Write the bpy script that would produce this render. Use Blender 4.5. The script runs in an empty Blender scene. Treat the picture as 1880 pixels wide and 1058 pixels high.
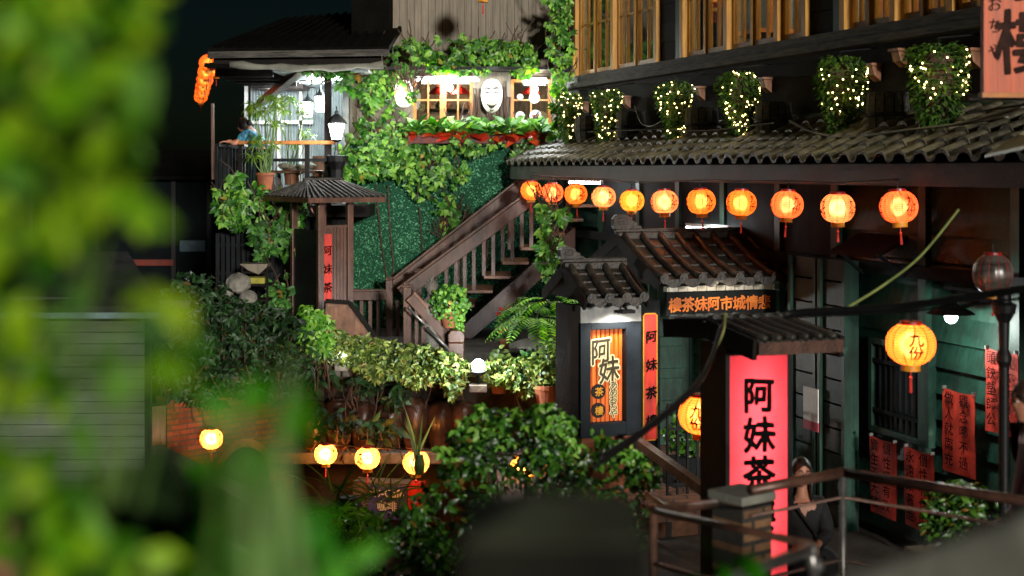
import bpy, math, random
import numpy as np
from mathutils import Vector, Matrix

# ------------------------------------------------------------------ camera, sky, sun, exposure
SC = bpy.context.scene
COL = SC.collection
ZC = 6.0                      # eye height above the lowest lane
FPX = 2600.0                  # focal length in photo pixels (1880 wide)
cam = bpy.data.cameras.new('camera')
cam.sensor_width = 36; cam.lens = 36 * FPX / 1880; cam.shift_y = -216 / 1880
cam.clip_start = .05; cam.clip_end = 500
cam.dof.use_dof = True; cam.dof.focus_distance = 17.0; cam.dof.aperture_fstop = 1.75
camo = bpy.data.objects.new('camera', cam); COL.objects.link(camo)
camo.location = (0, 0, ZC); camo.rotation_euler = (math.pi / 2, 0, 0)
SC.camera = camo

SUN_EL = math.radians(7.5)
SUN_AZ = math.atan2(.262, -.965)          # towards the flood of light behind the viewer's right shoulder
world = bpy.data.worlds.new('World'); SC.world = world; world.use_nodes = True
wn = world.node_tree
sky = wn.nodes.new('ShaderNodeTexSky'); sky.sky_type = 'NISHITA'; sky.sun_disc = False
sky.sun_elevation = SUN_EL; sky.sun_rotation = SUN_AZ
tint = wn.nodes.new('ShaderNodeMix'); tint.data_type = 'RGBA'; tint.blend_type = 'MULTIPLY'; tint.inputs[0].default_value = 1
tint.inputs[7].default_value = (.45, .8, 1, 1)          # night air
wn.links.new(sky.outputs[0], tint.inputs[6]); wn.links.new(tint.outputs[2], wn.nodes['Background'].inputs['Color'])
wn.nodes['Background'].inputs['Strength'].default_value = .0014
sun = bpy.data.lights.new('sun', 'SUN'); sun.energy = 3.7; sun.angle = math.radians(4); sun.color = (1, .95, .86)
suno = bpy.data.objects.new('sun', sun); COL.objects.link(suno)
tosun = Vector((math.sin(SUN_AZ) * math.cos(SUN_EL), math.cos(SUN_AZ) * math.cos(SUN_EL), math.sin(SUN_EL)))
suno.rotation_euler = (-tosun).to_track_quat('-Z', 'Y').to_euler(); suno.location = (6, -12, 14)
SC.view_settings.view_transform = 'Standard'; SC.view_settings.look = 'None'
SC.view_settings.exposure = 0; SC.view_settings.gamma = 1
SC.render.engine = 'CYCLES'
SC.cycles.use_denoising = True
try: SC.cycles.denoiser = 'OPENIMAGEDENOISE'
except Exception: pass
SC.cycles.max_bounces = 6; SC.cycles.diffuse_bounces = 3; SC.cycles.glossy_bounces = 3
SC.cycles.transmission_bounces = 4; SC.cycles.transparent_max_bounces = 12
SC.cycles.sample_clamp_indirect = 4
SC.cycles.caustics_reflective = False; SC.cycles.caustics_refractive = False

rnd = random.Random(7)
rng = np.random.default_rng(11)
PI = math.pi

# ------------------------------------------------------------------ frames of the place
def P(px, py, Y):
    return Vector(((px - 940) * Y / FPX, Y, ZC + (313 - py) * Y / FPX))
def frame(ax, loc):
    ax = Vector(ax).normalized(); ay = Vector((-ax.y, ax.x, 0))
    return Matrix(((ax.x, ay.x, 0, loc[0]), (ax.y, ay.y, 0, loc[1]), (0, 0, 1, loc[2]), (0, 0, 0, 1)))
FM = frame((.3236, -.9462), (0, 0, ZC))          # long wooden building: x runs towards the viewer, y into the house, z from eye level
GM = frame((.9462, .3236), (1.746, 16.1, ZC))    # gate: x to the right, y away
IM = Matrix.Identity(4)
def pl(M, px, py, yl):
    """point of the plane y = yl of a frame that lies on the line of sight (px, py), in that frame"""
    R = M.to_3x3().transposed()
    r = R @ Vector(((px - 940) / FPX, 1, (313 - py) / FPX))
    o = R @ (Vector((0, 0, ZC)) - M.to_translation())
    return o + r * ((yl - o.y) / r.y)
def plx(M, px, yl): return pl(M, px, 313, yl).x

# ------------------------------------------------------------------ mesh helpers
WM = {}
def thing(name, label, cat, loc=(0, 0, 0), rot=0, group=None, kind=None):
    o = bpy.data.objects.new(name, None); COL.objects.link(o)
    o.location = loc; o.rotation_euler = (0, 0, rot); o.empty_display_size = .1
    o['label'] = label; o['category'] = cat
    if group: o['group'] = group
    if kind: o['kind'] = kind
    WM[o] = Matrix.Translation(Vector(loc)) @ Matrix.Rotation(rot, 4, 'Z')
    return o
def tag(o, label, cat, group=None, kind=None):
    if label: o['label'] = label
    if cat: o['category'] = cat
    if group: o['group'] = group
    if kind: o['kind'] = kind
    return o
def link_mesh(name, V, F, mat, parent=None, smooth=False, bevel=0, local=False):
    """V in world space (or in the parent's space when local)"""
    V = np.asarray(V, dtype=np.float64).reshape(-1, 3)
    loc = None
    if parent is not None:
        m = WM[parent]
        if not local:
            inv = np.array(m.inverted()); V = V @ inv[:3, :3].T + inv[:3, 3]
        wm = m
    elif local: wm = IM
    else:
        loc = Vector(((V[:, 0].min() + V[:, 0].max()) / 2, (V[:, 1].min() + V[:, 1].max()) / 2, V[:, 2].min()))
        V = V - np.array(loc); wm = Matrix.Translation(loc)
    me = bpy.data.meshes.new(name)
    if isinstance(F, np.ndarray):
        n = F.shape[1]
        me.vertices.add(len(V)); me.vertices.foreach_set('co', V.ravel())
        me.loops.add(F.size); me.loops.foreach_set('vertex_index', F.ravel().astype(np.int32))
        me.polygons.add(len(F)); me.polygons.foreach_set('loop_start', np.arange(0, F.size, n, dtype=np.int32))
        me.update(calc_edges=True)
    else:
        me.from_pydata([tuple(v) for v in V], [], F)
    if smooth: me.polygons.foreach_set('use_smooth', [True] * len(me.polygons))
    me.materials.append(mat)
    o = bpy.data.objects.new(name, me); COL.objects.link(o)
    if parent is not None: o.parent = parent
    if loc is not None: o.location = loc
    WM[o] = wm
    if bevel:
        b = o.modifiers.new('bevel', 'BEVEL'); b.width = bevel; b.segments = 2; b.limit_method = 'ANGLE'
    return o

class MB:
    def __init__(s, M=None): s.v = []; s.f = []; s.M = M or IM; s.ch = []
    def add(s, V, F):
        k = len(s.v); s.ch.append((k, len(s.f))); s.v += [Vector(v) for v in V]; s.f += [tuple(i + k for i in f) for f in F]; return s
    def box(s, x0, x1, y0, y1, z0, z1):
        return s.add([(x0, y0, z0), (x1, y0, z0), (x1, y1, z0), (x0, y1, z0), (x0, y0, z1), (x1, y0, z1), (x1, y1, z1), (x0, y1, z1)],
                     [(3, 2, 1, 0), (4, 5, 6, 7), (0, 1, 5, 4), (1, 2, 6, 5), (2, 3, 7, 6), (3, 0, 4, 7)])
    def bar(s, a, b, w, h, up=(0, 0, 1)):
        a = Vector(a); b = Vector(b); d = (b - a).normalized(); up = Vector(up)
        sd = d.cross(up)
        if sd.length < 1e-4: sd = d.cross(Vector((0, 1, 0)))
        sd.normalize(); u = sd.cross(d); sd *= w / 2; u *= h / 2
        V = []
        for p in (a, b): V += [p - sd - u, p + sd - u, p + sd + u, p - sd + u]
        return s.add(V, [(3, 2, 1, 0), (4, 5, 6, 7), (0, 1, 5, 4), (1, 2, 6, 5), (2, 3, 7, 6), (3, 0, 4, 7)])
    def tube(s, pts, r, n=8):
        pts = [Vector(p) for p in pts]; V = []; F = []; N = len(pts)
        up = None
        for i, p in enumerate(pts):
            d = (pts[min(i + 1, N - 1)] - pts[max(i - 1, 0)]).normalized()
            if up is None:
                up = Vector((0, 0, 1)) if abs(d.z) < .9 else Vector((0, 1, 0))
            sd = d.cross(up).normalized(); up = sd.cross(d).normalized()
            rr = r[i] if isinstance(r, (list, tuple)) else r
            for k in range(n):
                t = 2 * PI * k / n
                V.append(p + sd * (math.cos(t) * rr) + up * (math.sin(t) * rr))
        for i in range(N - 1):
            for k in range(n):
                k2 = (k + 1) % n
                F.append((i * n + k, i * n + k2, (i + 1) * n + k2, (i + 1) * n + k))
        F.append(tuple(range(n - 1, -1, -1))); F.append(tuple((N - 1) * n + k for k in range(n)))
        return s.add(V, F)
    def lathe(s, prof, c=(0, 0, 0), n=16, lobes=0, lobe_d=0, cap=True):
        c = Vector(c); V = []; F = []; N = len(prof)
        for (r, z) in prof:
            for k in range(n):
                t = 2 * PI * k / n
                q = r * (1 - lobe_d * (1 - abs(math.sin(lobes * t / 2)))) if lobes else r
                V.append(c + Vector((q * math.cos(t), q * math.sin(t), z)))
        for i in range(N - 1):
            for k in range(n):
                k2 = (k + 1) % n
                F.append((i * n + k, i * n + k2, (i + 1) * n + k2, (i + 1) * n + k))
        if cap:
            F.append(tuple(range(n - 1, -1, -1))); F.append(tuple((N - 1) * n + k for k in range(n)))
        return s.add(V, F)
    def ball(s, c, rx, ry=None, rz=None, n=14, m=9):
        ry = ry or rx; rz = rz or rx
        c = Vector(c); V = []; F = []
        for i in range(m + 1):
            a = PI * i / m
            for k in range(n):
                t = 2 * PI * k / n
                V.append(c + Vector((rx * math.sin(a) * math.cos(t), ry * math.sin(a) * math.sin(t), -rz * math.cos(a))))
        for i in range(m):
            for k in range(n):
                k2 = (k + 1) % n
                F.append((i * n + k, i * n + k2, (i + 1) * n + k2, (i + 1) * n + k))
        return s.add(V, F)
    def prism(s, poly, ext):
        n = len(poly); ext = Vector(ext)
        V = [Vector(p) for p in poly] + [Vector(p) + ext for p in poly]
        F = [tuple(range(n - 1, -1, -1)), tuple(range(n, 2 * n))] + [(i, (i + 1) % n, (i + 1) % n + n, i + n) for i in range(n)]
        return s.add(V, F)
    def each(s, name, mat, parent=None, **kw):
        ends = s.ch[1:] + [(len(s.v), len(s.f))]
        for (a, fa), (b, fb) in zip(s.ch, ends):
            q = MB(s.M); q.v = s.v[a:b]; q.f = [tuple(i - a for i in f) for f in s.f[fa:fb]]; q.build(name, mat, parent, **kw)
    def build(s, name, mat, parent=None, smooth=False, bevel=0, local=False):
        V = [s.M @ v for v in s.v]
        return link_mesh(name, V, s.f, mat, parent, smooth, bevel, local)

def copy_tree(o, parent=None):
    c = o.copy(); COL.objects.link(c)
    if parent is not None: c.parent = parent
    for ch in list(o.children): copy_tree(ch, c)
    return c
def dup(root, loc, rot=0, scale=1, label=None, group=None, tilt=(0, 0)):
    c = copy_tree(root); c.location = loc; c.rotation_euler = (tilt[0], tilt[1], rot); c.scale = (scale,) * 3
    if label: c['label'] = label
    if group: c['group'] = group
    return c
def lamp(name, loc, power, color, radius, parent=None, kind='POINT', **kw):
    l = bpy.data.lights.new(name, kind); l.energy = power; l.color = color
    if kind == 'AREA':
        l.shape = 'RECTANGLE'; l.size = kw['size'][0]; l.size_y = kw['size'][1]
    else: l.shadow_soft_size = radius
    if kind == 'SPOT': l.spot_size = kw.get('spot', 1.2); l.spot_blend = .5
    o = bpy.data.objects.new(name, l); COL.objects.link(o)
    loc = Vector(loc)
    q = None
    if 'to' in kw: q = (Vector(kw['to']) - loc).to_track_quat('-Z', 'Y')
    if parent is not None:
        o.parent = parent; inv = WM[parent].inverted(); loc = inv @ loc
        if q: q = inv.to_quaternion() @ q
    o.location = loc
    if q: o.rotation_euler = q.to_euler()
    return o

# ------------------------------------------------------------------ writing
_txt = {}
def glyphs(body, size=1.0, bold=0.0):
    key = (body, bold)
    if key not in _txt:
        c = bpy.data.curves.new('writing', 'FONT'); c.body = body; c.size = 1; c.offset = bold
        c.align_x = 'CENTER'; c.align_y = 'CENTER'; c.resolution_u = 4
        o = bpy.data.objects.new('writing', c); COL.objects.link(o)
        dg = bpy.context.evaluated_depsgraph_get()
        me = bpy.data.meshes.new_from_object(o.evaluated_get(dg))
        V = np.array([v.co[:] for v in me.vertices]).reshape(-1, 3); F = [tuple(p.vertices) for p in me.polygons]
        bpy.data.objects.remove(o); bpy.data.curves.remove(c); bpy.data.meshes.remove(me)
        if len(V):
            ctr = (V.min(0) + V.max(0)) / 2; V = V - ctr
        _txt[key] = (V, F)
    V, F = _txt[key]
    return V * size, F
def brush(V, amt=.035, slant=.0):
    W = V.copy(); s = max(1e-6, np.abs(V).max())
    x = V[:, 0] / s; y = V[:, 1] / s
    W[:, 0] += s * amt * np.sin(3.1 * y + 2 * x) ; W[:, 1] += s * amt * 1.3 * np.sin(2.7 * x + .8) + s * slant * x
    return W
def write(mb, body, size, pos, ax=(1, 0, 0), ay=(0, 0, 1), bold=.0, depth=.004, squeeze=1, brushy=True, slant=0):
    """flat characters with a little thickness, in mb's frame, standing 1 mm proud of pos"""
    V, F = glyphs(body, size, 0)
    if not len(V): return
    if brushy: V = brush(V, slant=slant)
    ring = [(0, 0)] if bold <= 0 else [(bold * math.cos(2 * PI * k / (6 if bold < .05 else 14)), bold * math.sin(2 * PI * k / (6 if bold < .05 else 14))) for k in range(6 if bold < .05 else 14)] + ([(bold * .5, 0), (-bold * .5, 0), (0, 0)] if bold > .05 else [])
    ax = Vector(ax).normalized(); ay = Vector(ay).normalized(); an = ax.cross(ay)
    pos = Vector(pos)
    for i, (dx, dy) in enumerate(ring):
        mb.add([pos + ax * ((v[0] + dx * size) * squeeze) + ay * (v[1] + dy * size) + an * (depth + .0003 * i) for v in V], F)
def column(mb, chars, size, top, gap, ax=(1, 0, 0), bold=.02, squeeze=1, brushy=True, slant=0):
    top = Vector(top)
    for i, ch in enumerate(chars):
        if ch != ' ': write(mb, ch, size, top - Vector((0, 0, i * gap)), ax, bold=bold, squeeze=squeeze, brushy=brushy, slant=slant)

# ------------------------------------------------------------------ materials
def lin(h):
    if isinstance(h, (tuple, list)): return (*h[:3], 1)
    h = h.lstrip('#'); c = [int(h[i:i + 2], 16) / 255 for i in (0, 2, 4)]
    return tuple((x / 12.92 if x <= .04045 else ((x + .055) / 1.055) ** 2.4) for x in c) + (1,)
def nt(name):
    m = bpy.data.materials.new(name); m.use_nodes = True
    return m, m.node_tree, m.node_tree.nodes['Principled BSDF']
def N(t, typ, **kw):
    n = t.nodes.new(typ)
    for k, v in kw.items():
        if k in n.inputs.keys(): n.inputs[k].default_value = v
        else: setattr(n, k, v)
    return n
def mat(name, c1, c2=None, rough=.6, scale=6, bump=.0, bscale=40, metal=0, stretch=(1, 1, 1), spec=.5, coat=0, contrast=(.35, .65), wear=None, wamt=.6, wscale=3.0):
    m, t, b = nt(name)
    L = t.links.new
    tc = N(t, 'ShaderNodeTexCoord'); mp = N(t, 'ShaderNodeMapping'); mp.inputs['Scale'].default_value = stretch
    L(tc.outputs['Object'], mp.inputs[0])
    c1 = lin(c1); c2 = lin(c2) if c2 else tuple(x * .7 for x in c1[:3]) + (1,)
    ns = N(t, 'ShaderNodeTexNoise', Scale=scale, Detail=6.0, Roughness=.62); L(mp.outputs[0], ns.inputs['Vector'])
    rp = N(t, 'ShaderNodeValToRGB'); rp.color_ramp.elements[0].position = contrast[0]; rp.color_ramp.elements[1].position = contrast[1]
    rp.color_ramp.elements[0].color = c2; rp.color_ramp.elements[1].color = c1
    L(ns.outputs['Fac'], rp.inputs[0]); base = rp.outputs[0]
    if wear:
        n3 = N(t, 'ShaderNodeTexNoise', Scale=wscale, Detail=9.0, Roughness=.72); L(tc.outputs['Object'], n3.inputs['Vector'])
        r3 = N(t, 'ShaderNodeValToRGB'); r3.color_ramp.elements[0].position = wamt; r3.color_ramp.elements[1].position = min(1, wamt + .09)
        L(n3.outputs['Fac'], r3.inputs[0]); mw = N(t, 'ShaderNodeMix', data_type='RGBA'); mw.inputs[7].default_value = lin(wear)
        mf = N(t, 'ShaderNodeMath', operation='MULTIPLY'); mf.inputs[1].default_value = .75; L(r3.outputs[0], mf.inputs[0]); L(mf.outputs[0], mw.inputs[0]); L(base, mw.inputs[6]); base = mw.outputs[2]
        # dark grime streaks, longer than wide
        n4 = N(t, 'ShaderNodeTexNoise', Scale=7.0, Detail=5.0); m4 = N(t, 'ShaderNodeMapping'); m4.inputs['Scale'].default_value = (2.2, 2.2, .35); L(tc.outputs['Object'], m4.inputs[0]); L(m4.outputs[0], n4.inputs['Vector'])
        r4 = N(t, 'ShaderNodeValToRGB'); r4.color_ramp.elements[0].position = .36; r4.color_ramp.elements[1].position = .58; r4.color_ramp.elements[0].color = (.45, .43, .4, 1); L(n4.outputs['Fac'], r4.inputs[0])
        mg = N(t, 'ShaderNodeMix', data_type='RGBA', blend_type='MULTIPLY'); mg.inputs[0].default_value = .8; L(base, mg.inputs[6]); L(r4.outputs[0], mg.inputs[7]); base = mg.outputs[2]
    L(base, b.inputs['Base Color'])
    b.inputs['Roughness'].default_value = rough; b.inputs['Metallic'].default_value = metal
    b.inputs['Specular IOR Level'].default_value = spec; b.inputs['Coat Weight'].default_value = coat
    mr = N(t, 'ShaderNodeMapRange'); mr.inputs['To Min'].default_value = max(0.05, rough - .12); mr.inputs['To Max'].default_value = min(1, rough + .15)
    L(ns.outputs['Fac'], mr.inputs['Value']); L(mr.outputs[0], b.inputs['Roughness'])
    if bump:
        n2 = N(t, 'ShaderNodeTexNoise', Scale=bscale, Detail=4.0); L(mp.outputs[0], n2.inputs['Vector'])
        bp = N(t, 'ShaderNodeBump', Strength=bump, Distance=.02); L(n2.outputs['Fac'], bp.inputs['Height']); L(bp.outputs[0], b.inputs['Normal'])
    return m
def emit(name, c, s):
    m, t, b = nt(name)
    b.inputs['Base Color'].default_value = lin(c); b.inputs['Emission Color'].default_value = lin(c); b.inputs['Emission Strength'].default_value = s
    return m
def leafmat(name, dark, mid, light, trans=.35, rough=.38, spec=.5, brown=None):
    m, t, b = nt(name); L = t.links.new
    g = N(t, 'ShaderNodeNewGeometry')
    rp = N(t, 'ShaderNodeValToRGB'); e = rp.color_ramp.elements
    e[0].color = lin(dark); e[1].color = lin(light); e[0].position = .0; x = e.new(.5); x.color = lin(mid)
    if brown:
        x = e.new(.972); x.color = lin(light); x = e.new(.986); x.color = lin(brown); e[len(e) - 1].color = lin(brown)
    L(g.outputs['Random Per Island'], rp.inputs[0]); L(rp.outputs[0], b.inputs['Base Color'])
    b.inputs['Roughness'].default_value = rough; b.inputs['Specular IOR Level'].default_value = spec
    tr = N(t, 'ShaderNodeBsdfTranslucent'); mixc = N(t, 'ShaderNodeHueSaturation', Saturation=1.15, Value=1.1); L(rp.outputs[0], mixc.inputs['Color']); L(mixc.outputs[0], tr.inputs[0])
    mx = N(t, 'ShaderNodeMixShader'); mx.inputs[0].default_value = trans
    L(b.outputs[0], mx.inputs[1]); L(tr.outputs[0], mx.inputs[2])
    L(mx.outputs[0], t.nodes['Material Output'].inputs[0])
    return m
def glass(name, tint=(.9, .95, .95), refl=.12, rough=.03):
    m, t, b = nt(name); L = t.links.new
    tr = N(t, 'ShaderNodeBsdfTransparent'); tr.inputs[0].default_value = (*tint, 1)
    gl = N(t, 'ShaderNodeBsdfGlossy'); gl.inputs['Roughness'].default_value = rough
    lw = N(t, 'ShaderNodeLayerWeight', Blend=.25)
    mr = N(t, 'ShaderNodeMapRange'); mr.inputs['To Min'].default_value = refl * .4; mr.inputs['To Max'].default_value = min(1, refl * 5)
    L(lw.outputs['Fresnel'], mr.inputs['Value'])
    mx = N(t, 'ShaderNodeMixShader'); L(mr.outputs[0], mx.inputs[0]); L(tr.outputs[0], mx.inputs[1]); L(gl.outputs[0], mx.inputs[2])
    L(mx.outputs[0], t.nodes['Material Output'].inputs[0])
    return m
def paper(name, c, trans=.14, wires=True, dark=.6, soft=.08):
    """lantern skin: lets light through by scattering, a little straight through; wire rings show as fine lines"""
    m, t, b = nt(name); L = t.links.new
    tl = N(t, 'ShaderNodeBsdfTranslucent'); df = N(t, 'ShaderNodeBsdfDiffuse'); tp = N(t, 'ShaderNodeBsdfTransparent')
    c = lin(c); tp.inputs[0].default_value = (min(1, c[0] * 1.1), min(1, c[1] * 1.3 + .1), min(1, c[2] + .12), 1)
    tc = N(t, 'ShaderNodeTexCoord'); ns = N(t, 'ShaderNodeTexNoise', Scale=9.0, Detail=3.0); L(tc.outputs['Object'], ns.inputs['Vector'])
    hs = N(t, 'ShaderNodeMix', data_type='RGBA'); hs.inputs[6].default_value = c; hs.inputs[7].default_value = tuple(x * .72 for x in c[:3]) + (1,)
    L(ns.outputs['Fac'], hs.inputs[0])
    colr = hs.outputs[2]
    if wires:
        wv = N(t, 'ShaderNodeTexWave', Scale=18.0, bands_direction='Z'); L(tc.outputs['Object'], wv.inputs['Vector'])
        rp = N(t, 'ShaderNodeValToRGB'); rp.color_ramp.elements[0].position = .0; rp.color_ramp.elements[1].position = .28
        rp.color_ramp.elements[0].color = (dark * .6, dark * .5, dark * .5, 1); rp.color_ramp.elements[1].color = (1, 1, 1, 1)
        L(wv.outputs['Fac'], rp.inputs[0])
        mu = N(t, 'ShaderNodeMix', data_type='RGBA', blend_type='MULTIPLY'); mu.inputs[0].default_value = 1
        L(colr, mu.inputs[6]); L(rp.outputs[0], mu.inputs[7]); colr = mu.outputs[2]
    L(colr, tl.inputs[0]); L(colr, df.inputs[0])
    m1 = N(t, 'ShaderNodeMixShader'); m1.inputs[0].default_value = .25; L(tl.outputs[0], m1.inputs[1]); L(df.outputs[0], m1.inputs[2])
    if soft:
        rf = N(t, 'ShaderNodeBsdfRefraction', IOR=1.35, Roughness=.5); rf.inputs[0].default_value = (min(1, c[0]), min(1, c[1] * 1.6 + .1), min(1, c[2] * 1.5 + .1), 1)
        m3 = N(t, 'ShaderNodeMixShader'); m3.inputs[0].default_value = soft; L(m1.outputs[0], m3.inputs[1]); L(rf.outputs[0], m3.inputs[2]); m1 = m3
    m2 = N(t, 'ShaderNodeMixShader'); m2.inputs[0].default_value = trans; L(m1.outputs[0], m2.inputs[1]); L(tp.outputs[0], m2.inputs[2])
    L(m2.outputs[0], t.nodes['Material Output'].inputs[0])
    return m
def brickmat(name, c1, c2, mortar, scale, rot=(0, 0, 0), rough=.85, w=.5, h=.25, ms=.02):
    m, t, b = nt(name); L = t.links.new
    tc = N(t, 'ShaderNodeTexCoord'); mp = N(t, 'ShaderNodeMapping'); mp.inputs['Rotation'].default_value = rot
    L(tc.outputs['Object'], mp.inputs[0])
    br = N(t, 'ShaderNodeTexBrick', Scale=scale); br.inputs['Color1'].default_value = lin(c1); br.inputs['Color2'].default_value = lin(c2)
    br.inputs['Mortar'].default_value = lin(mortar); br.inputs['Mortar Size'].default_value = ms; br.inputs['Brick Width'].default_value = w; br.inputs['Row Height'].default_value = h
    ns = N(t, 'ShaderNodeTexNoise', Scale=14.0, Detail=5.0); L(tc.outputs['Object'], ns.inputs['Vector'])
    mu = N(t, 'ShaderNodeMix', data_type='RGBA', blend_type='MULTIPLY'); mu.inputs[0].default_value = .7
    rp = N(t, 'ShaderNodeValToRGB'); rp.color_ramp.elements[0].position = .3; rp.color_ramp.elements[1].position = .7; rp.color_ramp.elements[0].color = (.4, .38, .36, 1)
    L(ns.outputs['Fac'], rp.inputs[0]); L(br.outputs['Color'], mu.inputs[6]); L(rp.outputs[0], mu.inputs[7])
    L(mp.outputs[0], br.inputs['Vector']); L(mu.outputs[2], b.inputs['Base Color'])
    bp = N(t, 'ShaderNodeBump', Strength=.6, Distance=.01, invert=True); L(br.outputs['Fac'], bp.inputs['Height']); L(bp.outputs[0], b.inputs['Normal'])
    b.inputs['Roughness'].default_value = rough
    return m

MT = {}
MT['brown'] = mat('brown_paint', '#5b3a2b', '#432a20', .36, 3, .2, 60, wear='#8a6a52', wamt=.6, wscale=4.0)
MT['tread'] = mat('tread_wood', '#83563a', '#5a3826', .4, 4, .15, 50, wear='#a98662', wamt=.55)
MT['darkwood'] = mat('dark_wood', '#1c1714', '#0c0a08', .8, 5, .3, 30, spec=.15)
MT['greywood'] = mat('weathered_wood', '#524e48', '#1e1c19', .85, 4, .5, 26, stretch=(1, 8, 8))
MT['green'] = mat('green_paint', '#1b4033', '#0e271f', .5, 2.5, .12, 40, spec=.35, wear='#3d5c4c', wamt=.62)
MT['slate'] = mat('slate_paint', '#181d1f', '#0d1011', .75, 3, .15, 40, wear='#4a4c48', wamt=.66, spec=.15)
MT['yellow'] = mat('ochre_window_wood', '#b0801f', '#8a5a17', .5, 5, .15, 40, stretch=(6, 6, .6))
MT['orangewood'] = mat('orange_window_wood', '#b8732e', '#8a4f1d', .5, 5, .1, 40)
MT['tile'] = mat('roof_tile', '#625e50', '#2c2a23', .45, 5, .4, 30, wear='#3c4426', wamt=.56, wscale=4.0)
MT['gtile'] = mat('gate_tile', '#3b362f', '#1b1815', .5, 6, .5, 34, wear='#5c584c', wamt=.6, wscale=6.0)
MT['black'] = mat('black_metal', '#0e0f10', '#070708', .55, 6, .1, spec=.25)
MT['steel'] = mat('brushed_pipe', '#9a9894', '#6d6a66', .35, 6, .05, 60, metal=.8)
MT['brownpipe'] = mat('rusty_pipe', '#6a4a3c', '#3d2a22', .4, 7, .12, 40, metal=.3)
MT['red'] = mat('red_paint', '#c41a10', '#a8130c', .45, 3, .05)
MT['banner'] = mat('red_banner_cloth', '#c4331d', '#9c2412', .7, 6, .25, 9, wear='#c03a22', wamt=.6)
MT['couplet'] = mat('red_couplet', '#d02a16', '#b02210', .55, 3, .05, wear='#cf5a3c', wamt=.62)
MT['ink'] = mat('black_ink', '#0b0908', '#050404', .85, spec=.08)
MT['gold'] = mat('gold_trim', '#d89a2c', '#b87a1c', .35, 5, .05, metal=.4)
MT['white'] = mat('white_paint', '#cfcdc8', '#b4b1aa', .5, 4, .05)
MT['terracotta'] = mat('terracotta', '#9a5a36', '#74402a', .75, 7, .2)
MT['stone'] = mat('grey_stone', '#77736b', '#4d4943', .85, 5, .5, 18)
MT['earth'] = mat('mossy_earth_wall', '#4d4033', '#221d16', .95, 3, .8, 9)
MT['concrete'] = mat('concrete', '#77776c', '#56564d', .85, 3, .3, 30)
MT['stem'] = mat('stem', '#4a3526', '#2e2118', .8, 8, .3)
MT['greenstem'] = mat('green_stem', '#54722c', '#39531d', .6, 8)
MT['skin'] = mat('skin', '#b57e63', '#a06a52', .5, 8, .05)
MT['hair'] = mat('black_hair', '#17120f', '#0b0908', .4, 30, .4, 80, stretch=(1, 1, .2))
MT['blackcloth'] = mat('black_cloth', '#15161a', '#0b0c0f', .8, 10, .3, 30)
MT['glass'] = glass('window_glass')
MT['bulb'] = emit('bulb', (1, .72, .36), 12)
MT['tubeglow'] = emit('fluorescent', (.93, 1, 1), 22)
MT['whiteglow'] = emit('lamp_glow', (1, .97, .9), 9)

# ------------------------------------------------------------------ foliage
def nrm(A): return A / np.maximum(1e-9, np.linalg.norm(A, axis=1, keepdims=True))
def leafset(Pt, D, Nn, Ls, Wr, fold=.22, droop=.25, shape='ovate'):
    """each leaf: midrib of 3 points + 2 side points per half -> a folded, drooping blade"""
    n = len(Pt); D = nrm(D); S = nrm(np.cross(D, Nn)); Nn = np.cross(S, D)
    Ls = np.asarray(Ls).reshape(-1, 1) * np.ones((n, 1)); W = Ls * Wr
    a, c = (.34, .7) if shape == 'ovate' else (.3, .72)
    wa, wc = (.5, .36) if shape == 'ovate' else (.42, .4)
    base = Pt; mid = Pt + D * Ls * .5; tip = Pt + D * Ls - Nn * Ls * droop
    def side(sg, f, w, dr): return Pt + D * Ls * f + S * W * w * sg + Nn * (W * fold * w * 2) - Nn * Ls * droop * dr
    V = np.stack([base, mid, tip, side(-1, a, wa, .05), side(-1, c, wc, .4), side(1, a, wa, .05), side(1, c, wc, .4)], 1).reshape(-1, 3)
    f = np.array([(0, 1, 3), (3, 1, 4), (4, 1, 2), (0, 5, 1), (5, 6, 1), (6, 2, 1)])
    F = (np.arange(n)[:, None, None] * 7 + f[None]).reshape(-1, 3)
    return V, F
def polypts(poly, n, Y0, Y1, dens=None):
    """n points inside an outline given in view angles, spread through the real depth Y0..Y1"""
    poly = np.array(poly, float); x0, y0 = poly.min(0); x1, y1 = poly.max(0); out = []
    px, py = poly[:, 0], poly[:, 1]
    while len(out) < n:
        q = rng.uniform((x0, y0), (x1, y1), (n * 2, 2))
        j = np.roll(np.arange(len(poly)), 1); ins = np.zeros(len(q), bool)
        for i in range(len(poly)):
            k = j[i]
            cond = ((py[i] > q[:, 1]) != (py[k] > q[:, 1])) & (q[:, 0] < (px[k] - px[i]) * (q[:, 1] - py[i]) / (py[k] - py[i] + 1e-9) + px[i])
            ins ^= cond
        q = q[ins]
        if dens is not None: q = q[rng.random(len(q)) < dens(q)]
        out += list(q)
    q = np.array(out[:n]); Y = rng.uniform(Y0, Y1, n)
    return np.stack([(q[:, 0] - 940) * Y / FPX, Y, ZC + (313 - q[:, 1]) * Y / FPX], 1)
def clumpy(freq=.02, lo=.15, seed=0):
    r = np.random.default_rng(seed); k = r.normal(0, freq, (7, 2)); ph = r.uniform(0, 6.3, 7)
    def d(q):
        s = sum(np.sin(q @ k[i] + ph[i]) for i in range(7))
        return np.clip(.5 + s * .35, lo, 1)
    return d
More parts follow.
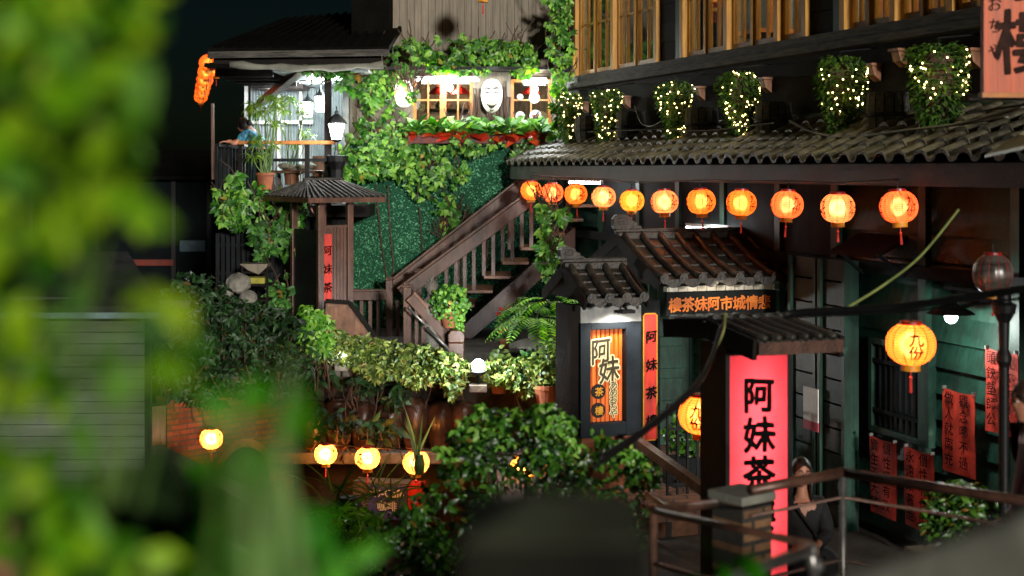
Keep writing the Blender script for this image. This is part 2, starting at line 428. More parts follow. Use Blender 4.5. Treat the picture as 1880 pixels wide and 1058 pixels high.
def leaves(name, m, parent, Pt, L, Wr=.62, face=(0, -1, .45), spread=.55, down=.9, fold=.2, droop=.25, cluster=1, shape='ovate', kind=None):
    n = len(Pt); face = np.array(face, float)
    Ls = rng.uniform(L[0], L[1], n)
    Nn = nrm(face[None] + rng.normal(0, spread, (n, 3)))
    if cluster > 1:
        Pt = np.repeat(Pt, cluster, 0); Ls = np.repeat(Ls, cluster) * rng.uniform(.75, 1.05, n * cluster)
        base = rng.uniform(0, 6.28, n)
        Nn = nrm(np.repeat(Nn, cluster, 0) + rng.normal(0, .18, (n * cluster, 3)))
        a = np.repeat(rng.normal(-PI / 2, .7, n), cluster) + np.tile(np.linspace(-1.25, 1.25, cluster), n)
        ex = nrm(np.cross(Nn, np.array([0, 0, 1.0]) + 1e-3)); ez = np.cross(ex, Nn)
        D = ex * np.cos(a)[:, None] - ez * np.sin(a)[:, None] * np.sign(down)
        # leaflets hang around the downward direction
        D = ex * np.cos(a)[:, None] + np.where(ez[:, 2:3] > 0, ez, -ez) * np.sin(a)[:, None]
    else:
        D = rng.normal(0, .7, (n, 3)); D[:, 2] -= down
    V, F = leafset(Pt, D, Nn, Ls, Wr, fold, droop, shape)
    o = link_mesh(name, V, F, m, parent)
    if kind: o['kind'] = kind
    return o
def ball_pts(c, r, n, inner=.35):
    d = nrm(rng.normal(0, 1, (n, 3))); t = rng.uniform(inner ** 3, 1, n) ** (1 / 3)
    return np.array(c)[None] + d * t[:, None] * np.array(r)[None], d
def blades(name, m, parent, roots, dirs, L, w, bend=.5, seg=6):
    """long grass-like blades arching over"""
    V = []; F = []
    for p, d in zip(roots, dirs):
        p = Vector(p); d = Vector(d).normalized(); l = rnd.uniform(*L); ww = w * rnd.uniform(.7, 1.2)
        sd = d.cross(Vector((rnd.uniform(-.4, .4), -1, .1))).normalized(); k = len(V); b = bend * rnd.uniform(.5, 1.4)
        q = p.copy(); dd = d.copy()
        for i in range(seg + 1):
            t = i / seg; hw = ww * (1 - t ** 1.6) * (.6 + .4 * min(1, t * 4)) / 2 + .0004
            V += [q - sd * hw, q + sd * hw]
            dd = (dd + Vector((d.x * .3, d.y * .3, -1)) * b / seg).normalized(); q = q + dd * (l / seg)
        for i in range(seg): F.append((k + 2 * i, k + 2 * i + 1, k + 2 * i + 3, k + 2 * i + 2))
    return link_mesh(name, [tuple(v) for v in V], F, m, parent)

LF = {}
LF['ivy'] = leafmat('ivy_leaf', '#1a4012', '#46802a', '#8cba4c', .3, .42, .45, brown='#a08a3a')
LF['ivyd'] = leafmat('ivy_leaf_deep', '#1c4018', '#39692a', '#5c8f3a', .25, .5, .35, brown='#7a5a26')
LF['hedge'] = leafmat('hedge_leaf', '#27421a', '#566f2e', '#98a350', .2, .42, .4, brown='#9a7a44')
LF['bush'] = leafmat('bush_leaf', '#0e240a', '#224a14', '#4f7c22', .25, .36, .45, brown='#6a5a20')
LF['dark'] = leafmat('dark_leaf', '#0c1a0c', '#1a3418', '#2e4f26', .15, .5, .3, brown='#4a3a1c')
LF['near'] = leafmat('near_leaf', '#2a6204', '#6caa0e', '#aed026', .45, .5, .3)
LF['nearg'] = leafmat('near_leaf_green', '#1f5c08', '#348a0c', '#56a818', .5, .5, .3)
LF['fern'] = leafmat('fern_leaf', '#3c7626', '#68a636', '#9cc958', .4, .4)
LF['redleaf'] = leafmat('red_leaf', '#5e0d0a', '#a5200f', '#c4471e', .25, .35)
LF['turf'] = leafmat('turf_blade', '#28593f', '#40805a', '#6ea884', .1, .8, .1)
LF['topiary'] = leafmat('topiary_leaf', '#1a3512', '#35591f', '#5c7a2a', .3, .4)
LF['nearshade'] = leafmat('near_shade_leaf', '#0c170b', '#14240f', '#1f3316', .1, .75, .1)  # dark leaf colours carry the shade of the near clump
LF['papyrus'] = leafmat('papyrus_leaf', '#3d6a1a', '#6f9a2a', '#a2b83f', .3, .4)

# ------------------------------------------------------------------ lanterns
MT['lred'] = paper('lantern_skin_coral', (.95, .135, .05))
MT['lorange'] = paper('lantern_skin_orange', (.98, .20, .035))
MT['lfaded'] = paper('lantern_skin_faded', (.9, .27, .13))
MT['lyellow'] = paper('lantern_skin_amber', (.98, .36, .05))
MT['lpale'] = paper('lantern_skin_pale', (.66, .27, .075), trans=.42)
MT['tassel'] = mat('red_tassel', '#c0220f', '#8a150a', .7, 30, .2, stretch=(4, 4, .4))
MT['collar'] = mat('amber_collar', '#d2951c', '#a8700f', .5, 20, .1)
MT['cap'] = mat('red_cap', '#a3160c', '#70100a', .4, 8, .1)
def lantern(name, label, cat, loc, R, skin, power, chars='九份', group=None, tassel=True, lc=(1, .62, .3), flat=.84, collar=None, bulb=True, yaw=0):
    t = thing(name, label, cat, loc, yaw, group)
    prof = []
    for i in range(19):
        a = -1.22 + 2.44 * i / 18
        prof.append((R * (.06 + .94 * math.cos(a) ** .85), R * flat * math.sin(a) / math.sin(1.22) * .96))
    MB().lathe(prof, n=60, lobes=12, lobe_d=.045, cap=False).build('paper_skin', skin, t, smooth=True, local=True)
    h = prof[-1][1]; rr = prof[-1][0]
    wr = MB()
    for k in range(12):
        th = 2 * PI * (k + .0) / 12
        wr.tube([(p[0] * .957 * math.cos(th), p[0] * .957 * math.sin(th), p[1]) for p in prof], R * .016, 5)
    wr.build('rib_wire', MT['cap'], t, local=True)
    MB().lathe([(rr * .72, h - R * .03), (rr * 1.0, h), (rr * 1.0, h + R * .13), (rr * .7, h + R * .15)], n=24).build('top_cap', MT['cap'], t, smooth=False, local=True)
    MB().lathe([(rr * .9, -h - R * .27), (rr * .86, -h - R * .2), (rr * .88, -h)], n=24, cap=False).build('collar', collar or MT['collar'], t, local=True)
    MB().tube([(0, 0, h + R * .12), (0, 0, h + R * .55)], R * .03, 6).build('hook', MT['black'], t, local=True)
    if tassel:
        b = MB().tube([(0, 0, -h - R * .2), (0, 0, -h - R * .55)], R * .02, 5)
        b.lathe([(R * .03, -h - R * .5), (R * .07, -h - R * .56), (R * .05, -h - R * .66), (R * .075, -h - R * 1.15), (R * .05, -h - R * 1.18)][::-1], n=8)
        b.build('tassel', MT['tassel'], t, local=True)
    if chars:
        b = MB()
        for yw in (.5, -1.55, 2.7):
            for i, ch in enumerate(chars):
                V0, F = glyphs(ch, R * .62, 0); V0 = brush(V0)
                for oi, (ox, oy) in enumerate(((0, 0), (.022, 0), (-.022, 0), (0, .022), (0, -.022))):
                    V = V0 + np.array((ox * R * .62, oy * R * .62, 0)); RO = 1.012 + .002 * oi
                    zc = R * (.3 - .56 * i); out = []
                    for v in V:
                        z = zc + v[1]; rz = R * flat * .985
                        r = R * RO * max(.1, math.sqrt(max(.02, 1 - (z / rz) ** 2 * .93)))
                        a = v[0] / R - PI / 2 + yw
                        out.append((r * math.cos(a), r * math.sin(a), z))
                    b.add(out, F)
        b.build('writing', MT['ink'], t, local=True)
    if power:
        if bulb: MB().ball((0, 0, 0), R * .17).build('bulb', MT['bulb'], t, smooth=True, local=True)
        lamp('bulb_light', WM[t] @ Vector((0, 0, 0)), power, lc, R * .36, t)
    return t

# ------------------------------------------------------------------ people
def skinned(name, joints, edges, m, parent, levels=2, root=0):
    """joints: (world point, radius[, radius2])"""
    inv = WM[parent].inverted()
    me = bpy.data.meshes.new(name)
    me.from_pydata([tuple(inv @ Vector(j[0])) for j in joints], edges, [])
    o = bpy.data.objects.new(name, me); COL.objects.link(o); o.parent = parent; WM[o] = WM[parent]
    md = o.modifiers.new('skin', 'SKIN'); md.use_smooth_shade = True
    sv = me.skin_vertices[0].data
    for i, j in enumerate(joints):
        sv[i].radius = (j[1], j[2] if len(j) > 2 else j[1]); sv[i].use_root = (i == root)
    s = o.modifiers.new('sub', 'SUBSURF'); s.levels = levels; s.render_levels = levels
    me.materials.append(m)
    return o
def head_mesh(M, s=1.0):
    """face looks along -y of M; about .23 tall, centre at the origin of M"""
    V = []; F = []; n = 24; m = 22
    for i in range(m + 1):
        a = PI * i / m; z = math.cos(a)
        for k in range(n):
            t = 2 * PI * k / n; x = math.sin(a) * math.cos(t); y = math.sin(a) * math.sin(t)
            X = x * .074; Y = y * .092; Z = z * .115
            if z < 0: X *= 1 - .34 * (-z) ** 1.4; Y = Y * (1 - .12 * -z) - .012 * -z
            f = max(0, -y)                        # frontness
            if f > 0:
                Y += .008 * f                      # flatter face
                g = math.exp(-(x / .16) ** 2)
                Y -= .020 * g * math.exp(-((z + .17) / .13) ** 2) * f      # nose tip
                Y -= .008 * g * math.exp(-((z - .05) / .2) ** 2) * f       # bridge
                Y -= .008 * math.exp(-(x / .3) ** 2) * math.exp(-((z + .5) / .07) ** 2) * f   # lips
                Y -= .009 * math.exp(-(x / .3) ** 2) * math.exp(-((z + .86) / .12) ** 2)  # chin
                for sx in (-1, 1): Y += .011 * math.exp(-((x - sx * .42) / .2) ** 2 - ((z - .06) / .12) ** 2) * f   # eye sockets
            V.append(M @ (Vector((X, Y, Z)) * s))
    for i in range(m):
        for k in range(n):
            k2 = (k + 1) % n; F.append((i * n + k, (i + 1) * n + k, (i + 1) * n + k2, i * n + k2))
    return V, F
def hand(b_joints, b_edges, wrist, d, side, palm_n, size=.18, curl=.5):
    """appends a palm root and five short finger chains to a joint list; returns nothing"""
    d = Vector(d).normalized(); nrmv = Vector(palm_n).normalized(); sd = d.cross(nrmv).normalized() * side
    k0 = len(b_joints)
    b_joints.append((Vector(wrist) + d * size * .25, .022, .014)); w = k0
    for i, (off, ln) in enumerate(((-.30, .72), (-.1, .8), (.1, .76), (.28, .62))):
        k = len(b_joints); p0 = Vector(wrist) + d * size * .5 + sd * size * off
        p1 = p0 + d * size * ln * .32 + nrmv * curl * size * .08; p2 = p1 + d * size * ln * .22 + nrmv * curl * size * .22
        b_joints += [(p0, .0095), (p1, .0085), (p2, .007)]; b_edges += [(w, k), (k, k + 1), (k + 1, k + 2)]
    k = len(b_joints); p0 = Vector(wrist) + d * size * .26 - sd * size * .3; p1 = p0 + (d * .8 - sd * .5 + nrmv * curl * .4).normalized() * size * .26
    b_joints += [(p0, .011), (p1, .0085)]; b_edges += [(w, k), (k, k + 1)]
    return w

# ================================================================== THE SETTING
def sheet(name, x0, x1, y0, y1, z, m, kind='structure'):
    o = link_mesh(name, [(x0, y0, z), (x1, y0, z), (x1, y1, z), (x0, y1, z)], [(0, 1, 2, 3)], m); o['kind'] = kind; return o
MT['groundm'] = mat('dark_ground', '#2a2a26', '#16160f', .9, 1.2, .4, 12)
MT['paving'] = brickmat('brown_paving', '#7a5138', '#5f3d2a', '#2b2420', 1.0, w=.34, h=.17, ms=.012)
MT['slab'] = mat('terrace_slab', '#4a4640', '#2b2824', .85, 3, .3, 20)
sheet('ground', -160, 160, -60, 260, ZC - 6.2, MT['groundm'])
o = MB().box(-6.6, 1.35, 20.3, 24, ZC - 3.0, ZC - 2.62).build('terrace_pavement', MT['slab']); o['kind'] = 'structure'
o = MB().box(-.2, 9, 6.4, 20.28, ZC - 4.2, ZC - 3.78).build('lane_pavement', MT['slab']); o['kind'] = 'structure'
o = MB(GM).box(-.75, 2.2, -1.4, 2.35, -3.776, -3.62).build('gate_pavement', MT['paving']); o['kind'] = 'structure'
o = MB().box(-8, 6, -2.5, 1.18, ZC - 2.0, ZC - 1.65).build('viewing_pavement', MT['concrete']); o['kind'] = 'structure'

# ------------------------------------------------------------------ ivy-clad tea house at the far end
YW = 23.5
MT['plank'] = mat('pale_plank', '#7d7364', '#5b5245', .7, 3, .2, 30, stretch=(9, 9, .4))
MT['turfback'] = mat('turf_backing', '#234f39', '#122f21', .9, 30, .4, 60, spec=.1)
MT['corr'] = mat('pale_corrugated', '#a8b0b0', '#7f8888', .45, 2, .05, metal=.2)
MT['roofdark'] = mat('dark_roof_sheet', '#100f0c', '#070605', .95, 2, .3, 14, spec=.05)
MT['warmwall'] = mat('warm_interior_wall', '#6e543c', '#463222', .7, 2, .1, wear='#8a6a48', wamt=.5)
H = thing('ivy_tea_house', 'far tea house wrapped in climbing ivy with lit balcony and green turf wall', 'building', (-1, 24, ZC - 2.62))
x0, x1 = P(640, 0, YW).x, P(1062, 0, YW).x
zt, zb = P(0, 262, YW).z, ZC - 2.62
bfl = ZC - .55
b = MB(); b.box(x0, x1, YW, YW + .3, zb, zt); b.box(P(545, 0, YW).x, x0 - .001, YW, YW + .3, zb, bfl - .2); b.each('turf_wall', MT['turfback'], H)
n = 34000
Q = np.stack([rng.uniform(P(560, 0, YW).x, x1, n), np.full(n, YW - .012), rng.uniform(zb, zt, n)], 1)
Q = Q[(Q[:, 0] > x0) | (Q[:, 2] < bfl - .22)]
patch = np.sin(Q[:, 0] * 4.1 + 1.3 * np.sin(Q[:, 2] * 2.7)) + np.sin(Q[:, 2] * 3.7 + Q[:, 0] * 1.9) + .8 * np.sin(Q[:, 0] * 9 - Q[:, 2] * 7)
seam = np.minimum(np.abs((Q[:, 0] + 10) % 1.0 - .5), np.abs((Q[:, 2] + .12 * np.sin(Q[:, 0])) % 1.0 - .5))
Q = Q[(rng.random(len(Q)) < np.clip(.62 + .25 * patch, .18, 1)) & ((seam > .012) | (rng.random(len(Q)) < .35))]
o = leaves('turf_cover', LF['turf'], H, Q, (.028, .055), Wr=.42, spread=.75, down=.0, droop=.3); o['kind'] = 'stuff'
# window storey: wall behind, recessed wooden windows
wz0, wz1 = zt, P(0, 132, YW).z
WBX = (P(655, 0, YW).x, P(758, 0, YW).x, P(868, 0, YW).x, P(938, 0, YW).x, P(1012, 0, YW).x, x1)
b = MB(); b.box(WBX[0], WBX[1], YW + .05, YW + .3, wz0, wz1); b.box(WBX[2], WBX[3], YW + .05, YW + .3, wz0, wz1); b.box(WBX[4], WBX[5], YW + .05, YW + .3, wz0, wz1)
b.each('window_wall', MT['plank'], H)
MB().box(WBX[0], WBX[5], YW + 2.2, YW + 2.3, wz0 - .5, wz1 + .6).build('room_back_wall', MT['warmwall'], H)
MB().box(WBX[0], WBX[5], YW + .3, YW + 2.2, wz0 - .06, wz0).build('room_floor', MT['darkwood'], H)
MB().box(WBX[0], WBX[5], YW + .3, YW + 2.2, wz1, wz1 + .08).build('room_ceiling', MT['darkwood'], H)
b = MB()
b.box(WBX[1] + .1, WBX[2] - .1, YW + 2.0, YW + 2.18, wz0 + .35, wz0 + .38); b.box(WBX[1] + .1, WBX[2] - .1, YW + 2.0, YW + 2.18, wz0 + .62, wz0 + .65); b.box(WBX[3] - .1, WBX[4], YW + 1.9, YW + 2.18, wz0 + .3, wz0 + .34)
b.each('room_shelf', MT['darkwood'], H)
for k in range(11):
    xx = WBX[1] + .16 + .085 * k; hh = rnd.uniform(.1, .2); zz = wz0 + (.38 if k % 2 else .65)
    MB().lathe([(.028, 0), (.032, hh * .6), (.012, hh * .75), (.012, hh)], (xx, YW + 2.08, zz + .001), 10).build('shelf_jar', MT[('terracotta', 'stone', 'green', 'white')[k % 4]], H, smooth=True)
for xx in (WBX[1] + .35, WBX[2] - .25, WBX[3] + .35):
    b = MB(); b.lathe([(.17, 0), (.08, .1), (.02, .13)], (xx, YW + 1.3, wz1 - .3), 14); b.tube([(xx, YW + 1.3, wz1 - .17), (xx, YW + 1.3, wz1)], .008, 5); b.build('room_lamp_shade', MT['red'], H)
def casement(par, xa, xb, za, zb_, y, nx, nz, m, mg=MT['glass'], M=None, fr=.05, mu=.028):
    b = MB(M); b.box(xa, xa + fr, y - .03, y + .03, za, zb_); b.box(xb - fr, xb, y - .03, y + .03, za, zb_)
    b.box(xa + fr, xb - fr, y - .03, y + .03, za, za + fr); b.box(xa + fr, xb - fr, y - .03, y + .03, zb_ - fr, zb_)
    w = b.build('window', m, par)
    q = MB(M)
    for i in range(1, nx): xm = xa + (xb - xa) * i / nx; q.box(xm - mu / 2, xm + mu / 2, y - .02, y + .02, za + fr, zb_ - fr)
    for i in range(1, nz):
        zm = za + (zb_ - za) * i / nz; q.box(xa + fr, xb - fr, y - .016, y + .016, zm - mu / 2, zm + mu / 2)
    if q.v: q.build('muntins', m, w)
    MB(M).box(xa + fr, xb - fr, y - .003, y + .003, za + fr, zb_ - fr).build('pane', mg, w)
    return w
wx = np.linspace(WBX[1], WBX[2], 3)
for i in range(2): casement(H, wx[i] + .002, wx[i + 1] - .002, wz0 + .02, wz1 - .12, YW + .1, 2, 3, MT['orangewood'])
casement(H, WBX[3], WBX[4], wz0 + .02, wz1 - .12, YW + .1, 2, 3, MT['orangewood'])
MB().box(WBX[0], WBX[5], YW - .5, YW + .4, wz1, wz1 + .05).build('awning_edge', MT['black'], H)
# upper storey of planks
uz0, uz1 = wz1 + .05, wz1 + 2.2
ux0, ux1 = P(722, 0, 24).x, P(1062, 0, 24).x
b = MB(); nb = 26
for i in range(nb):
    xa = ux0 + (ux1 - ux0) * i / nb; xb = ux0 + (ux1 - ux0) * (i + 1) / nb
    b.box(xa + .003, xb - .003, 23.9 - (i % 2) * .012, 23.97, uz0, uz1)
b.build('plank_storey', MT['plank'], H)
MB().box(ux0 - .01, ux1, 23.972, 24.1, uz0, uz1).build('upper_wall', MT['darkwood'], H)
MB().box(P(640, 0, 23).x, ux0 - .012, 23.4, 24.4, uz0 - .2, uz1).build('dark_gable', MT['roofdark'], H)
# balcony
rx0_, rx1_ = P(388, 0, 21.5).x, P(700, 0, 21.5).x
bx0, bx1 = P(392, 0, 22.3).x, P(640, 0, 22.3).x
bf = ZC - .55
MB().box(bx0, bx1 + .3, 22.2, 27.2, bf - .18, bf).build('balcony_floor', MT['darkwood'], H)
b = MB(); nb = 60
for i in range(nb):
    xa = bx0 - .3 + (bx1 + 1.2 - bx0) * i / nb; xb = bx0 - .3 + (bx1 + 1.2 - bx0) * (i + 1) / nb
    b.add([(xa, 27, bf), ((xa + xb) / 2, 26.95, bf), ((xa + xb) / 2, 26.95, ZC + 1.7), (xa, 27, ZC + 1.7)], [(0, 1, 2, 3)])
    b.add([((xa + xb) / 2, 26.95, bf), (xb, 27, bf), (xb, 27, ZC + 1.7), ((xa + xb) / 2, 26.95, ZC + 1.7)], [(0, 1, 2, 3)])
b.build('back_wall', MT['corr'], H)
b = MB()
for px in (452, 512, 552): b.box(P(px, 0, 26.9).x - .03, P(px, 0, 26.9).x + .03, 26.88, 26.94, bf, ZC + 1.6)
b.box(bx0 - .3, P(575, 0, 26.9).x, 26.88, 26.93, ZC + .88, ZC + .95)
b.each('wall_batten', MT['white'], H)
MB().box(x0 - .1, x0 - .002, YW + .02, 26.94, bf, ZC + 1.55).build('side_wall', MT['corr'], H)
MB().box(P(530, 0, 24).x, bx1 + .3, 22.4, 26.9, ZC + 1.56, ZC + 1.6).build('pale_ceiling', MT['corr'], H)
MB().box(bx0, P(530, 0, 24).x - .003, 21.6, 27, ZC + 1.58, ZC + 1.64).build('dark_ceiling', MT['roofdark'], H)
b = MB()
for yy in np.arange(22.4, 27, .8): b.box(bx0, P(530, 0, 24).x, yy, yy + .08, ZC + 1.48, ZC + 1.578)
b.each('ceiling_joist', MT['darkwood'], H)
MB().bar(P(560, 122, 22.1), P(478, 190, 26.3), .14, .12).build('ceiling_beam', MT['brown'], H)
MB().box(P(596, 0, 22.3).x, P(608, 0, 22.3).x, 22.26, 22.36, bf, ZC + 1.6).build('porch_post', MT['darkwood'], H)
MB().tube([P(390, 190, 22.2), P(391, 330, 22.2)], .03, 6).build('corner_post', MT['brown'], H)
MB().box(rx0_ + .02, rx1_, 21.56, 21.64, ZC + 1.62, ZC + 1.76).build('front_beam', MT['darkwood'], H)
# roof: slab rising to the back, front fascia, rolled awning
rx0, rx1 = P(386, 0, 21.5).x, P(715, 0, 21.5).x
rz = P(0, 90, 21.5).z
b = MB(); b.prism([(rx0, 21.4, rz), (rx1, 21.4, rz + .02), (rx1, 27, rz + 1.25), (rx0 + .4, 27, rz + 1.05)], (0, 0, -.07)); b.build('roof', MT['roofdark'], H)
b = MB()
for i in range(16):
    t = i / 15; xa = rx0 + .03 + (rx1 - rx0 - .06) * t; b.bar((xa, 21.42, rz + .012), (xa + .3 * (1 - t), 26.9, rz + 1.06 + .2 * t), .05, .03)
b.build('roof_seam', MT['roofdark'], H)
MB().bar((rx0 - .02, 21.42, rz - .1), (rx1, 21.42, rz - .06), .06, .1).build('fascia', MT['greywood'], H, bevel=.01)
b = MB(); pts = [Vector((rx0 + .3 + (rx1 - rx0 - .4) * i / 12, 21.5, rz - .24 - .05 * math.sin(i / 12 * 3.1) + .01 * math.sin(i * 2.1))) for i in range(13)]
b.tube(pts, [.05 + .015 * math.sin(i * 1.7) for i in range(13)], 8); b.build('rolled_awning', MT['concrete'], H, smooth=True)
# lower storey below the balcony: dark boards
b = MB()
for i in range(26):
    xa = bx0 + (bx1 - bx0) * i / 26; b.box(xa + .004, xa + (bx1 - bx0) / 26 - .004, 22.7, 22.76, ZC - 2.62, bf - .181)
b.build('lower_wall', MT['slate'], H)
for px in (452, 470): pass
lamp('room_light', (WBX[1] + .6, YW + 1.2, wz1 - .25), 95, (1, .8, .55), .1, H)
lamp('room_light', (WBX[3] + .4, YW + 1.2, wz1 - .25), 70, (1, .85, .6), .1, H)
lamp('porch_light', P(572, 150, 25.2), 520, (.9, .97, 1), .09, H)
lamp('porch_light', P(632, 160, 24.3), 330, (.88, 1, 1), .09, H)
lamp('porch_light', P(500, 165, 25.8), 90, (.9, .97, 1), .09, H)

# balcony railing: its own thing
R_ = thing('balcony_railing', 'clear panelled railing with pale top rail around the lit balcony', 'railing', (bx0 + 1, 22.2, bf))
tr = P(438, 262, 22.25)
MB().box(tr.x, bx1 - .2, 22.21, 22.29, tr.z - .03, tr.z + .03).build('top_rail', MT['orangewood'], R_, bevel=.008)
b = MB(); b.box(tr.x, tr.x + .06, 22.212, 22.288, bf, tr.z - .031); b.box(P(560, 0, 22.25).x, P(568, 0, 22.25).x, 22.212, 22.288, bf, tr.z - .031)
b.each('rail_post', MT['darkwood'], R_)
MB().box(tr.x + .062, bx1 - .2, 22.22, 22.28, tr.z - .3, tr.z - .25).build('middle_rail', MT['slate'], R_)
MB().box(tr.x + .062, bx1 - .2, 22.245, 22.253, bf, tr.z - .301).build('clear_panel', glass('rail_panel', (.86, .9, .9), .05), R_)
S_ = thing('picket_railing', 'dark picket railing on the open left side of the balcony', 'railing', (bx0, 24, bf))
b = MB(); b.bar((bx0 + .05, 22.3, tr.z - .04), (bx0 - .1, 26.8, tr.z - .04), .07, .05); b.build('top_rail', MT['darkwood'], S_)
b = MB()
for i in range(14):
    yy = 22.3 + 4.5 * i / 13; xx = bx0 + .05 - .15 * i / 13; b.box(xx - .02, xx + .02, yy - .025, yy + .025, bf, tr.z - .066)
b.each('picket', MT['slate'], S_)
# table inside the balcony
T = thing('cafe_table', 'brown wooden table with cloth heap behind the balcony panels', 'table', (P(530, 0, 23.8).x, 23.8, bf))
tx0, tx1 = P(500, 0, 23.8).x, P(600, 0, 23.8).x
MB().box(tx0, tx1, 23.4, 24.2, bf + .5, bf + .55).build('tabletop', MT['tread'], T, bevel=.01)
for xx in (tx0 + .06, tx1 - .06):
    for yy in (23.46, 24.14): MB().box(xx - .03, xx + .03, yy - .03, yy + .03, bf, bf + .499).build('leg', MT['brown'], T)
b = MB()
for i in range(5): b.ball((tx0 + .25 + .1 * i, 23.6 + .04 * math.sin(i * 2), bf + .58 + .05 * math.sin(i * 1.9 + 1)), .12, .1, .06)
tag(b.build('crumpled_cloth', MT['plank'], None, smooth=True), 'pale crumpled cloth lying on the balcony table', 'cloth')
b = MB(); b.box(P(575, 0, 24.6).x, P(610, 0, 24.6).x, 24.5, 24.56, bf, ZC + .25); b.box(P(575, 0, 24.6).x, P(610, 0, 24.6).x, 24.1, 24.498, bf + .4, bf + .45)
b.box(P(575, 0, 24.6).x, P(575, 0, 24.6).x + .05, 24.1, 24.15, bf, bf + .399); b.box(P(610, 0, 24.6).x - .05, P(610, 0, 24.6).x, 24.1, 24.15, bf, bf + .399)
tag(b.build('wooden_chair', MT['tread']), 'brown wooden chair standing right of the balcony table', 'chair')

# fluorescent tube over the ivy window
def tube_lamp(name, label, a, b_, r, power, hood=True, col=(.94, 1, 1), at=None):
    a = Vector(a); b_ = Vector(b_)
    t = thing(name, label, 'lamp', (a + b_) / 2)
    MB().tube([a, b_], r, 10).build('glowing_tube', MT['tubeglow'], t, smooth=True)
    MB().bar(a + Vector((0, .01, r + .022)), b_ + Vector((0, .01, r + .022)), .06, .035).build('fitting', MT['white'], t)
    e = (b_ - a).normalized() * .03
    bb = MB(); bb.tube([a - e, a], r * 1.15, 8); bb.tube([b_, b_ + e], r * 1.15, 8); bb.build('end_cap', MT['white'], t)
    if power: lamp('tube_light', at if at is not None else (a + b_) / 2 + Vector((0, -.14, -.08)), power, col, .06, t)
    return t
tube_lamp('fluorescent_lamp', 'short white fluorescent tube above the stickered right window', P(962, 150, YW - .28), P(1004, 150, YW - .28), .022, 60)
tube_lamp('fluorescent_lamp', 'long white fluorescent tube above the ivy framed window', P(765, 147, YW - .28), P(878, 147, YW - .28), .022, 80)
tl0, tl1 = P(1040, 334, 20.9), P(1106, 334, 19.6)

# white paper lamp and mask on the ivy house
def rice_lamp(label, c, rx, rzz, power):
    t = thing('paper_lamp', label, 'lamp', c)
    MB().lathe([(rx * .35, -rzz), (rx * .75, -rzz * .8), (rx, -rzz * .2), (rx, rzz * .3), (rx * .8, rzz * .8), (rx * .4, rzz)], n=24).build('shade', emit('paper_glow', (1, .93, .75), 4.5), t, smooth=True, local=True)
    MB().lathe([(rx * .42, rzz), (rx * .42, rzz + .03), (.01, rzz + .04)], n=16).build('cap', MT['black'], t, local=True)
    MB().tube([(0, 0, rzz + .04), (0, 0, rzz + .2)], .006, 5).build('hook', MT['black'], t, local=True)
    lamp('lamp_light', Vector(c) + Vector((.0, -rx - .12, 0)), power, (1, .94, .8), .1, t)
    return t
rice_lamp('white glowing paper lamp hanging in the ivy left of the window', P(742, 172, 22.7), .15, .21, 60)
mk = thing('ghost_mask', 'big white smiling mask hung on the bark post between two windows', 'mask', P(903, 205, YW - .2))
V = []; F = []; mc = P(903, 176, YW - .12); MW, MH = .175, .29
nu, nv = 26, 26
for j in range(nv + 1):
    for i in range(nu + 1):
        u = -1 + 2 * i / nu; v = -1 + 2 * j / nv
        wv = math.sqrt(max(0, 1 - abs(v) ** 2.6)) * (1 - .16 * max(0, -v)); x = u * wv
        dep = .17 * math.sqrt(max(0, 1 - min(1, x * x * .9 + v * v * .95)))
        dep += .05 * math.exp(-(x / .16) ** 2 - ((v + .05) / .25) ** 2) + .03 * (math.exp(-((x - .45) / .25) ** 2 - ((v + .28) / .25) ** 2) + math.exp(-((x + .45) / .25) ** 2 - ((v + .28) / .25) ** 2)) - .02 * (math.exp(-((x - .4) / .18) ** 2 - ((v - .22) / .12) ** 2) + math.exp(-((x + .4) / .18) ** 2 - ((v - .22) / .12) ** 2))
        V.append((mc.x + x * MW, mc.y - dep, mc.z + v * MH))
for j in range(nv):
    for i in range(nu): a = j * (nu + 1) + i; F.append((a, a + 1, a + nu + 2, a + nu + 1))
MT['maskw'] = mat('mask_white', '#f2efe6', '#e4dfd2', .5, 3)
link_mesh('face', V, F, MT['maskw'], mk, smooth=True)
b = MB()
def arc(cx, cz, w, h, r, n=10, dy=-.185):
    pts = []
    for i in range(n + 1):
        t = -1 + 2 * i / n; x = cx + w * t; z = cz + h * (1 - t * t)
        dd = .17 * math.sqrt(max(.02, 1 - min(1, (x / MW) ** 2 * .9 + (z / MH) ** 2 * .95))) + .045
        pts.append((mc.x + x, mc.y - dd, mc.z + z))
    b.tube(pts, [r * (.3 + .7 * math.sin(PI * (i + .3) / (n + .6))) for i in range(n + 1)], 6)
arc(-.08, .02, .055, .03, .011); arc(.08, .02, .055, .03, .011); arc(-.08, .09, .06, .03, .013); arc(.08, .09, .06, .03, .013)
arc(0, -.13, .1, -.05, .012); arc(0, -.16, .06, -.045, .009); arc(-.13, -.1, .02, .03, .008); arc(.13, -.1, .02, .03, .008); arc(0, -.235, .03, -.02, .01)
b.build('painted_features', MT['ink'], mk, smooth=True)
sp = lamp('mask_light', P(903, 112, 22.7), 9, (1, 1, .97), .05, mk, kind='SPOT', spot=1.2, to=mc)
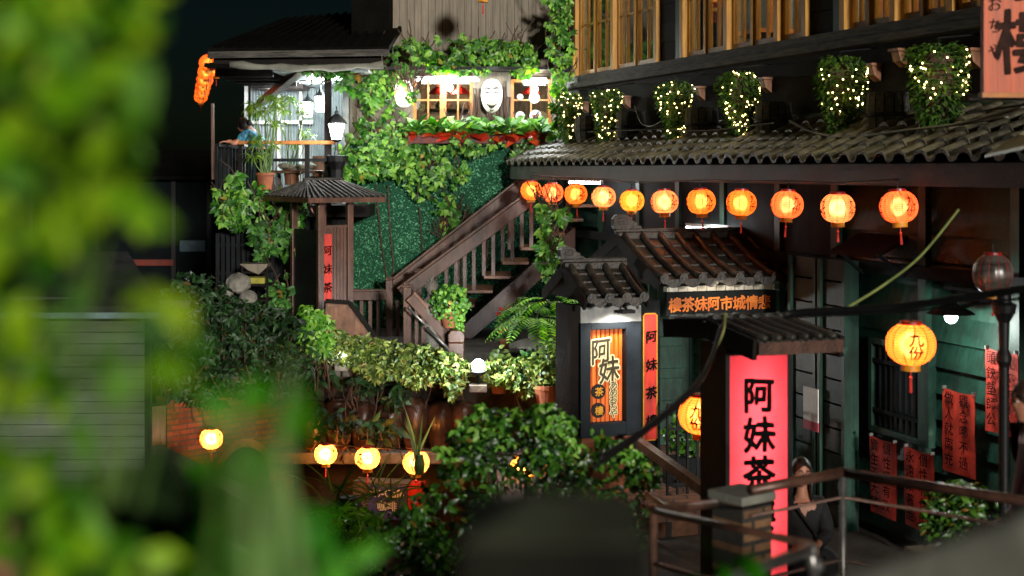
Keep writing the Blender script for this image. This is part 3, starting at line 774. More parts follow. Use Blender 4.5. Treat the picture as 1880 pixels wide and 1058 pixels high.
# bark post and driftwood panels between the windows
b = MB()
for i in range(40):
    xx = rnd.uniform(P(864, 0, YW).x, P(936, 0, YW).x); zz = rnd.uniform(wz0, wz0 + .3); ln = rnd.uniform(.35, .75)
    zz = min(zz, wz1 - .1 - ln)
    b.tube([(xx, YW + .02, zz), (xx + rnd.uniform(-.02, .02), YW - rnd.uniform(.0, .05), zz + ln * .5), (xx + rnd.uniform(-.04, .04), YW + .02, zz + ln)], rnd.uniform(.008, .02), 5)
tag(b.build('bark_cladding', MT['stem']), 'rough strips of brown bark covering the post between the two windows', 'cladding')
for i, (px, py, r, lb) in enumerate(((955, 213, .075, 'small round white sticker at the lower left of the right window'), (983, 213, .1, 'round pinkish white sticker with dark lettering at lower right of the window'), (981, 180, .09, 'plain bright white round sticker on the upper right pane'), (955, 178, .05, 'small white lamp shaped sticker on the upper left pane'))):
    c = P(px, py, YW + .062); q = MB(); k = 20
    q.prism([(c.x + r * math.cos(2 * PI * j / k), YW + .06, c.z + r * math.sin(2 * PI * j / k)) for j in range(k)], (0, .006, 0))
    t = q.build('window_sticker', MT['white']); tag(t, lb, 'sticker')
    if i < 2:
        q = MB(); q.box(c.x - r * .6, c.x + r * .6, YW + .054, YW + .058, c.z - r * .12, c.z + r * .12)
        s = q.build('printed_band', MT['red'] if i else MT['ink'], t)

# planter under the window and its plants
px0, px1 = P(752, 0, YW).x, P(1000, 0, YW).x
pz = P(0, 250, YW).z
t = thing('window_planter', 'long red brown planter box under the ivy framed window', 'planter', ((px0 + px1) / 2, YW - .2, zt - .02))
b = MB(); b.box(px0, px1, YW - .34, YW - .31, zt - .02, pz); b.box(px0, px0 + .03, YW - .309, YW - .02, zt - .02, pz); b.box(px1 - .03, px1, YW - .309, YW - .02, zt - .02, pz); b.box(px0 + .031, px1 - .031, YW - .309, YW - .02, zt - .02, zt + .02)
b.build('box', mat('planter_wood', '#5e1d12', '#35100a', .6, 6, .2), t)
MB().box(px0 + .032, px1 - .032, YW - .308, YW - .021, zt + .021, pz - .03).build('soil', MT['earth'], t)
hx = [770, 800, 832, 864, 900, 930, 962, 990]
for i, px in enumerate(hx):
    c = P(px, 246, YW - .2); red = i in (2, 3, 5, 6, 7)
    t = thing('foliage_plant', ('broad leaved green plant with red lower leaves, ' if red else 'broad leaved bright green plant, ') + ['first', 'second', 'third', 'fourth', 'fifth', 'sixth', 'seventh', 'last'][i] + ' from the left in the window planter', 'plant', c, group='plants in the window planter')
    for nm, mm, cnt, up, L in (('leaves', LF['ivy'], 34, .8, (.22, .38)), ('red_leaves', LF['redleaf'], 18 if red else 5, -.15, (.2, .32))):
        a = rng.uniform(0, 2 * PI, cnt); D = np.stack([np.cos(a), np.sin(a) * .7 - .25, rng.uniform(up - .5, up + .6, cnt)], 1)
        Pt = np.array(c)[None] + rng.normal(0, .03, (cnt, 3)); Nn = np.stack([-np.cos(a) * .4, -np.sin(a) * .3 - 1.0, np.full(cnt, .8)], 1)
        Pt[:, 1] -= .12; V, F = leafset(Pt, D, Nn, rng.uniform(*L, cnt), .42, .2, .3); link_mesh(nm, V, F, mm, t)

# ------------------------------------------------------------------ ivy masses (each climbs its own stretch of wall)
def ivy(label, poly, n, Y0, Y1, L=(.065, .185), m=None, seed=1, face=(.1, -1, .35), stems=None, cluster=5, dens=True, up=(.15, .5)):
    pts = polypts(poly, n, Y0, Y1, clumpy(.03, .12, seed) if dens else None)
    c = pts.mean(0); t = thing('climbing_ivy', label, 'ivy', (c[0], Y1, pts[:, 2].min()), group='ivy on the tea house')
    leaves('leaves', m or LF['ivy'], t, pts, L, Wr=.55, face=face, spread=.45, cluster=cluster)
    b = MB(); q = stems or []
    for s in q: b.tube([P(*p) for p in s], .012, 5)
    for k in range(46):
        a = pts[rnd.randrange(n)]; p2 = a + np.array((rnd.uniform(-.25, .25), .02, rnd.uniform(*up))); mid = (a + p2) / 2 + np.array((rnd.uniform(-.06, .06), 0, 0))
        b.tube([a, mid, p2], rnd.uniform(.005, .011), 4)
    b.build('stems', MT['stem'], t)
    return t
ivy('thick ivy fringe hanging over the awning above the lit window', [(655, 92), (700, 74), (760, 70), (860, 70), (960, 80), (988, 92), (985, 125), (960, 145), (940, 120), (860, 132), (790, 128), (740, 140), (690, 150), (655, 120)], 300, 22.95, 23.35, seed=3)
ivy('tall ivy column climbing left of the lit window beside the balcony', [(655, 110), (720, 130), (730, 200), (760, 215), (755, 290), (690, 330), (615, 325), (600, 300), (640, 260), (668, 200)], 340, 23.05, 23.42, seed=5)
ivy('broad ivy curtain spread over the turf wall below the planter', [(690, 225), (760, 225), (800, 255), (870, 275), (868, 320), (835, 340), (840, 380), (815, 445), (805, 400), (780, 375), (765, 425), (762, 380), (740, 330), (700, 320), (690, 280)], 190, 23.2, 23.44, seed=7, stems=[[(712, 340, 23.4), (716, 420, 23.44), (722, 480, 23.44), (718, 600, 23.45)], [(770, 380, 23.4), (776, 470, 23.44), (760, 560, 23.45)], [(690, 340, 23.4), (700, 450, 23.45), (712, 520, 23.45), (724, 610, 23.45)]])
ivy('sparse ivy sprays reaching right of the curtain over the planter edge', [(800, 235), (870, 250), (930, 255), (990, 250), (985, 270), (900, 268), (870, 285), (855, 275)], 34, 23.05, 23.3, seed=8, dens=False)
ivy('slender ivy trail hanging from the roof at the house corner', [(1005, -5), (1045, -5), (1050, 95), (1040, 180), (1030, 280), (1008, 270), (1018, 170), (1005, 60)], 120, 22.7, 22.95, seed=9, L=(.1, .16), dens=False)
ivy('ivy trail hanging behind the first lanterns at the stair top', [(985, 375), (1040, 380), (1046, 400), (1020, 430), (1030, 450), (1005, 515), (988, 480), (990, 420)], 60, 19.8, 20.05, seed=10, L=(.1, .16), dens=False, stems=[[(1012, 360, 20), (1016, 430, 20), (1008, 520, 20)]])
ivy('small ivy sprigs creeping on the turf wall beside the stair rail', [(815, 400), (850, 360), (870, 380), (850, 430), (830, 470), (812, 440)], 22, 23.3, 23.44, seed=12, dens=False)
ivy('ivy tufts rising round the upper stair posts near the eave', [(940, 255), (985, 265), (975, 300), (955, 345), (942, 330)], 24, 23.2, 23.42, seed=13, dens=False)
ivy('dense ivy hump on the left balcony corner under the railing', [(395, 345), (430, 318), (470, 330), (505, 350), (545, 350), (560, 380), (545, 450), (530, 500), (515, 420), (470, 400), (430, 420), (400, 410)], 300, 21.6, 22.2, seed=14)
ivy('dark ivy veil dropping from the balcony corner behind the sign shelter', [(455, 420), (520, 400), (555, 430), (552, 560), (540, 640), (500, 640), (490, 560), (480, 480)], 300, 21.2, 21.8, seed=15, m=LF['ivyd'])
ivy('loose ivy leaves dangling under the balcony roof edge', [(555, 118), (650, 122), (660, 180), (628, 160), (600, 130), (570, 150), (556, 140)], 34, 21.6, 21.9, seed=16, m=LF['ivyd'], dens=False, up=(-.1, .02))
ivy('few ivy leaves hanging in front of the white paper lamp', [(722, 150), (762, 150), (764, 178), (748, 200), (728, 196)], 9, 22.4, 22.5, seed=17, dens=False, L=(.08, .14))

# ================================================================== GARDEN TERRACE
zt0 = ZC - 2.62
# ---- sign shelter with ribbed hip roof
kc = P(588, 600, 20.4)
KM = frame((.86, .51), (kc.x, kc.y, ZC))
def kz(py): return (313 - py) * 20.4 / FPX
K = thing('sign_shelter', 'brown wooden sign shelter with ribbed hip roof left of the garden stair', 'shelter', (kc.x, kc.y, zt0), math.atan2(.51, .86))
zf = -2.62
kw, kd = .46, 1.0
b = MB(KM)
for xx, yy in ((0, 0), (kw, 0), (0, kd), (kw, kd)): b.box(xx - .045, xx + .045, yy - .045, yy + .045, zf, kz(364))
b.each('post', MT['brown'], K, bevel=.006)
b = MB(KM)
nsl = 7
for i in range(nsl):
    xa = .046 + (kw - .092) * i / nsl; xb = .046 + (kw - .092) * (i + 1) / nsl; b.box(xa, xb - .006, -.005 , .02, kz(600), kz(420))
b.box(.046, kw - .046, -.02, .03, kz(419.9), kz(414))
b.build('slat_panel', MT['brown'], K)
MB(KM).box(-.02, .02, .046, kd - .046, kz(600), kz(424)).build('side_panel', MT['black'], K)
MB(KM).box(.03, .17, -.022, -.008, kz(598), kz(430)).build('couplet', MT['couplet'], K)
b = MB(KM)
column(b, '阿妹茶樓', .155, (.1, -.024, kz(461)), .265, bold=.02, slant=.08)
b.build('writing', MT['ink'], K)
# roof
e0, e1, f0, f1 = -.34, kw + .4, -.38, kd + .4; ez = kz(362); rzz = kz(333); rx_a, rx_b = .0, kw + .08; ry = (f0 + f1) / 2
Vr = [(e0, f0, ez), (e1, f0, ez), (e1, f1, ez), (e0, f1, ez), (rx_a, ry, rzz), (rx_b, ry, rzz)]
b = MB(KM); b.add(Vr, [(0, 1, 5, 4), (2, 3, 4, 5), (1, 2, 5), (3, 0, 4)]); b.add([(e0, f0, ez - .003), (e1, f0, ez - .003), (e1, f1, ez - .003), (e0, f1, ez - .003)], [(0, 3, 2, 1)])
rf = b.build('roof', MT['darkwood'], K)
b = MB(KM)
def rib(p, q): b.bar(Vector(p) + Vector((0, 0, .012)), Vector(q) + Vector((0, 0, .012)), .022, .026)
for i in range(15):
    t = i / 14; xe = e0 + (e1 - e0) * t; rib((xe, f0, ez), (min(max(xe, rx_a), rx_b) if .28 < t < .72 else rx_a + (rx_b - rx_a) * min(1, max(0, (t - .1) / .8)), ry, rzz))
for i in range(1, 12):
    t = i / 12; ye = f0 + (f1 - f0) * t; rib((e0, ye, ez), (rx_a, ry, rzz)); rib((e1, ye, ez), (rx_b, ry, rzz))
b.build('ribs', MT['greywood'], rf)
b = MB(KM); b.box(e0, e1, f0, f0 + .03, ez - .075, ez - .004); b.box(e0, e1, f1 - .03, f1, ez - .075, ez - .004); b.box(e0, e0 + .03, f0 + .031, f1 - .031, ez - .075, ez - .004); b.box(e1 - .03, e1, f0 + .031, f1 - .031, ez - .075, ez - .004)
b.build('eave_board', MT['brown'], K)
MB(KM).bar((rx_a - .05, ry, rzz + .025), (rx_b + .05, ry, rzz + .025), .06, .04).build('ridge_cap', MT['greywood'], K)
b = MB(KM)
b.tube([(.06, .5, kz(368)), (.05, .45, kz(385)), (.1, .42, kz(400)), (.15, .45, kz(388)), (.13, .5, kz(372))], .012, 6)
b.build('pink_cable', mat('pink_cable', '#d79a8c', '#b87868', .5), K)

# ---- garden stair
YF, YB = 21.92, 22.95
S = thing('garden_stair', 'brown timber stair climbing to the right in front of the turf wall', 'stair', P(720, 640, 20.8) + Vector((0, 0, 0)))
def pz(py, Y): return ZC + (313 - py) * Y / FPX
def pxX(px, Y): return (px - 940) * Y / FPX
treads = []
for k in range(9):
    xr = pxX(838 + 33.3 * k, YF); z = pz(585 - 26.2 * k, YF); treads.append((xr - .42, xr, z))
    b = MB(); b.box(xr - .42, xr, YF - .02, YB, z - .05, z); b.build('tread', MT['tread'], S, bevel=.008)
b = MB()
for yy in (22.1, 22.8):
    b.prism([(pxX(800, 22.3), yy, pz(640, 22.3)), (pxX(842, 22.3), yy, pz(640, 22.3)), (pxX(1055, 22.3), yy, pz(458, 22.3)), (pxX(1055, 22.3), yy, pz(415, 22.3))], (0, .07, 0))
b.each('stringer', MT['brown'], S)
HRa, HRb = P(738, 541, YF), P(975, 366, YF)
b = MB(); b.bar(HRa, HRb, .07, .19); q = b.build('front_handrail', MT['brown'], S, bevel=.01)
nn = (HRb - HRa).normalized(); up = Vector((-nn.z, 0, nn.x))
MB().bar(HRa + up * .115, HRb + up * .115, .12, .04).build('rail_cap', MT['brown'], q, bevel=.008)
A2, B2 = P(719, 531, YB), P(985, 322, YB)
b = MB(); b.bar(A2, B2, .07, .2); q = b.build('back_handrail', MT['brown'], S, bevel=.01)
MB().bar(A2 + up * .12, B2 + up * .12, .12, .04).build('rail_cap', MT['brown'], q, bevel=.008)
def rail_z(a, b_, x): return a.z + (b_.z - a.z) * (x - a.x) / (b_.x - a.x)
for zx in (452, 497, 537, 579, 625, 669, 713, 757, 801, 845):
    x = pxX(640 + zx / 2.519, YF); zz = [t[2] for t in treads if t[0] <= x <= t[1]]
    z0 = max(zz) if zz else treads[0][2] - .25
    MB().box(x - .028, x + .028, YF + .0, YF + .055, z0, rail_z(HRa, HRb, x) - .1).build('baluster', MT['brown'], S)
for px in (800, 845, 893, 935):
    x = pxX(px, YB); MB().box(x - .028, x + .028, YB - .1, YB - .05, rail_z(A2, B2, x) - .85, rail_z(A2, B2, x) - .1).build('baluster', MT['brown'], S)
def newel(px, pyt, pyb, Y, w, par, cap=True):
    x = pxX(px, Y); b = MB(); b.box(x - w / 2, x + w / 2, Y - w / 2, Y + w / 2, pz(pyb, Y), pz(pyt, Y)); b.box(x - w * .58, x + w * .58, Y - w * .58, Y + w * .58, pz(pyt, Y) + .001, pz(pyt, Y) + .03); b.box(x - w * .48, x + w * .48, Y - w * .48, Y + w * .48, pz(pyt, Y) + .031, pz(pyt, Y) + .05)
    return b.build('newel_post', MT['brown'], par, bevel=.008)
newel(715, 514, 642, 22.4, .11, S); newel(748.5, 527, 642, 20.1, .12, S); newel(768, 500, 560, YF + .1, .11, S)
# lower flight
L1, L2 = P(752, 545, 19.95), P(829, 628, 19.95)
MB().bar(L1, L2, .06, .14).build('lower_handrail', MT['brown'], S, bevel=.01)
dl = (L2 - L1).normalized(); upl = Vector((-dl.z, 0, dl.x))
MB().bar(L1 + upl * .09, L2 + upl * .09, .1, .035).build('lower_rail_cap', MT['tread'], S)
for px in (765, 777, 789, 800, 812): 
    x = pxX(px, 19.95); MB().box(x - .025, x + .025, 19.93, 19.98, pz(650, 19.95), rail_z(L1, L2, x) - .07).build('baluster', MT['brown'], S)
b = MB(); x = pxX(838, 19.8); b.box(x - .11, x + .11, 19.7, 19.92, pz(680, 19.8), pz(628, 19.8)); b.prism([(x - .11, 19.7, pz(627.9, 19.8)), (x + .11, 19.7, pz(627.9, 19.8)), (x + .12, 19.7, pz(613, 19.8)), (x + .07, 19.7, pz(605, 19.8)), (x - .07, 19.7, pz(605, 19.8)), (x - .12, 19.7, pz(613, 19.8))], (0, .22, 0))
b.build('foot_post', MT['brown'], S, bevel=.015)
for a, c in (((749, 566), (781, 596)), ((785, 604), (824, 641))):
    b = MB(); A, B = P(*a, 19.7), P(*c, 19.7); b.tube([A + Vector((0, .12, 0)), A, B, B + Vector((0, .12, 0))], .017, 8); b.build('metal_grab_rail', MT['steel'], S, smooth=True)
# landing rail at the left
b = MB(); b.box(pxX(648, 22.4), pxX(709, 22.4), 22.35, 22.45, pz(551, 22.4), pz(535, 22.4)); b.box(pxX(648, 22.4), pxX(709, 22.4), 22.33, 22.47, pz(534.9, 22.4), pz(531, 22.4)); b.build('landing_rail', MT['brown'], S, bevel=.006)
for px in (664, 680, 695, 730):
    x = pxX(px, 22.4); MB().box(x - .028, x + .028, 22.37, 22.42, zt0, pz(552, 22.4)).build('baluster', MT['brown'], S)
# dark slanting parapet rail by the shelter
t = thing('slanted_parapet', 'brown boarded parapet with dark cap sloping down in front of the shelter', 'parapet', P(640, 640, 19.7))
pa = [P(598, 557, 19.7), P(642, 560, 19.7), P(688, 622, 19.7)]
b = MB(); b.prism([pa[0], P(598, 640, 19.7), P(688, 640, 19.7), pa[2], pa[1]], (0, .05, 0)); b.build('board', MT['tread'], t)
b = MB(); b.bar(pa[0] + Vector((0, .02, .03)), pa[1] + Vector((0, .02, .03)), .12, .05); b.bar(pa[1] + Vector((0, .02, .03)), pa[2] + Vector((0, .02, .03)), .12, .05); b.build('cap_rail', MT['darkwood'], t)

# ---- statue and hanging plant beside the stair foot
st = P(792, 600, 20.05); t = thing('stone_figure', 'grey stone figure with coiled hair standing behind the round hanging plant', 'statue', (st.x, st.y, zt0))
hz = pz(531, 20.05)
b = MB(); b.lathe([(.13, zt0), (.15, zt0 + .25), (.12, hz - .42), (.15, hz - .3), (.16, hz - .2), (.09, hz - .13), (.055, hz - .1), (.06, hz - .07)], (st.x, st.y, 0), 18); 
b.build('body', MT['stone'], t, smooth=True)
V, F = head_mesh(Matrix.Translation((st.x, st.y, hz)), 1.0); link_mesh('head', V, F, MT['stone'], t, smooth=True)
b = MB(); b.ball((st.x, st.y + .02, hz + .035), .085, .095, .09); b.ball((st.x, st.y + .02, hz + .13), .035)
for i in range(40):
    a = i * 2.4; zz = .02 + .1 * (i / 40); r = math.sqrt(max(.001, 1 - (zz / .13) ** 2)) * .088
    b.ball((st.x + r * math.cos(a), st.y + .02 + r * math.sin(a), hz + zz), .016, n=6, m=4)
b.build('coiled_hair', MT['stone'], t, smooth=True)
pc = P(827, 562, 19.85); t = thing('hanging_plant', 'round bushy pot plant with trailing yellow green shoots at the stair foot', 'plant', (pc.x, pc.y, pc.z - .4))
MB().lathe([(.1, -.3), (.15, -.08), (.16, -.06)], pc, 16).build('pot', MT['terracotta'], t)
q, d = ball_pts(pc + Vector((0, 0, .05)), (.27, .22, .26), 420, .75); leaves('leaves', LF['ivy'], t, q, (.05, .085), Wr=.8, face=(0, -1, .3), spread=.5, cluster=1)
q = np.concatenate([np.array(P(850 + rnd.uniform(-6, 8), 560, 19.8))[None] + np.stack([rng.normal(0, .03, 40), rng.normal(0, .03, 40), -np.linspace(0, .33, 40)], 1), np.array(P(845 + rnd.uniform(-25, -10), 575, 19.75))[None] + np.stack([rng.normal(0, .03, 30), rng.normal(0, .03, 30), -np.linspace(0, .25, 30)], 1)])
leaves('trailing_shoots', LF['fern'], t, q, (.045, .07), Wr=.8, cluster=1)

# ---- hedge along the terrace edge, retaining wall, jars
wx0, wx1 = pxX(505, 20), pxX(1062, 20)
nx, nz = 60, 26; V = []; F = []
for j in range(nz + 1):
    for i in range(nx + 1):
        x = wx0 + (wx1 - wx0) * i / nx; z = ZC - 6.2 + (3.3) * j / nz
        V.append((x, 20.05 + .06 * math.sin(x * 5 + z * 3) + .05 * math.sin(z * 9 - x * 4) + rnd.uniform(-.03, .03), z))
for j in range(nz):
    for i in range(nx): a = j * (nx + 1) + i; F.append((a, a + 1, a + nx + 2, a + nx + 1))
k = len(V); V += [(wx0, 20.29, ZC - 6.2), (wx1, 20.29, ZC - 6.2), (wx1, 20.29, ZC - 2.9), (wx0, 20.29, ZC - 2.9)]; F.append((k + 3, k + 2, k + 1, k)); F.append((nz * (nx + 1), nz * (nx + 1) + nx, k + 2, k + 3))
tag(link_mesh('retaining_wall', V, F, MT['earth'], smooth=True), 'rough dark earth retaining wall below the terrace hedge', 'wall')
b = MB()
for i in range(9):
    xa = wx0 + (wx1 - wx0) * i / 9; b.box(xa + .01, xa + (wx1 - wx0) / 9 - .01, 19.85, 20.6, ZC - 2.9, ZC - 2.74 + .02 * math.sin(i * 3))
tag(b.build('stone_coping', MT['stone'], bevel=.02), 'mossy stone coping along the top of the earth wall', 'coping')
hedge_poly = [(556, 598), (590, 606), (612, 604), (640, 614), (700, 624), (760, 632), (840, 650), (858, 662), (856, 700), (830, 735), (800, 700), (760, 712), (720, 690), (690, 700), (640, 668), (610, 668), (560, 650)]
hp2 = [(850, 655), (878, 690), (898, 665), (960, 655), (1045, 668), (1046, 720), (1020, 750), (1000, 715), (960, 730), (930, 705), (900, 705)]
def hedge(label, poly, n, Y0, Y1, m, L=(.08, .15), seed=2, spread=.6, Wr=.45, stems=20, cat='hedge', name='terrace_hedge'):
    pts = polypts(poly, n, Y0, Y1, clumpy(.05, .25, seed)); c = pts.mean(0); t = thing(name, label, cat, (c[0], c[1], pts[:, 2].min()))
    leaves('leaves', m, t, pts, L, Wr=Wr, face=(0, -1, .7), spread=spread, cluster=3, down=.3)
    b = MB()
    for i in range(stems):
        a = pts[rnd.randrange(n)]; e = a + np.array((rnd.uniform(-.2, .2), rnd.uniform(0, .2), -rnd.uniform(.25, .6))); b.tube([a, (a + e) / 2 + np.array((rnd.uniform(-.05, .05), 0, 0)), e], [.006, .009, .012], 5)
    b.build('stems', MT['stem'], t); return t
hedge('clipped leafy hedge lit pale green along the terrace left of the floodlight', hedge_poly, 3300, 18.9, 19.9, LF['hedge'], L=(.045, .105), seed=21, stems=12)
hedge('low leafy hedge right of the floodlight over terracotta pots', hp2, 1150, 18.8, 19.7, LF['hedge'], L=(.045, .105), seed=22, stems=10)
hedge('pale leafy shrub rising beside the shelter at the left hedge end', [(556, 560), (590, 570), (606, 590), (612, 625), (600, 645), (575, 650), (555, 620)], 260, 18.6, 19.3, LF['fern'], seed=23, L=(.08, .15))
hedge('shady shrub mass below the balcony corner over the lower lane', [(290, 560), (330, 500), (400, 510), (440, 545), (500, 560), (560, 590), (590, 640), (560, 700), (520, 740), (440, 730), (380, 750), (330, 740), (285, 690)], 1900, 18.4, 19.8, LF['dark'], seed=24, L=(.06, .15), stems=60, cat='shrub', name='shade_shrub')  # darker leaf colours stand in for the shade over this shrub
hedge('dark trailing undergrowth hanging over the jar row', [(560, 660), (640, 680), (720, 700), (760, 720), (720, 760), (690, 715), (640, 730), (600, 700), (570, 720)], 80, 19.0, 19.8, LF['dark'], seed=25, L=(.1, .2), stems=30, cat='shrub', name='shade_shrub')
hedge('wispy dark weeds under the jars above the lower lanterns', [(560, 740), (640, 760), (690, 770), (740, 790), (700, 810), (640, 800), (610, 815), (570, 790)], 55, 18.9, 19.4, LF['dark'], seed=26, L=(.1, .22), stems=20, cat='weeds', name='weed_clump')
# jars
jx = [578, 622, 668, 716, 762, 808, 852]; ordn = ['first', 'second', 'third', 'fourth', 'fifth', 'sixth', 'last']
ledge = MB(); ledge.box(wx0, pxX(900, 19.7), 19.35, 20.0, ZC - 4.02, ZC - 3.86); tag(ledge.build('jar_ledge', MT['stone'], bevel=.02), 'stone ledge carrying the row of clay jars', 'ledge')
MT['jar'] = mat('jar_glaze', '#54382a', '#2c1d16', .3, 5, .15, 20)
jt = None
for i, px in enumerate(jx):
    loc = (pxX(px, 19.66), 19.66, ZC - 3.86); lb = 'upturned brown clay jar, %s from the left on the ledge under the hedge' % ordn[i]
    if jt is None:
        jt = thing('clay_jar', lb, 'jar', loc, group='clay jars on the ledge')
        MB().lathe([(.11, 0), (.155, .08), (.195, .3), (.2, .45), (.17, .6), (.1, .66), (.001, .68)], n=24).build('body', MT['jar'], jt, smooth=True, local=True)
        MB().lathe([(.125, .0), (.135, .015), (.125, .03)], n=24, cap=False).build('rim', MT['terracotta'], jt, smooth=True, local=True)
    else: dup(jt, loc, i * .7, 1 + .05 * math.sin(i * 2), lb)

# ---- garden floodlight and white garden lantern
fc = P(878, 672, 18.7); t = thing('garden_floodlight', 'dazzling white floodlight on a low stone pedestal in the hedge', 'lamp', (fc.x, fc.y, fc.z - .34))
MB().box(fc.x - .12, fc.x + .12, fc.y - .1, fc.y + .18, fc.z - .34, fc.z - .24).build('pedestal', MT['earth'], t, bevel=.01)
b = MB(); b.tube([fc + Vector((0, .06, -.24)), fc + Vector((0, .06, -.1))], .03, 8); b.lathe([(.06, -.12), (.1, -.1), (.11, -.07), (.07, -.06)], fc, 16); b.build('housing', MT['black'], t)
MB().ball(fc, .088, .088, .092).build('lit_globe', emit('flood_glow', (.95, 1, 1), 40), t, smooth=True)
lamp('flood_lamp', fc + Vector((0, -.16, .1)), 130, (.95, 1, 1), .08, t)
gc = P(629, 640, 19.45); t = thing('garden_lantern', 'small white lit garden lantern with peaked roof behind the hedge leaves', 'lamp', (gc.x, gc.y, gc.z - .3))
b = MB(); b.box(gc.x - .1, gc.x + .1, gc.y - .1, gc.y + .1, gc.z - .3, gc.z - .13); b.box(gc.x - .13, gc.x + .13, gc.y - .13, gc.y + .13, gc.z - .129, gc.z - .1); b.build('base', MT['stone'], t, bevel=.008)
MB().box(gc.x - .07, gc.x + .07, gc.y - .07, gc.y + .07, gc.z - .099, gc.z + .06).build('glowing_box', emit('garden_glow', (1, .98, .95), 1.6), t)
MB().add([(gc.x - .15, gc.y - .15, gc.z + .061), (gc.x + .15, gc.y - .15, gc.z + .061), (gc.x + .15, gc.y + .15, gc.z + .061), (gc.x - .15, gc.y + .15, gc.z + .061), (gc.x, gc.y, gc.z + .17)], [(0, 1, 4), (1, 2, 4), (2, 3, 4), (3, 0, 4), (3, 2, 1, 0)]).build('roof', MT['stone'], t)
lamp('lantern_light', gc + Vector((0, -.2, .0)), 9, (1, .97, .92), .06, t)

# ---- coach lamp on its dark pillar beside the balcony
cl = P(618, 238, 22.0); t = thing('coach_lamp', 'black six sided coach lamp with bright frosted panes left of the ivy', 'lamp', (cl.x, cl.y, P(0, 290, 22).z))
def hexl(prof, n=6): 
    return MB().lathe(prof, (cl.x, cl.y, cl.z), n)
hexl([(.075, -.15), (.13, .09)][::1]).build('frosted_panes', emit('frost_glow', (1, .98, 1), 14), t)
hexl([(.175, .091), (.15, .125), (.08, .2), (.035, .24), (.03, .28), (.012, .3), (.012, .36)]).build('hood', MT['black'], t)
b = MB()
for k in range(6): a = 2 * PI * k / 6; b.bar((cl.x + .078 * math.cos(a), cl.y + .078 * math.sin(a), cl.z - .15), (cl.x + .133 * math.cos(a), cl.y + .133 * math.sin(a), cl.z + .09), .013, .013)
b.build('glazing_bars', MT['black'], t)
hexl([(.05, -.4), (.028, -.33), (.03, -.2), (.085, -.165), (.08, -.151)]).build('stem', MT['black'], t)
b = MB(); b.lathe([(.1, P(0, 335, 22).z - cl.z), (.1, -.62), (.15, -.5), (.16, -.41), (.12, -.401)], cl, 8); b.build('pillar', MT['black'], t)
lamp('coach_light', cl + Vector((.06, -.32, -.02)), 90, (.97, .98, 1), .1, t)
pr = None
for i, (px, py, Y) in enumerate(((565, 198, 24.6), (588, 188, 24.2))):
    c = P(px, py, Y); lb = ['left white hanging lantern lamp under the balcony ceiling', 'right white hanging lantern lamp on a scroll bracket by the post'][i]
    t = thing('hanging_lamp', lb, 'lamp', c, group='white lamps under the balcony ceiling')
    MB().lathe([(.07, -.16), (.095, .1)], c, 6).build('frosted_panes', emit('frost_glow_soft', (1, .99, .98), 8), t)
    MB().lathe([(.12, .101), (.03, .19), (.015, .24)], c, 6).build('hood', MT['black'], t)
    b = MB(); b.tube([c + Vector((0, 0, .24)), c + Vector((0, 0, .3)), c + Vector((.06, 0, .36)), c + Vector((.14, .0, .34)), c + Vector((.16, 0, .2))], .012, 6); b.build('bracket', MT['black'], t)

# ---- potted papyrus on the balcony edge, palm behind
def papyrus(label, px, pyb, Y, pyt, n, name='potted_papyrus', pot=True, spread=26):
    base = P(px, pyb, Y); t = thing(name, label, 'plant', base)
    ph = .26
    if pot:
        MB().lathe([(.1, 0), (.13, ph - .04), (.145, ph - .04), (.145, ph), (.12, ph)], base, 20, cap=False).build('pot', MT['terracotta'], t, smooth=False)
        MB().lathe([(.12, ph - .05), (.001, ph - .045)], base, 16).build('soil', MT['earth'], t)
    b = MB(); tips = []
    for i in range(n):
        r = P(px + rnd.uniform(-8, 8), 0, Y); tx = P(px + rnd.uniform(-spread, spread), pyt + rnd.uniform(-8, 45) if i > n // 4 else rnd.uniform(pyt + 60, pyb - 40), Y + rnd.uniform(-.1, .1))
        a = Vector((r.x, Y, base.z + ph - .05)); b.tube([a, (a + tx) / 2 + Vector((rnd.uniform(-.03, .03), 0, 0)), tx], [.009, .007, .005], 5); tips.append(tx)
    b.build('stems', MT['greenstem'], t)
    Pt = []; D = []
    for q in tips:
        for k in range(22):
            a = k * 2.4; Pt.append(q); D.append((math.cos(a), math.sin(a), rnd.uniform(-.5, .6)))
    Pt = np.array([tuple(x) for x in Pt]); D = np.array(D); V, F = leafset(Pt, D, np.tile([0, 0, 1.0], (len(Pt), 1)), rng.uniform(.12, .24, len(Pt)), .09, .1, .5); link_mesh('leaf_umbrellas', V, F, LF['papyrus'], t)
    return t
papyrus('tall umbrella papyrus in a terracotta pot outside the balcony panels', 487, 348, 22.0, 185, 22)
papyrus('darker second papyrus rising inside the balcony beside the wall', 535, 340, 23.6, 175, 10, spread=34)
# ---- rocks, stored cloth, little things under the balcony
b = MB(); b.ball((0, 0, .12), .2, .16, .13); 
for i, (px, py, r, lb) in enumerate(((437, 520, 1, 'larger pale rounded rock under the balcony ivy'), (412, 535, .7, 'smaller pale rock left of the larger one'), (455, 548, .75, 'flat pale rock in front of the stored cloths'))):
    c = P(px, py, 20.6); q = MB(); q.ball(c, .19 * r, .16 * r, .15 * r, 12, 8)
    for v in q.v: v += Vector((rnd.uniform(-.012, .012), rnd.uniform(-.012, .012), rnd.uniform(-.012, .012)))
    tag(q.build('pale_rock', mat('pale_rock', '#8b8880', '#5d5a53', .9, 5, .5, 14, spec=.1) if i == 0 else bpy.data.materials['pale_rock'], smooth=False), lb, 'rock', 'pale rocks under the balcony')
t = thing('storage_rack', 'low rack stacked with folded cloths beside the pale rocks', 'rack', P(470, 560, 21))
a, c = P(448, 0, 21.0).x, P(497, 0, 21.0).x
b = MB()
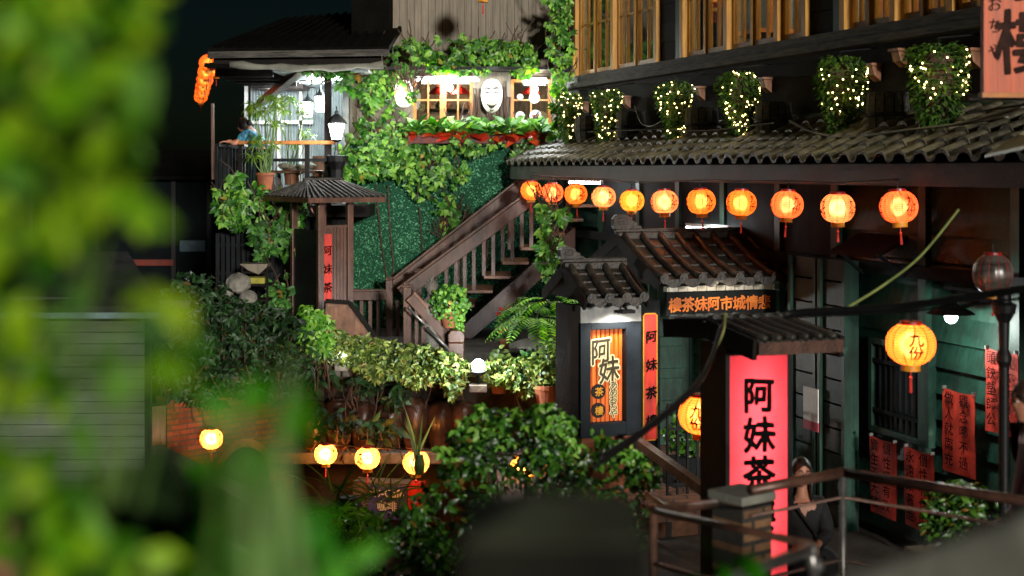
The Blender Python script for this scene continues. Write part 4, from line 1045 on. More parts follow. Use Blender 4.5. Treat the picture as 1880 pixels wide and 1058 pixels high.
for py in (548, 520, 497): b.box(a, c, 20.8, 21.2, pz(py, 21) - .03, pz(py, 21))
for xx in (a, c - .03): b.box(xx, xx + .03, 20.77, 20.799, zt0, pz(484, 21))
b.each('shelf', MT['darkwood'], t)
MB().box(a + .04, c - .05, 20.78, 21.1, pz(519.5, 21), pz(508, 21)).build('yellow_cloth', mat('yellow_cloth', '#a8a040', '#7e7a2c', .9, 8, .3), t, bevel=.02)
b = MB(); b.prism([(a - .02, 20.76, pz(483, 21)), (c, 20.76, pz(483, 21)), (c - .02, 20.76, pz(489, 21)), (a + .26, 20.75, pz(502, 21)), (a + .1, 20.76, pz(494, 21))], (0, .34, 0)); b.build('draped_cloth', MT['plank'], t)
t = thing('picket_fence', 'blue grey picket fence under the balcony behind the ivy', 'fence', P(440, 520, 22.3))
for k in range(10):
    px = 400 + k * 9.5; b = MB(); x = pxX(px, 22.3); b.box(x - .03, x + .03, 22.28, 22.31, zt0, pz(428 + 3 * math.sin(k), 22.3)); b.build('picket', MT['slate'], t)
b = MB()
for py in (448, 500): b.box(pxX(395, 22.3), pxX(492, 22.3), 22.312, 22.34, pz(py + 4, 22.3), pz(py, 22.3))
b.each('rail', MT['slate'], t)

# ---- fern, pots and stone lantern by the gate
def fern(label, c, n, L, face=-1, name='fern'):
    t = thing(name, label, 'fern', c); Pt = []; D = []; NN = []; Ls = []; b = MB(); c = Vector(c)
    for i in range(n):
        a = 2 * PI * i / n + rnd.uniform(-.3, .3); l = rnd.uniform(*L); d = Vector((math.cos(a), math.sin(a) * .7 - .2, rnd.uniform(.45, 1.0))).normalized(); q = c.copy(); pts = [q.copy()]; seg = 16
        for k in range(seg):
            t_ = k / seg; d = (d + Vector((d.x * .05, d.y * .05, -.13))).normalized(); q = q + d * l / seg; pts.append(q.copy())
            if k > 2:
                sd = d.cross(Vector((0, 0, 1))).normalized(); w = l * .26 * math.sin(PI * min(1, (k - 1) / seg)) ** .7 * (1.05 - t_ * .6)
                upv = sd.cross(d)
                for s in (-1, 1): Pt.append(tuple(q)); D.append(tuple(sd * s + d * .35 - Vector((0, 0, .12)))); NN.append(tuple(upv)); Ls.append(w)
        b.tube(pts, [.007 * (1 - .8 * i_ / seg) for i_ in range(seg + 1)], 4)
    b.build('stalks', MT['greenstem'], t)
    V, F = leafset(np.array(Pt), np.array(D), np.array(NN), np.array(Ls), .24, .05, .15); link_mesh('fronds', V, F, LF['fern'], t); return t
fern('large bright fern arching left of the gate column', P(985, 590, 19.3), 11, (.6, .95))
fern('hanging pale fern drooping just beside the gate column', P(1018, 560, 18.3), 8, (.5, .8))
fern('small fern growing low against the stair underside', P(962, 560, 20.0), 7, (.35, .55))
def potplant(label, px, py, Y, r, m, flower=None, n=40, h=.25, L=(.07, .13)):
    c = P(px, py, Y); t = thing('potted_plant', label, 'plant', c)
    MB().lathe([(r * .7, 0), (r, r * 1.4), (r * 1.1, r * 1.4), (r * 1.1, r * 1.75), (r * .9, r * 1.75)], c, 18, cap=False).build('pot', MT['terracotta'], t)
    MB().lathe([(r * .92, r * 1.5), (.001, r * 1.55)], c, 14).build('soil', MT['earth'], t)
    q, _ = ball_pts(c + Vector((0, 0, r * 1.8 + h * .6)), (r * 1.3, r * 1.2, h), n); leaves('leaves', m, t, q, L, cluster=2)
    b = MB()
    for k in range(5): b.tube([c + Vector((0, 0, r * 1.5)), c + Vector((rnd.uniform(-r, r), rnd.uniform(-r, r) * .6, r * 1.8 + h))], .006, 4)
    b.build('stems', MT['greenstem'], t)
    if flower:
        b = MB()
        for k in range(9): b.ball(q[k] + np.array((0, -.08, h * .6)), .03, n=7, m=5)
        b.build('flowers', flower, t, smooth=True)
    return t
potplant('small terracotta pot of red flowers in the dark corner by the stair', 927, 640, 20.6, .09, LF['ivyd'], MT['red'])
potplant('leafy terracotta pot half hidden in the hedge right of the floodlight', 916, 722, 19.5, .13, LF['hedge'], n=60)
potplant('terracotta pot with straggly shrub beside the gate column', 1003, 745, 18.9, .16, LF['hedge'], n=90, h=.4)
potplant('terracotta pot between the other two pots behind the hedge', 966, 728, 19.3, .12, LF['ivyd'], n=50)
sl = P(976, 655, 20.2); t = thing('stone_lantern', 'squat grey stone garden lantern with wide umbrella cap', 'lantern', sl)
MB().lathe([(.1, -.12), (.12, -.02), (.2, .0), (.2, .03)], sl, 6).build('base', MT['stone'], t)
MB().lathe([(.11, .031), (.11, .15)], sl, 6).build('light_box', MT['darkwood'], t)
b = MB()
for k in range(6): a = 2 * PI * k / 6; b.tube([sl + Vector((.12 * math.cos(a), .12 * math.sin(a), .031)), sl + Vector((.12 * math.cos(a), .12 * math.sin(a), .15))], .02, 6)
b.each('column', MT['stone'], t)
MB().lathe([(.34, .151), (.33, .175), (.2, .23), (.08, .255), (.05, .26), (.05, .3), (.001, .34)], sl, 12).build('cap', MT['stone'], t, smooth=False)
tag(MB().box(pxX(925, 20.6), pxX(1035, 20.6), 20.31, 21, zt0 + .0, pz(641, 20.6)).build('stone_bench', MT['stone'], bevel=.02), 'low dark stone bench carrying pots below the fern', 'bench')

# ================================================================== LOWER LANE: glowing pale lanterns, arch, box sign
lo = [(388, 806, 18.2, 'left'), (598, 834, 18.9, 'second'), (675, 841, 18.6, 'third'), (764, 849, 18.3, 'fourth'), (960, 857, 17.6, 'fifth')]
lab = ['pale glowing paper lantern beside the brick arch, leftmost in the lower lane', 'pale glowing paper lantern with hook, left one of three under the jars', 'pale glowing paper lantern, middle one of three under the jars', 'brightest pale paper lantern, right one of three below the upright pandan leaves', 'pale paper lantern glowing through the dark bush']
LP0 = None
for i, (px, py, Y, _) in enumerate(lo):
    if LP0 is None: LP0 = lantern('paper_lantern', lab[0], 'lantern', P(px, py, Y), .15, MT['lpale'], 85, lc=(1, .58, .25), group='pale lanterns of the lower lane', yaw=.7)
    else: dup(LP0, P(px, py, Y), .5 * i, (1, 1.03, 1.12, 1.16, 1.1)[i], lab[i])
b = MB(); pts = [P(560, 800, 19.0), P(598, 815, 18.9), P(640, 818, 18.8), P(675, 822, 18.6), P(720, 823, 18.4), P(764, 828, 18.3), P(850, 832, 18.0), P(960, 836, 17.6), P(1060, 832, 17.2)]
b.tube(pts, .012, 5); tag(b.build('hanging_wire', MT['black']), 'thin sagging wire carrying the pale lower lanterns', 'wire')
MT['redbrick'] = brickmat('orange_brick', '#8e4a2a', '#6d3720', '#57443a', 1.0, rot=(PI / 2, 0, 0), w=.23, h=.075, ms=.012)
# brick wall with an arched doorway (runs into the depth, seen at an angle)
BM = frame((.75, .66), tuple(P(300, 930, 18.6)))
t = thing('brick_arch_wall', 'orange lit brick wall with arched doorway beside the lower lane', 'wall', tuple(P(300, 930, 18.6)), math.atan2(.66, .75))
xs0, xs1, zlo, zhi, ac, aw, ah = .05, 2.0, -1.5, 1.42, 1.2, .42, .5
poly = [(xs0, 0, zlo), (ac - aw, 0, zlo)] + [(ac - aw * math.cos(PI * k / 14), 0, ah - .42 + .55 * math.sin(PI * k / 14)) for k in range(15)] + [(ac + aw, 0, zlo), (xs1, 0, zlo), (xs1, 0, zhi - .2), (xs0, 0, zhi)]
b = MB(BM); b.prism(poly, (0, .3, 0)); b.build('brickwork', MT['redbrick'], t)
b = MB(BM)
for k in range(14):
    a0, a1 = PI * k / 14, PI * (k + 1) / 14
    f = lambda a, r, h: (ac - r * math.cos(a), -.02, ah - .42 + h * math.sin(a))
    b.prism([f(a0, aw, .55), f(a1, aw, .55), f(a1, aw + .1, .66), f(a0, aw + .1, .66)][::-1], (0, .04, 0))
b.build('arch_stones', MT['terracotta'], t)
MB(BM).box(-.3, .049, .02, .28, zlo, zhi - .1).build('corner_pier', MT['plank'], t)
MB(BM).box(ac - aw, ac + aw, .5, .55, zlo, ah + .3).build('door_leaf', MT['black'], t)
# stair wall with sloping orange lit coping and balusters
cw = [P(276, 826, 17.2), P(420, 898, 16.3), P(560, 985, 15.4)]
t = thing('stair_parapet', 'sloping stone stair parapet with orange lit coping in the lower lane', 'parapet', tuple(P(420, 1058, 16.3)))
b = MB(); b.bar(cw[0], cw[1], .3, .1); b.bar(cw[1], cw[2], .3, .1); b.build('coping', MT['plank'], t, bevel=.01)
b = MB(); b.prism([cw[0] + Vector((0, 0, -.06)), P(276, 1000, 17.2), P(560, 1120, 15.4), cw[2] + Vector((0, 0, -.06)), cw[1] + Vector((0, 0, -.06))], (.06, .14, 0)); b.build('wall_face', MT['concrete'], t)
for k in range(6):
    c = P(398 + 18 * k, 1010 + 9 * k, 14.2); b = MB(); b.lathe([(.05, -.26), (.05, -.2), (.03, -.18), (.055, -.08), (.035, .02), (.05, .05), (.05, .1)], c, 10)
    tag(b.build('stone_baluster', MT['plank']), 'turned stone baluster, %s of the six at the bottom of the lower stair' % ordn[k if k < 5 else 6], 'baluster', 'turned balusters of the lower stair')
b = MB(); b.bar(P(385, 985, 14.2), P(505, 1045, 14.2), .16, .06); tag(b.build('baluster_rail', MT['plank']), 'sloping stone rail over the small turned balusters', 'rail')
# box sign
bs = P(703, 912, 18.9); SM = frame((.97, -.2), tuple(bs))
t = thing('box_sign', 'weathered box sign with dark blue cafe panel among grass blades', 'sign', tuple(bs + Vector((0, 0, -.34))), math.atan2(-.2, .97))
MB(SM).box(-.42, .34, 0, .27, -.34, .19).build('case', MT['greywood'], t, bevel=.006)
MB(SM).box(-.19, .317, -.014, -.002, -.3, .15).build('blue_panel', mat('blue_panel', '#34387e', '#22255a', .6, 5), t)
b = MB(SM); write(b, '七-Café', .15, (.065, -.016, .06), bold=.02, brushy=False); write(b, '咖啡', .14, (.065, -.016, -.12), bold=.02, brushy=False); b.build('writing', MT['white'], t)
MB(SM).box(.345, .54, .0, .2, -.3, .19).build('red_side_panel', MT['couplet'], t)
# plants of the lower lane
gr = P(640, 920, 14.6)
t = thing('grass_clump', 'long arching grass blades drooping over the box sign', 'grass', tuple(gr))
roots = [gr + Vector((rnd.uniform(-.25, .5), rnd.uniform(-.1, .2), rnd.uniform(-.1, .1))) for _ in range(40)]
MB().lathe([(.12, -.2), (.16, -.08), (.1, .04)], gr, 10).build('root_tuft', MT['stem'], t)
blades('blades', LF['hedge'], t, roots, [(rnd.uniform(-1, 1), rnd.uniform(-.4, .2), rnd.uniform(.4, 1)) for _ in roots], (.4, .75), .02, .9)
pc = P(770, 850, 17.6); t = thing('pandan_plant', 'upright strap leaves standing above the rightmost pale lantern', 'plant', tuple(pc))
MB().lathe([(.05, -.14), (.07, -.02), (.045, .1)], pc, 10).build('base', MT['greenstem'], t)
blades('strap_leaves', LF['hedge'], t, [pc + Vector((rnd.uniform(-.05, .05), .0, .05)) for _ in range(7)], [(-.32, 0, 1), (-.28, .1, 1), (-.2, 0, 1), (-.05, .1, 1), (.1, 0, 1), (-.4, .1, .9), (.3, .1, .7)], (.3, .62), .035, .06)
hedge('bright bamboo-like undergrowth at the bottom under the box sign', [(560, 930), (640, 925), (700, 950), (690, 1058), (540, 1058)], 260, 12.5, 13.4, LF['fern'], seed=31, L=(.1, .18), cat='undergrowth', name='leafy_undergrowth', Wr=.25)

# ================================================================== LONG WOODEN BUILDING (frame FM: x towards viewer, y into the house, z from eye level)
CE, CWALL = 7.4, 8.4
LX0, LX1 = -21.7, 3.0
W = thing('timber_tea_house', 'long dark green timber tea house with tiled eave and ochre upper windows', 'building', tuple(FM @ Vector((-12, 9.5, -3.7))), math.atan2(-.9462, .3236))
# siding: lapped boards
b = MB(FM); z = -4.2; hb = .255
while z < .45:
    b.add([(LX0 - .9, 8.335, z), (LX1, 8.335, z), (LX1, 8.40, z + hb), (LX0 - .9, 8.40, z + hb), (LX0 - .9, 8.42, z), (LX1, 8.42, z), (LX1, 8.42, z + hb), (LX0 - .9, 8.42, z + hb)],
          [(0, 1, 2, 3), (4, 5, 1, 0), (3, 2, 6, 7), (7, 6, 5, 4), (0, 3, 7, 4), (1, 5, 6, 2)]); z += hb
b.build('siding', MT['green'], W)
b = MB(FM)
postx = [plx(FM, p, 8.36) for p in (1036, 1112, 1182, 1255, 1338, 1440, 1545, 1708, 1880)] + [-7.6, -5.5, -3.2, -.8, 1.6]
for x in postx: b.box(x - .06, x + .06, 8.26, 8.332, -4.2, .3)
b.each('post', MT['green'], W)
b = MB(FM); b.box(LX0 - .9, LX1, 8.235, 8.331, -1.06, -.94); b.build('belt_rail', MT['slate'], W)
# dark slate panels in the upper band between posts (bays 2..6)
b = MB(FM)
for i in range(1, 6): b.box(postx[i] + .062, postx[i + 1] - .062, 8.30, 8.333, -.935, .2)
b.each('upper_panel', MT['slate'], W)
b = MB(FM); b.box(LX0 - .9, LX1, 7.42, 8.35, -.12, -.09); b.build('eave_soffit', MT['darkwood'], W)
b = MB(FM); b.box(LX0, LX1, 7.39, 7.415, -.14, .06); b.build('fascia', mat('dark_fascia', '#3a3c36', '#1e201c', .5, 3, .2), W)
# tiled eave: S-shaped tiles in stepped courses
b = MB(FM); pitch = .3; ncol = int((LX1 - LX0) / pitch); per = 14; ncs = 5
x_a = LX0
def roofz(t): return .09 + .47 * t
for r in range(ncs):
    t0, t1 = r / ncs, (r + 1) / ncs + .03
    y0, y1 = CE - .06 + 1.04 * t0, CE - .06 + 1.04 * t1
    za, zb = roofz(t0) + .035, roofz(t1) + .006
    V = []; nX = ncol * per
    for i in range(nX + 1):
        ph = (i % per) / per; x = x_a + pitch * i / per
        hgt = .06 * math.sqrt(max(0, 1 - ((ph - .3) / .3) ** 2)) if ph < .6 else -.018 * math.sin(PI * (ph - .6) / .4)
        jit = .014 * math.sin((i // per) * 12.9 + r * 7.1)
        V += [(x, y0 + jit, za + hgt + jit), (x, y1, zb + hgt), (x, y0 + jit, za + hgt - .035)]
    F = []
    for i in range(nX): a = 3 * i; F += [(a, a + 3, a + 4, a + 1), (a + 2, a + 5, a + 3, a)]
    b.add(V, F)
b.build('tiled_eave', MT['tile'], W)
b = MB(FM); b.prism([(LX0 + .02, CE, .05), (LX0 + .02, 8.4, .05), (LX0 + .02, 8.4, .52), (LX0 + .02, CE, .07)], (LX1 - LX0 - .04, 0, 0)); b.build('eave_deck', MT['darkwood'], W)
MB(FM).bar((LX0 - .02, CE - .06, .12), (LX0 - .02, 8.4, .6), .06, .08).build('eave_end_tile', MT['tile'], W)
# dark band above the eave, sill beams
MB(FM).box(LX0 - .6, LX1, 8.42, 8.6, .45, 1.32).build('band_wall', MT['darkwood'], W)
MB(FM).box(LX0 - .6, LX1, 8.28, 8.62, 1.32, 1.40).build('lower_sill', MT['greywood'], W, bevel=.01)
MB(FM).box(LX0 - .4, LX1, 8.34, 8.66, 1.402, 1.52).build('upper_sill', MT['greywood'], W, bevel=.01)
# upper storey: bays of casements between dark boarded piers
zt1, zt2 = 1.525, 3.9
bays = [(1056, 1204), (1252, 1476), (1546, 1800), (1830, 2050)]
prev = LX0 - .4
for bi, (pa_, pb_) in enumerate(bays):
    xa, xb = plx(FM, pa_, 8.4), plx(FM, pb_, 8.4)
    b = MB(FM); nb = 9
    for k in range(nb): b.box(prev, xa - .12, 8.43 - .008 * (k % 2), 8.6, zt1 + (zt2 - zt1) * k / nb + .004, zt1 + (zt2 - zt1) * (k + 1) / nb - .004)
    b.build('pier', MT['darkwood'], W); prev = xb + .1
    MB(FM).box(xa - .118, xa - .002, 8.36, 8.6, zt1, zt2).build('green_corner_board', MT['green'], W)
    ncas = (4, 5, 5, 4)[bi]; w = (xb - xa) / ncas
    for k in range(ncas):
        c0, c1 = xa + w * k, xa + w * (k + 1)
        jw = .10 if k % 2 == 0 else .045
        MB(FM).box(c0 + .002, c0 + jw, 8.40 if k % 2 else 8.36, 8.5, zt1, zt2).build('jamb', MT['yellow'], W)
        casement(W, c0 + jw + .002, c1 - .002, zt1 + .01, zt2, 8.46, 2, 3, MT['yellow'], M=FM, fr=.06, mu=.028)
    MB(FM).box(xb + .002, xb + .098, 8.36, 8.5, zt1, zt2).build('jamb', MT['yellow'], W)
MB(FM).box(prev, LX1, 8.43, 8.6, zt1, zt2).build('pier', MT['darkwood'], W)
MB(FM).box(LX0 - .6, LX1, 8.2, 8.7, zt2, zt2 + .3).build('upper_eave', MT['darkwood'], W)
# upper rooms seen through the glass
MT['roomwall'] = mat('room_panelling', '#8a5a36', '#5c3a20', .55, 2, .1, 30, stretch=(6, 1, 1))
MT['roomgrey'] = mat('room_grey', '#5a6468', '#3a4246', .6, 2)
for i, (xx0, xx1, m) in enumerate(((LX0 - .6, -17, 'roomgrey'), (-17, -14.5, 'roomwall'), (-14.5, -12.5, 'roomgrey'), (-12.5, -10.5, 'roomwall'), (-10.5, LX1, 'roomgrey'))):
    MB(FM).box(xx0, xx1 - .001, 11.4, 11.5, 1.3, 4.2).build('room_wall', MT[m], W)
MB(FM).box(LX0 - .6, LX1, 8.7, 11.4, 4.1, 4.2).build('room_ceiling', MT['roomwall'], W)
MB(FM).box(LX0 - .6, LX1, 8.7, 11.4, 1.2, 1.3).build('room_floor', MT['darkwood'], W)
b = MB(FM)
for x, dx in ((-15.6, 1.5), (-15.5, -1.3), (-12.0, 1.2)): b.bar((x, 10.6, 1.4), (x + dx, 10.6, 3.9), .12, .22)
b.each('room_brace', MT['orangewood'], W)
b = MB(FM)
for x in (-19.4, -18, -16.4, -13.4, -11.4, -10, -9): b.box(x - .08, x + .08, 10.9, 11.05, 1.3, 4.1)
for x in (-18.7, -13, -11, -9.6): b.box(x - .5, x + .5, 10.0, 10.6, 2.0, 2.06)
b.each('room_timber', MT['orangewood'], W)
for x, pw in ((-20, 260), (-17, 300), (-13.6, 300), (-11, 300), (-8.8, 260)): lamp('room_light', FM @ Vector((x, 9.7, 3.9)), pw, (1, .78, .5), .12, W)
RL = lantern('round_lantern', 'plain red lantern inside the far left upper window', 'lantern', tuple(FM @ Vector((-18.9, 9.6, 2.75))), .24, MT['lred'], 5, chars='', tassel=True, group='red lanterns in the upper rooms')
dup(RL, tuple(FM @ Vector((-14.15, 9.5, 2.35))), .3, .95, 'plain red lantern seen inside the second upper window bay')

# corbels + wooden tubs along the band; baskets with fairy lights
def on_band(px, py, c=8.0): q = pl(FM, px, py, c); return q
cb = None
cbl = ['first', 'second', 'third', 'fourth', 'fifth', 'sixth', 'seventh']
for i, (px, py) in enumerate(((1072, 190), (1148, 180), (1283, 163), (1404, 147), (1602, 122), (1650, 95), (1782, 95))):
    q = pl(FM, px, py, 8.33); loc = FM @ q; lb = 'small orange wooden bracket, %s from the left under the upper sill' % cbl[i]
    if cb is None:
        cb = thing('wooden_bracket', lb, 'bracket', tuple(loc), math.atan2(-.9462, .3236), group='wooden brackets under the upper sill')
        b = MB(); b.prism([(-.07, -.05, 0), (-.07, .06, 0), (-.07, .06, -.16), (-.07, -.02, -.1)], (.14, 0, 0)); b.build('block', MT['tread'], cb, local=True, bevel=.006)
        MB().box(-.09, .09, -.07, .06, .002, .03).build('cap_board', MT['tread'], cb, local=True)
    else: dup(cb, tuple(loc), math.atan2(-.9462, .3236), 1, lb)
tb = None
for i, (px, py) in enumerate(((1080, 242), (1158, 236), (1288, 232), (1420, 226), (1630, 214))):
    q = pl(FM, px, py, 8.15); loc = FM @ q; lb = 'grey weathered wooden tub, %s from the left on the tiled eave' % cbl[i]
    if tb is None:
        tb = thing('wooden_tub', lb, 'tub', tuple(loc), 0, group='wooden tubs on the tiled eave')
        b = MB()
        for k in range(14):
            a0, a1 = 2 * PI * k / 14 + .03, 2 * PI * (k + 1) / 14 - .03
            V = [(r * math.cos(a), r * math.sin(a), z) for (r, z) in ((.19, -.14), (.215, .05), (.2, .24)) for a in (a0, a1)]
            b.add(V, [(0, 1, 3, 2), (2, 3, 5, 4)])
        b.build('staves', MT['greywood'], tb, local=True)
        MB().lathe([(.214, 0), (.224, .005), (.224, .035), (.214, .04)], n=28, cap=False).build('hoop', MT['black'], tb, local=True)
        MB().lathe([(.19, -.14), (.19, .22), (.001, .25)], n=20).build('lid', MT['darkwood'], tb, local=True)
    else: dup(tb, tuple(loc), i * .4, 1, lb)
MT['fairy'] = emit('fairy_bulb', (1, .68, .26), 20)
bask = [(1046, 172, 258, .2, 'leftmost, merging into the ivy'), (1112, 165, 258, .21, 'second from the left'), (1240, 150, 254, .22, 'third from the left'), (1357, 132, 248, .235, 'fourth from the left'), (1542, 104, 240, .26, 'second nearest, with lights in a V'), (1722, 80, 238, .285, 'nearest and largest, beside the orange signboard')]
fb_me = None
for i, (px, pt, pb, r, lb) in enumerate(bask):
    top = FM @ pl(FM, px, pt, 7.95); bot = FM @ pl(FM, px, pb, 7.95); h = top.z - bot.z
    t = thing('topiary_basket', 'drooping topiary basket with warm fairy lights, ' + lb, 'basket', tuple(bot), group='fairy light baskets on the eave')
    n = 1700; u = rng.uniform(0, 1, n); a = rng.uniform(0, 2 * PI, n)
    def rad(u): return r * np.where(u > .82, np.sqrt(np.clip(1 - ((u - .82) / .2) ** 2, .05, 1)), .36 + .64 * (u / .82) ** .8)
    lobe = lambda u, a: 1 + .13 * np.sin(3 * a + i * 2.1) + .12 * np.sin(7 * u + 2 * a + i * 1.3)
    R = rad(u) * lobe(u, a) * rng.uniform(.7, 1.05, n); u = u + (rng.random(n) < .12) * -rng.uniform(0, .16, n) * (u < .3); Pt = np.stack([top.x + R * np.cos(a), top.y + R * np.sin(a), bot.z + u * h], 1)
    D = np.stack([np.cos(a), np.sin(a), rng.normal(-.3, .5, n)], 1); Nn = nrm(np.stack([np.cos(a) * .5, np.sin(a) * .5, np.full(n, .8)], 1) + rng.normal(0, .3, (n, 3)))
    V, F = leafset(Pt, D, Nn, rng.uniform(.035, .07, n), .55, .2, .3); link_mesh('foliage', V, F, LF['topiary'], t)
    MB().lathe([(r * .25, .05), (r * .45, h * .45), (r * .5, h * .8), (r * .3, h * .9)], bot, 12).build('liner', MT['stem'], t)
    MB().tube([top - Vector((0, 0, .05)), top + Vector((0, 0, .05)), FM @ (pl(FM, px, pt, 7.95) + Vector((0, .45, .1)))], .008, 5).build('hanger', MT['black'], t)
    nbulb = 62 if i < 4 else 44; wire = []
    for k in range(nbulb):
        uu = rnd.random(); aa = PI + rnd.uniform(.0, PI) + .25
        if i == 4: uu = rnd.choice([.3, .4, .45, .55, .7, .78]) + rnd.uniform(-.06, .06)
        if i == 5 and uu < .38: uu += .35
        rr = float((rad(np.array([uu])) * lobe(np.array([uu]), np.array([aa])))[0]) * 1.06; p = Vector((top.x + rr * math.cos(aa), top.y + rr * math.sin(aa), bot.z + uu * h))
        if fb_me is None:
            o = MB().ball((0, 0, 0), .0075, n=8, m=5).build('fairy_bulb', MT['fairy'], t, smooth=True, local=True); fb_me = o.data
        else:
            o = bpy.data.objects.new('fairy_bulb', fb_me); COL.objects.link(o); o.parent = t
        o.location = p - bot; wire.append(p)
    wire.sort(key=lambda q: -q.z); wp = [wire[0]]
    for q in wire[1:]: wp += [(wp[-1] + q) / 2 - Vector((0, 0, .02)), q]
    MB().tube(wp, .0028, 4).build('light_wire', MT['greenstem'], t)
    lamp('string_glow', (top + bot) / 2 + Vector((-.4, -.34, .05)), 3.4, (1, .8, .36), .2, t)
# cables draped on the eave
def cable(label, pts, r, m=None, n=10, name='cable'):
    pts = [Vector(p) for p in pts]; out = []
    for i in range(len(pts) - 1):
        for k in range(n):
            t = k / n; p0 = pts[max(i - 1, 0)]; p1 = pts[i]; p2 = pts[i + 1]; p3 = pts[min(i + 2, len(pts) - 1)]
            out.append(.5 * ((2 * p1) + (p2 - p0) * t + (2 * p0 - 5 * p1 + 4 * p2 - p3) * t * t + (3 * p1 - p0 - 3 * p2 + p3) * t ** 3))
    out.append(pts[-1]); tag(MB().tube(out, r, 6).build(name, m or MT['black'], smooth=True), label, 'cable')
fp = lambda px, py, c: FM @ pl(FM, px, py, c)
cable('grey cable sagging along the eave under the two nearest baskets', [fp(1450, 222, 7.9), fp(1500, 246, 7.8), fp(1570, 252, 7.75), fp(1660, 240, 7.75), fp(1770, 226, 7.7), fp(1880, 195, 7.6)], .014, MT['concrete'])
cable('thin second cable curling above the eave tiles at right', [fp(1480, 228, 7.95), fp(1520, 250, 7.85), fp(1600, 246, 7.8), fp(1740, 232, 7.8), fp(1850, 215, 7.7)], .01, MT['concrete'])
cable('thin dark cable lying along the far baskets', [fp(1080, 243, 7.9), fp(1140, 240, 7.85), fp(1215, 238, 7.85), fp(1300, 240, 7.8), fp(1420, 226, 7.8)], .009, MT['greywood'])
cable('pale wire hanging between second and third basket', [fp(1165, 195, 8.1), fp(1176, 225, 8.0), fp(1195, 232, 8.0), fp(1215, 222, 8.0)], .005, MT['white'])

# lamp tubes of the long building
tube_lamp('fluorescent_lamp', 'bright fluorescent tube under the far end of the tiled eave', FM @ (pl(FM, 1046, 335, 7.75)), FM @ (pl(FM, 1104, 336, 7.75)), .02, 16, at=FM @ (pl(FM, 1080, 345, 7.9)))
tube_lamp('fluorescent_lamp', 'white fluorescent tube glowing just above the gate roof ridge', FM @ pl(FM, 1262, 419, 8.2), FM @ pl(FM, 1340, 424, 8.2), .025, 10, at=FM @ (pl(FM, 1290, 405, 8.0)))
# ---- the row of orange lanterns under the eave
row = [(975, 350, 40, 'o', 1), (1014, 354, 41, 'r', .95), (1057, 357, 43, 'o', .98), (1108, 362, 45, 'p', 1), (1160, 369, 46, 'y', 1), (1220, 371, 51, 'p', 1.0), (1287, 370, 54, 'o', 1.0), (1361, 373, 56, 'o', 1.02), (1445, 376, 60, 'r', 1.0), (1538, 382, 64, 'p', 1.0), (1650, 380, 70, 'r', 1.02)]
on = ['first', 'second', 'third', 'fourth', 'fifth', 'sixth', 'seventh', 'eighth', 'ninth', 'tenth', 'last']
cn = {'o': 'orange', 'r': 'red orange', 'y': 'amber yellow', 'p': 'faded coral'}
protos = {}
HK = MB()
for i, (px, py, w, k, s) in enumerate(row):
    q = pl(FM, px, py, 7.3); loc = FM @ q
    lb = 'glowing %s paper lantern, %s from the left under the tiled eave' % (cn[k], on[i])
    R = w / 2 * loc.y / FPX
    if k not in protos: protos[k] = (lantern('paper_lantern', lb, 'lantern', tuple(loc), R, {'o': MT['lorange'], 'r': MT['lred'], 'y': MT['lyellow'], 'p': MT['lfaded']}[k], {'o': 9.5, 'r': 12, 'y': 8, 'p': 11}[k], group='lantern row under the tiled eave', yaw=.1), R)
    else: dup(protos[k][0], tuple(loc), .1 + .16 * math.sin(i * 3), R / protos[k][1], lb, tilt=(.07 * math.sin(i * 2.3), .08 * math.sin(i * 1.7 + 1)))
pts = []
for i, (px, py, w, k, s) in enumerate(row):
    q = pl(FM, px, py - w * .5, 7.3); pts.append(FM @ q)
    if i < len(row) - 1: pass
cable('dark cord strung under the eave from which the lantern row hangs', [p + Vector((0, 0, .075)) for p in pts], .01)
# unlit tassel lantern above the frame, whose tassel shows at the top edge; another to its left
for i, (px, py, lb) in enumerate(((887, -22, 'unlit red lantern at the top edge showing only its amber tassel'), )):
    lantern('paper_lantern', lb, 'lantern', tuple(P(px, py, 21.4)), .2, MT['lred'], 0, group='unlit lanterns before the plank storey', yaw=.4)

# ---- window with bars, posters, notices
wz_t, wz_b = pl(FM, 1655, 640, 8.3).z, pl(FM, 1655, 795, 8.3).z
xa, xb = plx(FM, 1606, 8.3), plx(FM, 1704, 8.3)
t = thing('barred_window', 'dark barred window with green frame on the siding wall', 'window', tuple(FM @ Vector(((xa + xb) / 2, 8.3, wz_b))), math.atan2(-.9462, .3236))
MB(FM).box(xa, xb, 8.325, 8.345, wz_b, wz_t).build('dark_pane', MT['black'], t)
b = MB(FM)
for (c0, c1, d0, d1) in ((xa - .06, xa, wz_b - .06, wz_t + .06), (xb, xb + .06, wz_b - .06, wz_t + .06), (xa + .001, xb - .001, wz_b - .06, wz_b), (xa + .001, xb - .001, wz_t, wz_t + .06)): b.box(c0, c1, 8.26, 8.35, d0, d1)
b.build('frame', MT['green'], t)
b = MB(FM)
for k in range(1, 9): x = xa + (xb - xa) * k / 9; b.box(x - .012, x + .012, 8.285, 8.305, wz_b + .001, wz_t - .001)
for f in (.2, .8): z = wz_b + (wz_t - wz_b) * f; b.box(xa + .001, xb - .001, 8.27, 8.284, z - .02, z + .02)
b.each('bar', MT['slate'], t)
t = thing('shutter_awning', 'small reddish sloping shutter board over the dark wall bay', 'shutter', tuple(fp(1600, 460, 8.2)))
b = MB(FM); xa2, xb2 = plx(FM, 1555, 8.1), plx(FM, 1642, 8.1); zz = pl(FM, 1600, 452, 8.1).z
b.prism([(xa2, 8.26, zz + .12), (xa2, 7.9, zz - .06), (xa2, 7.9, zz - .1), (xa2, 8.26, zz + .06)], (xb2 - xa2, 0, 0)); b.build('board', MT['darkwood'], t)
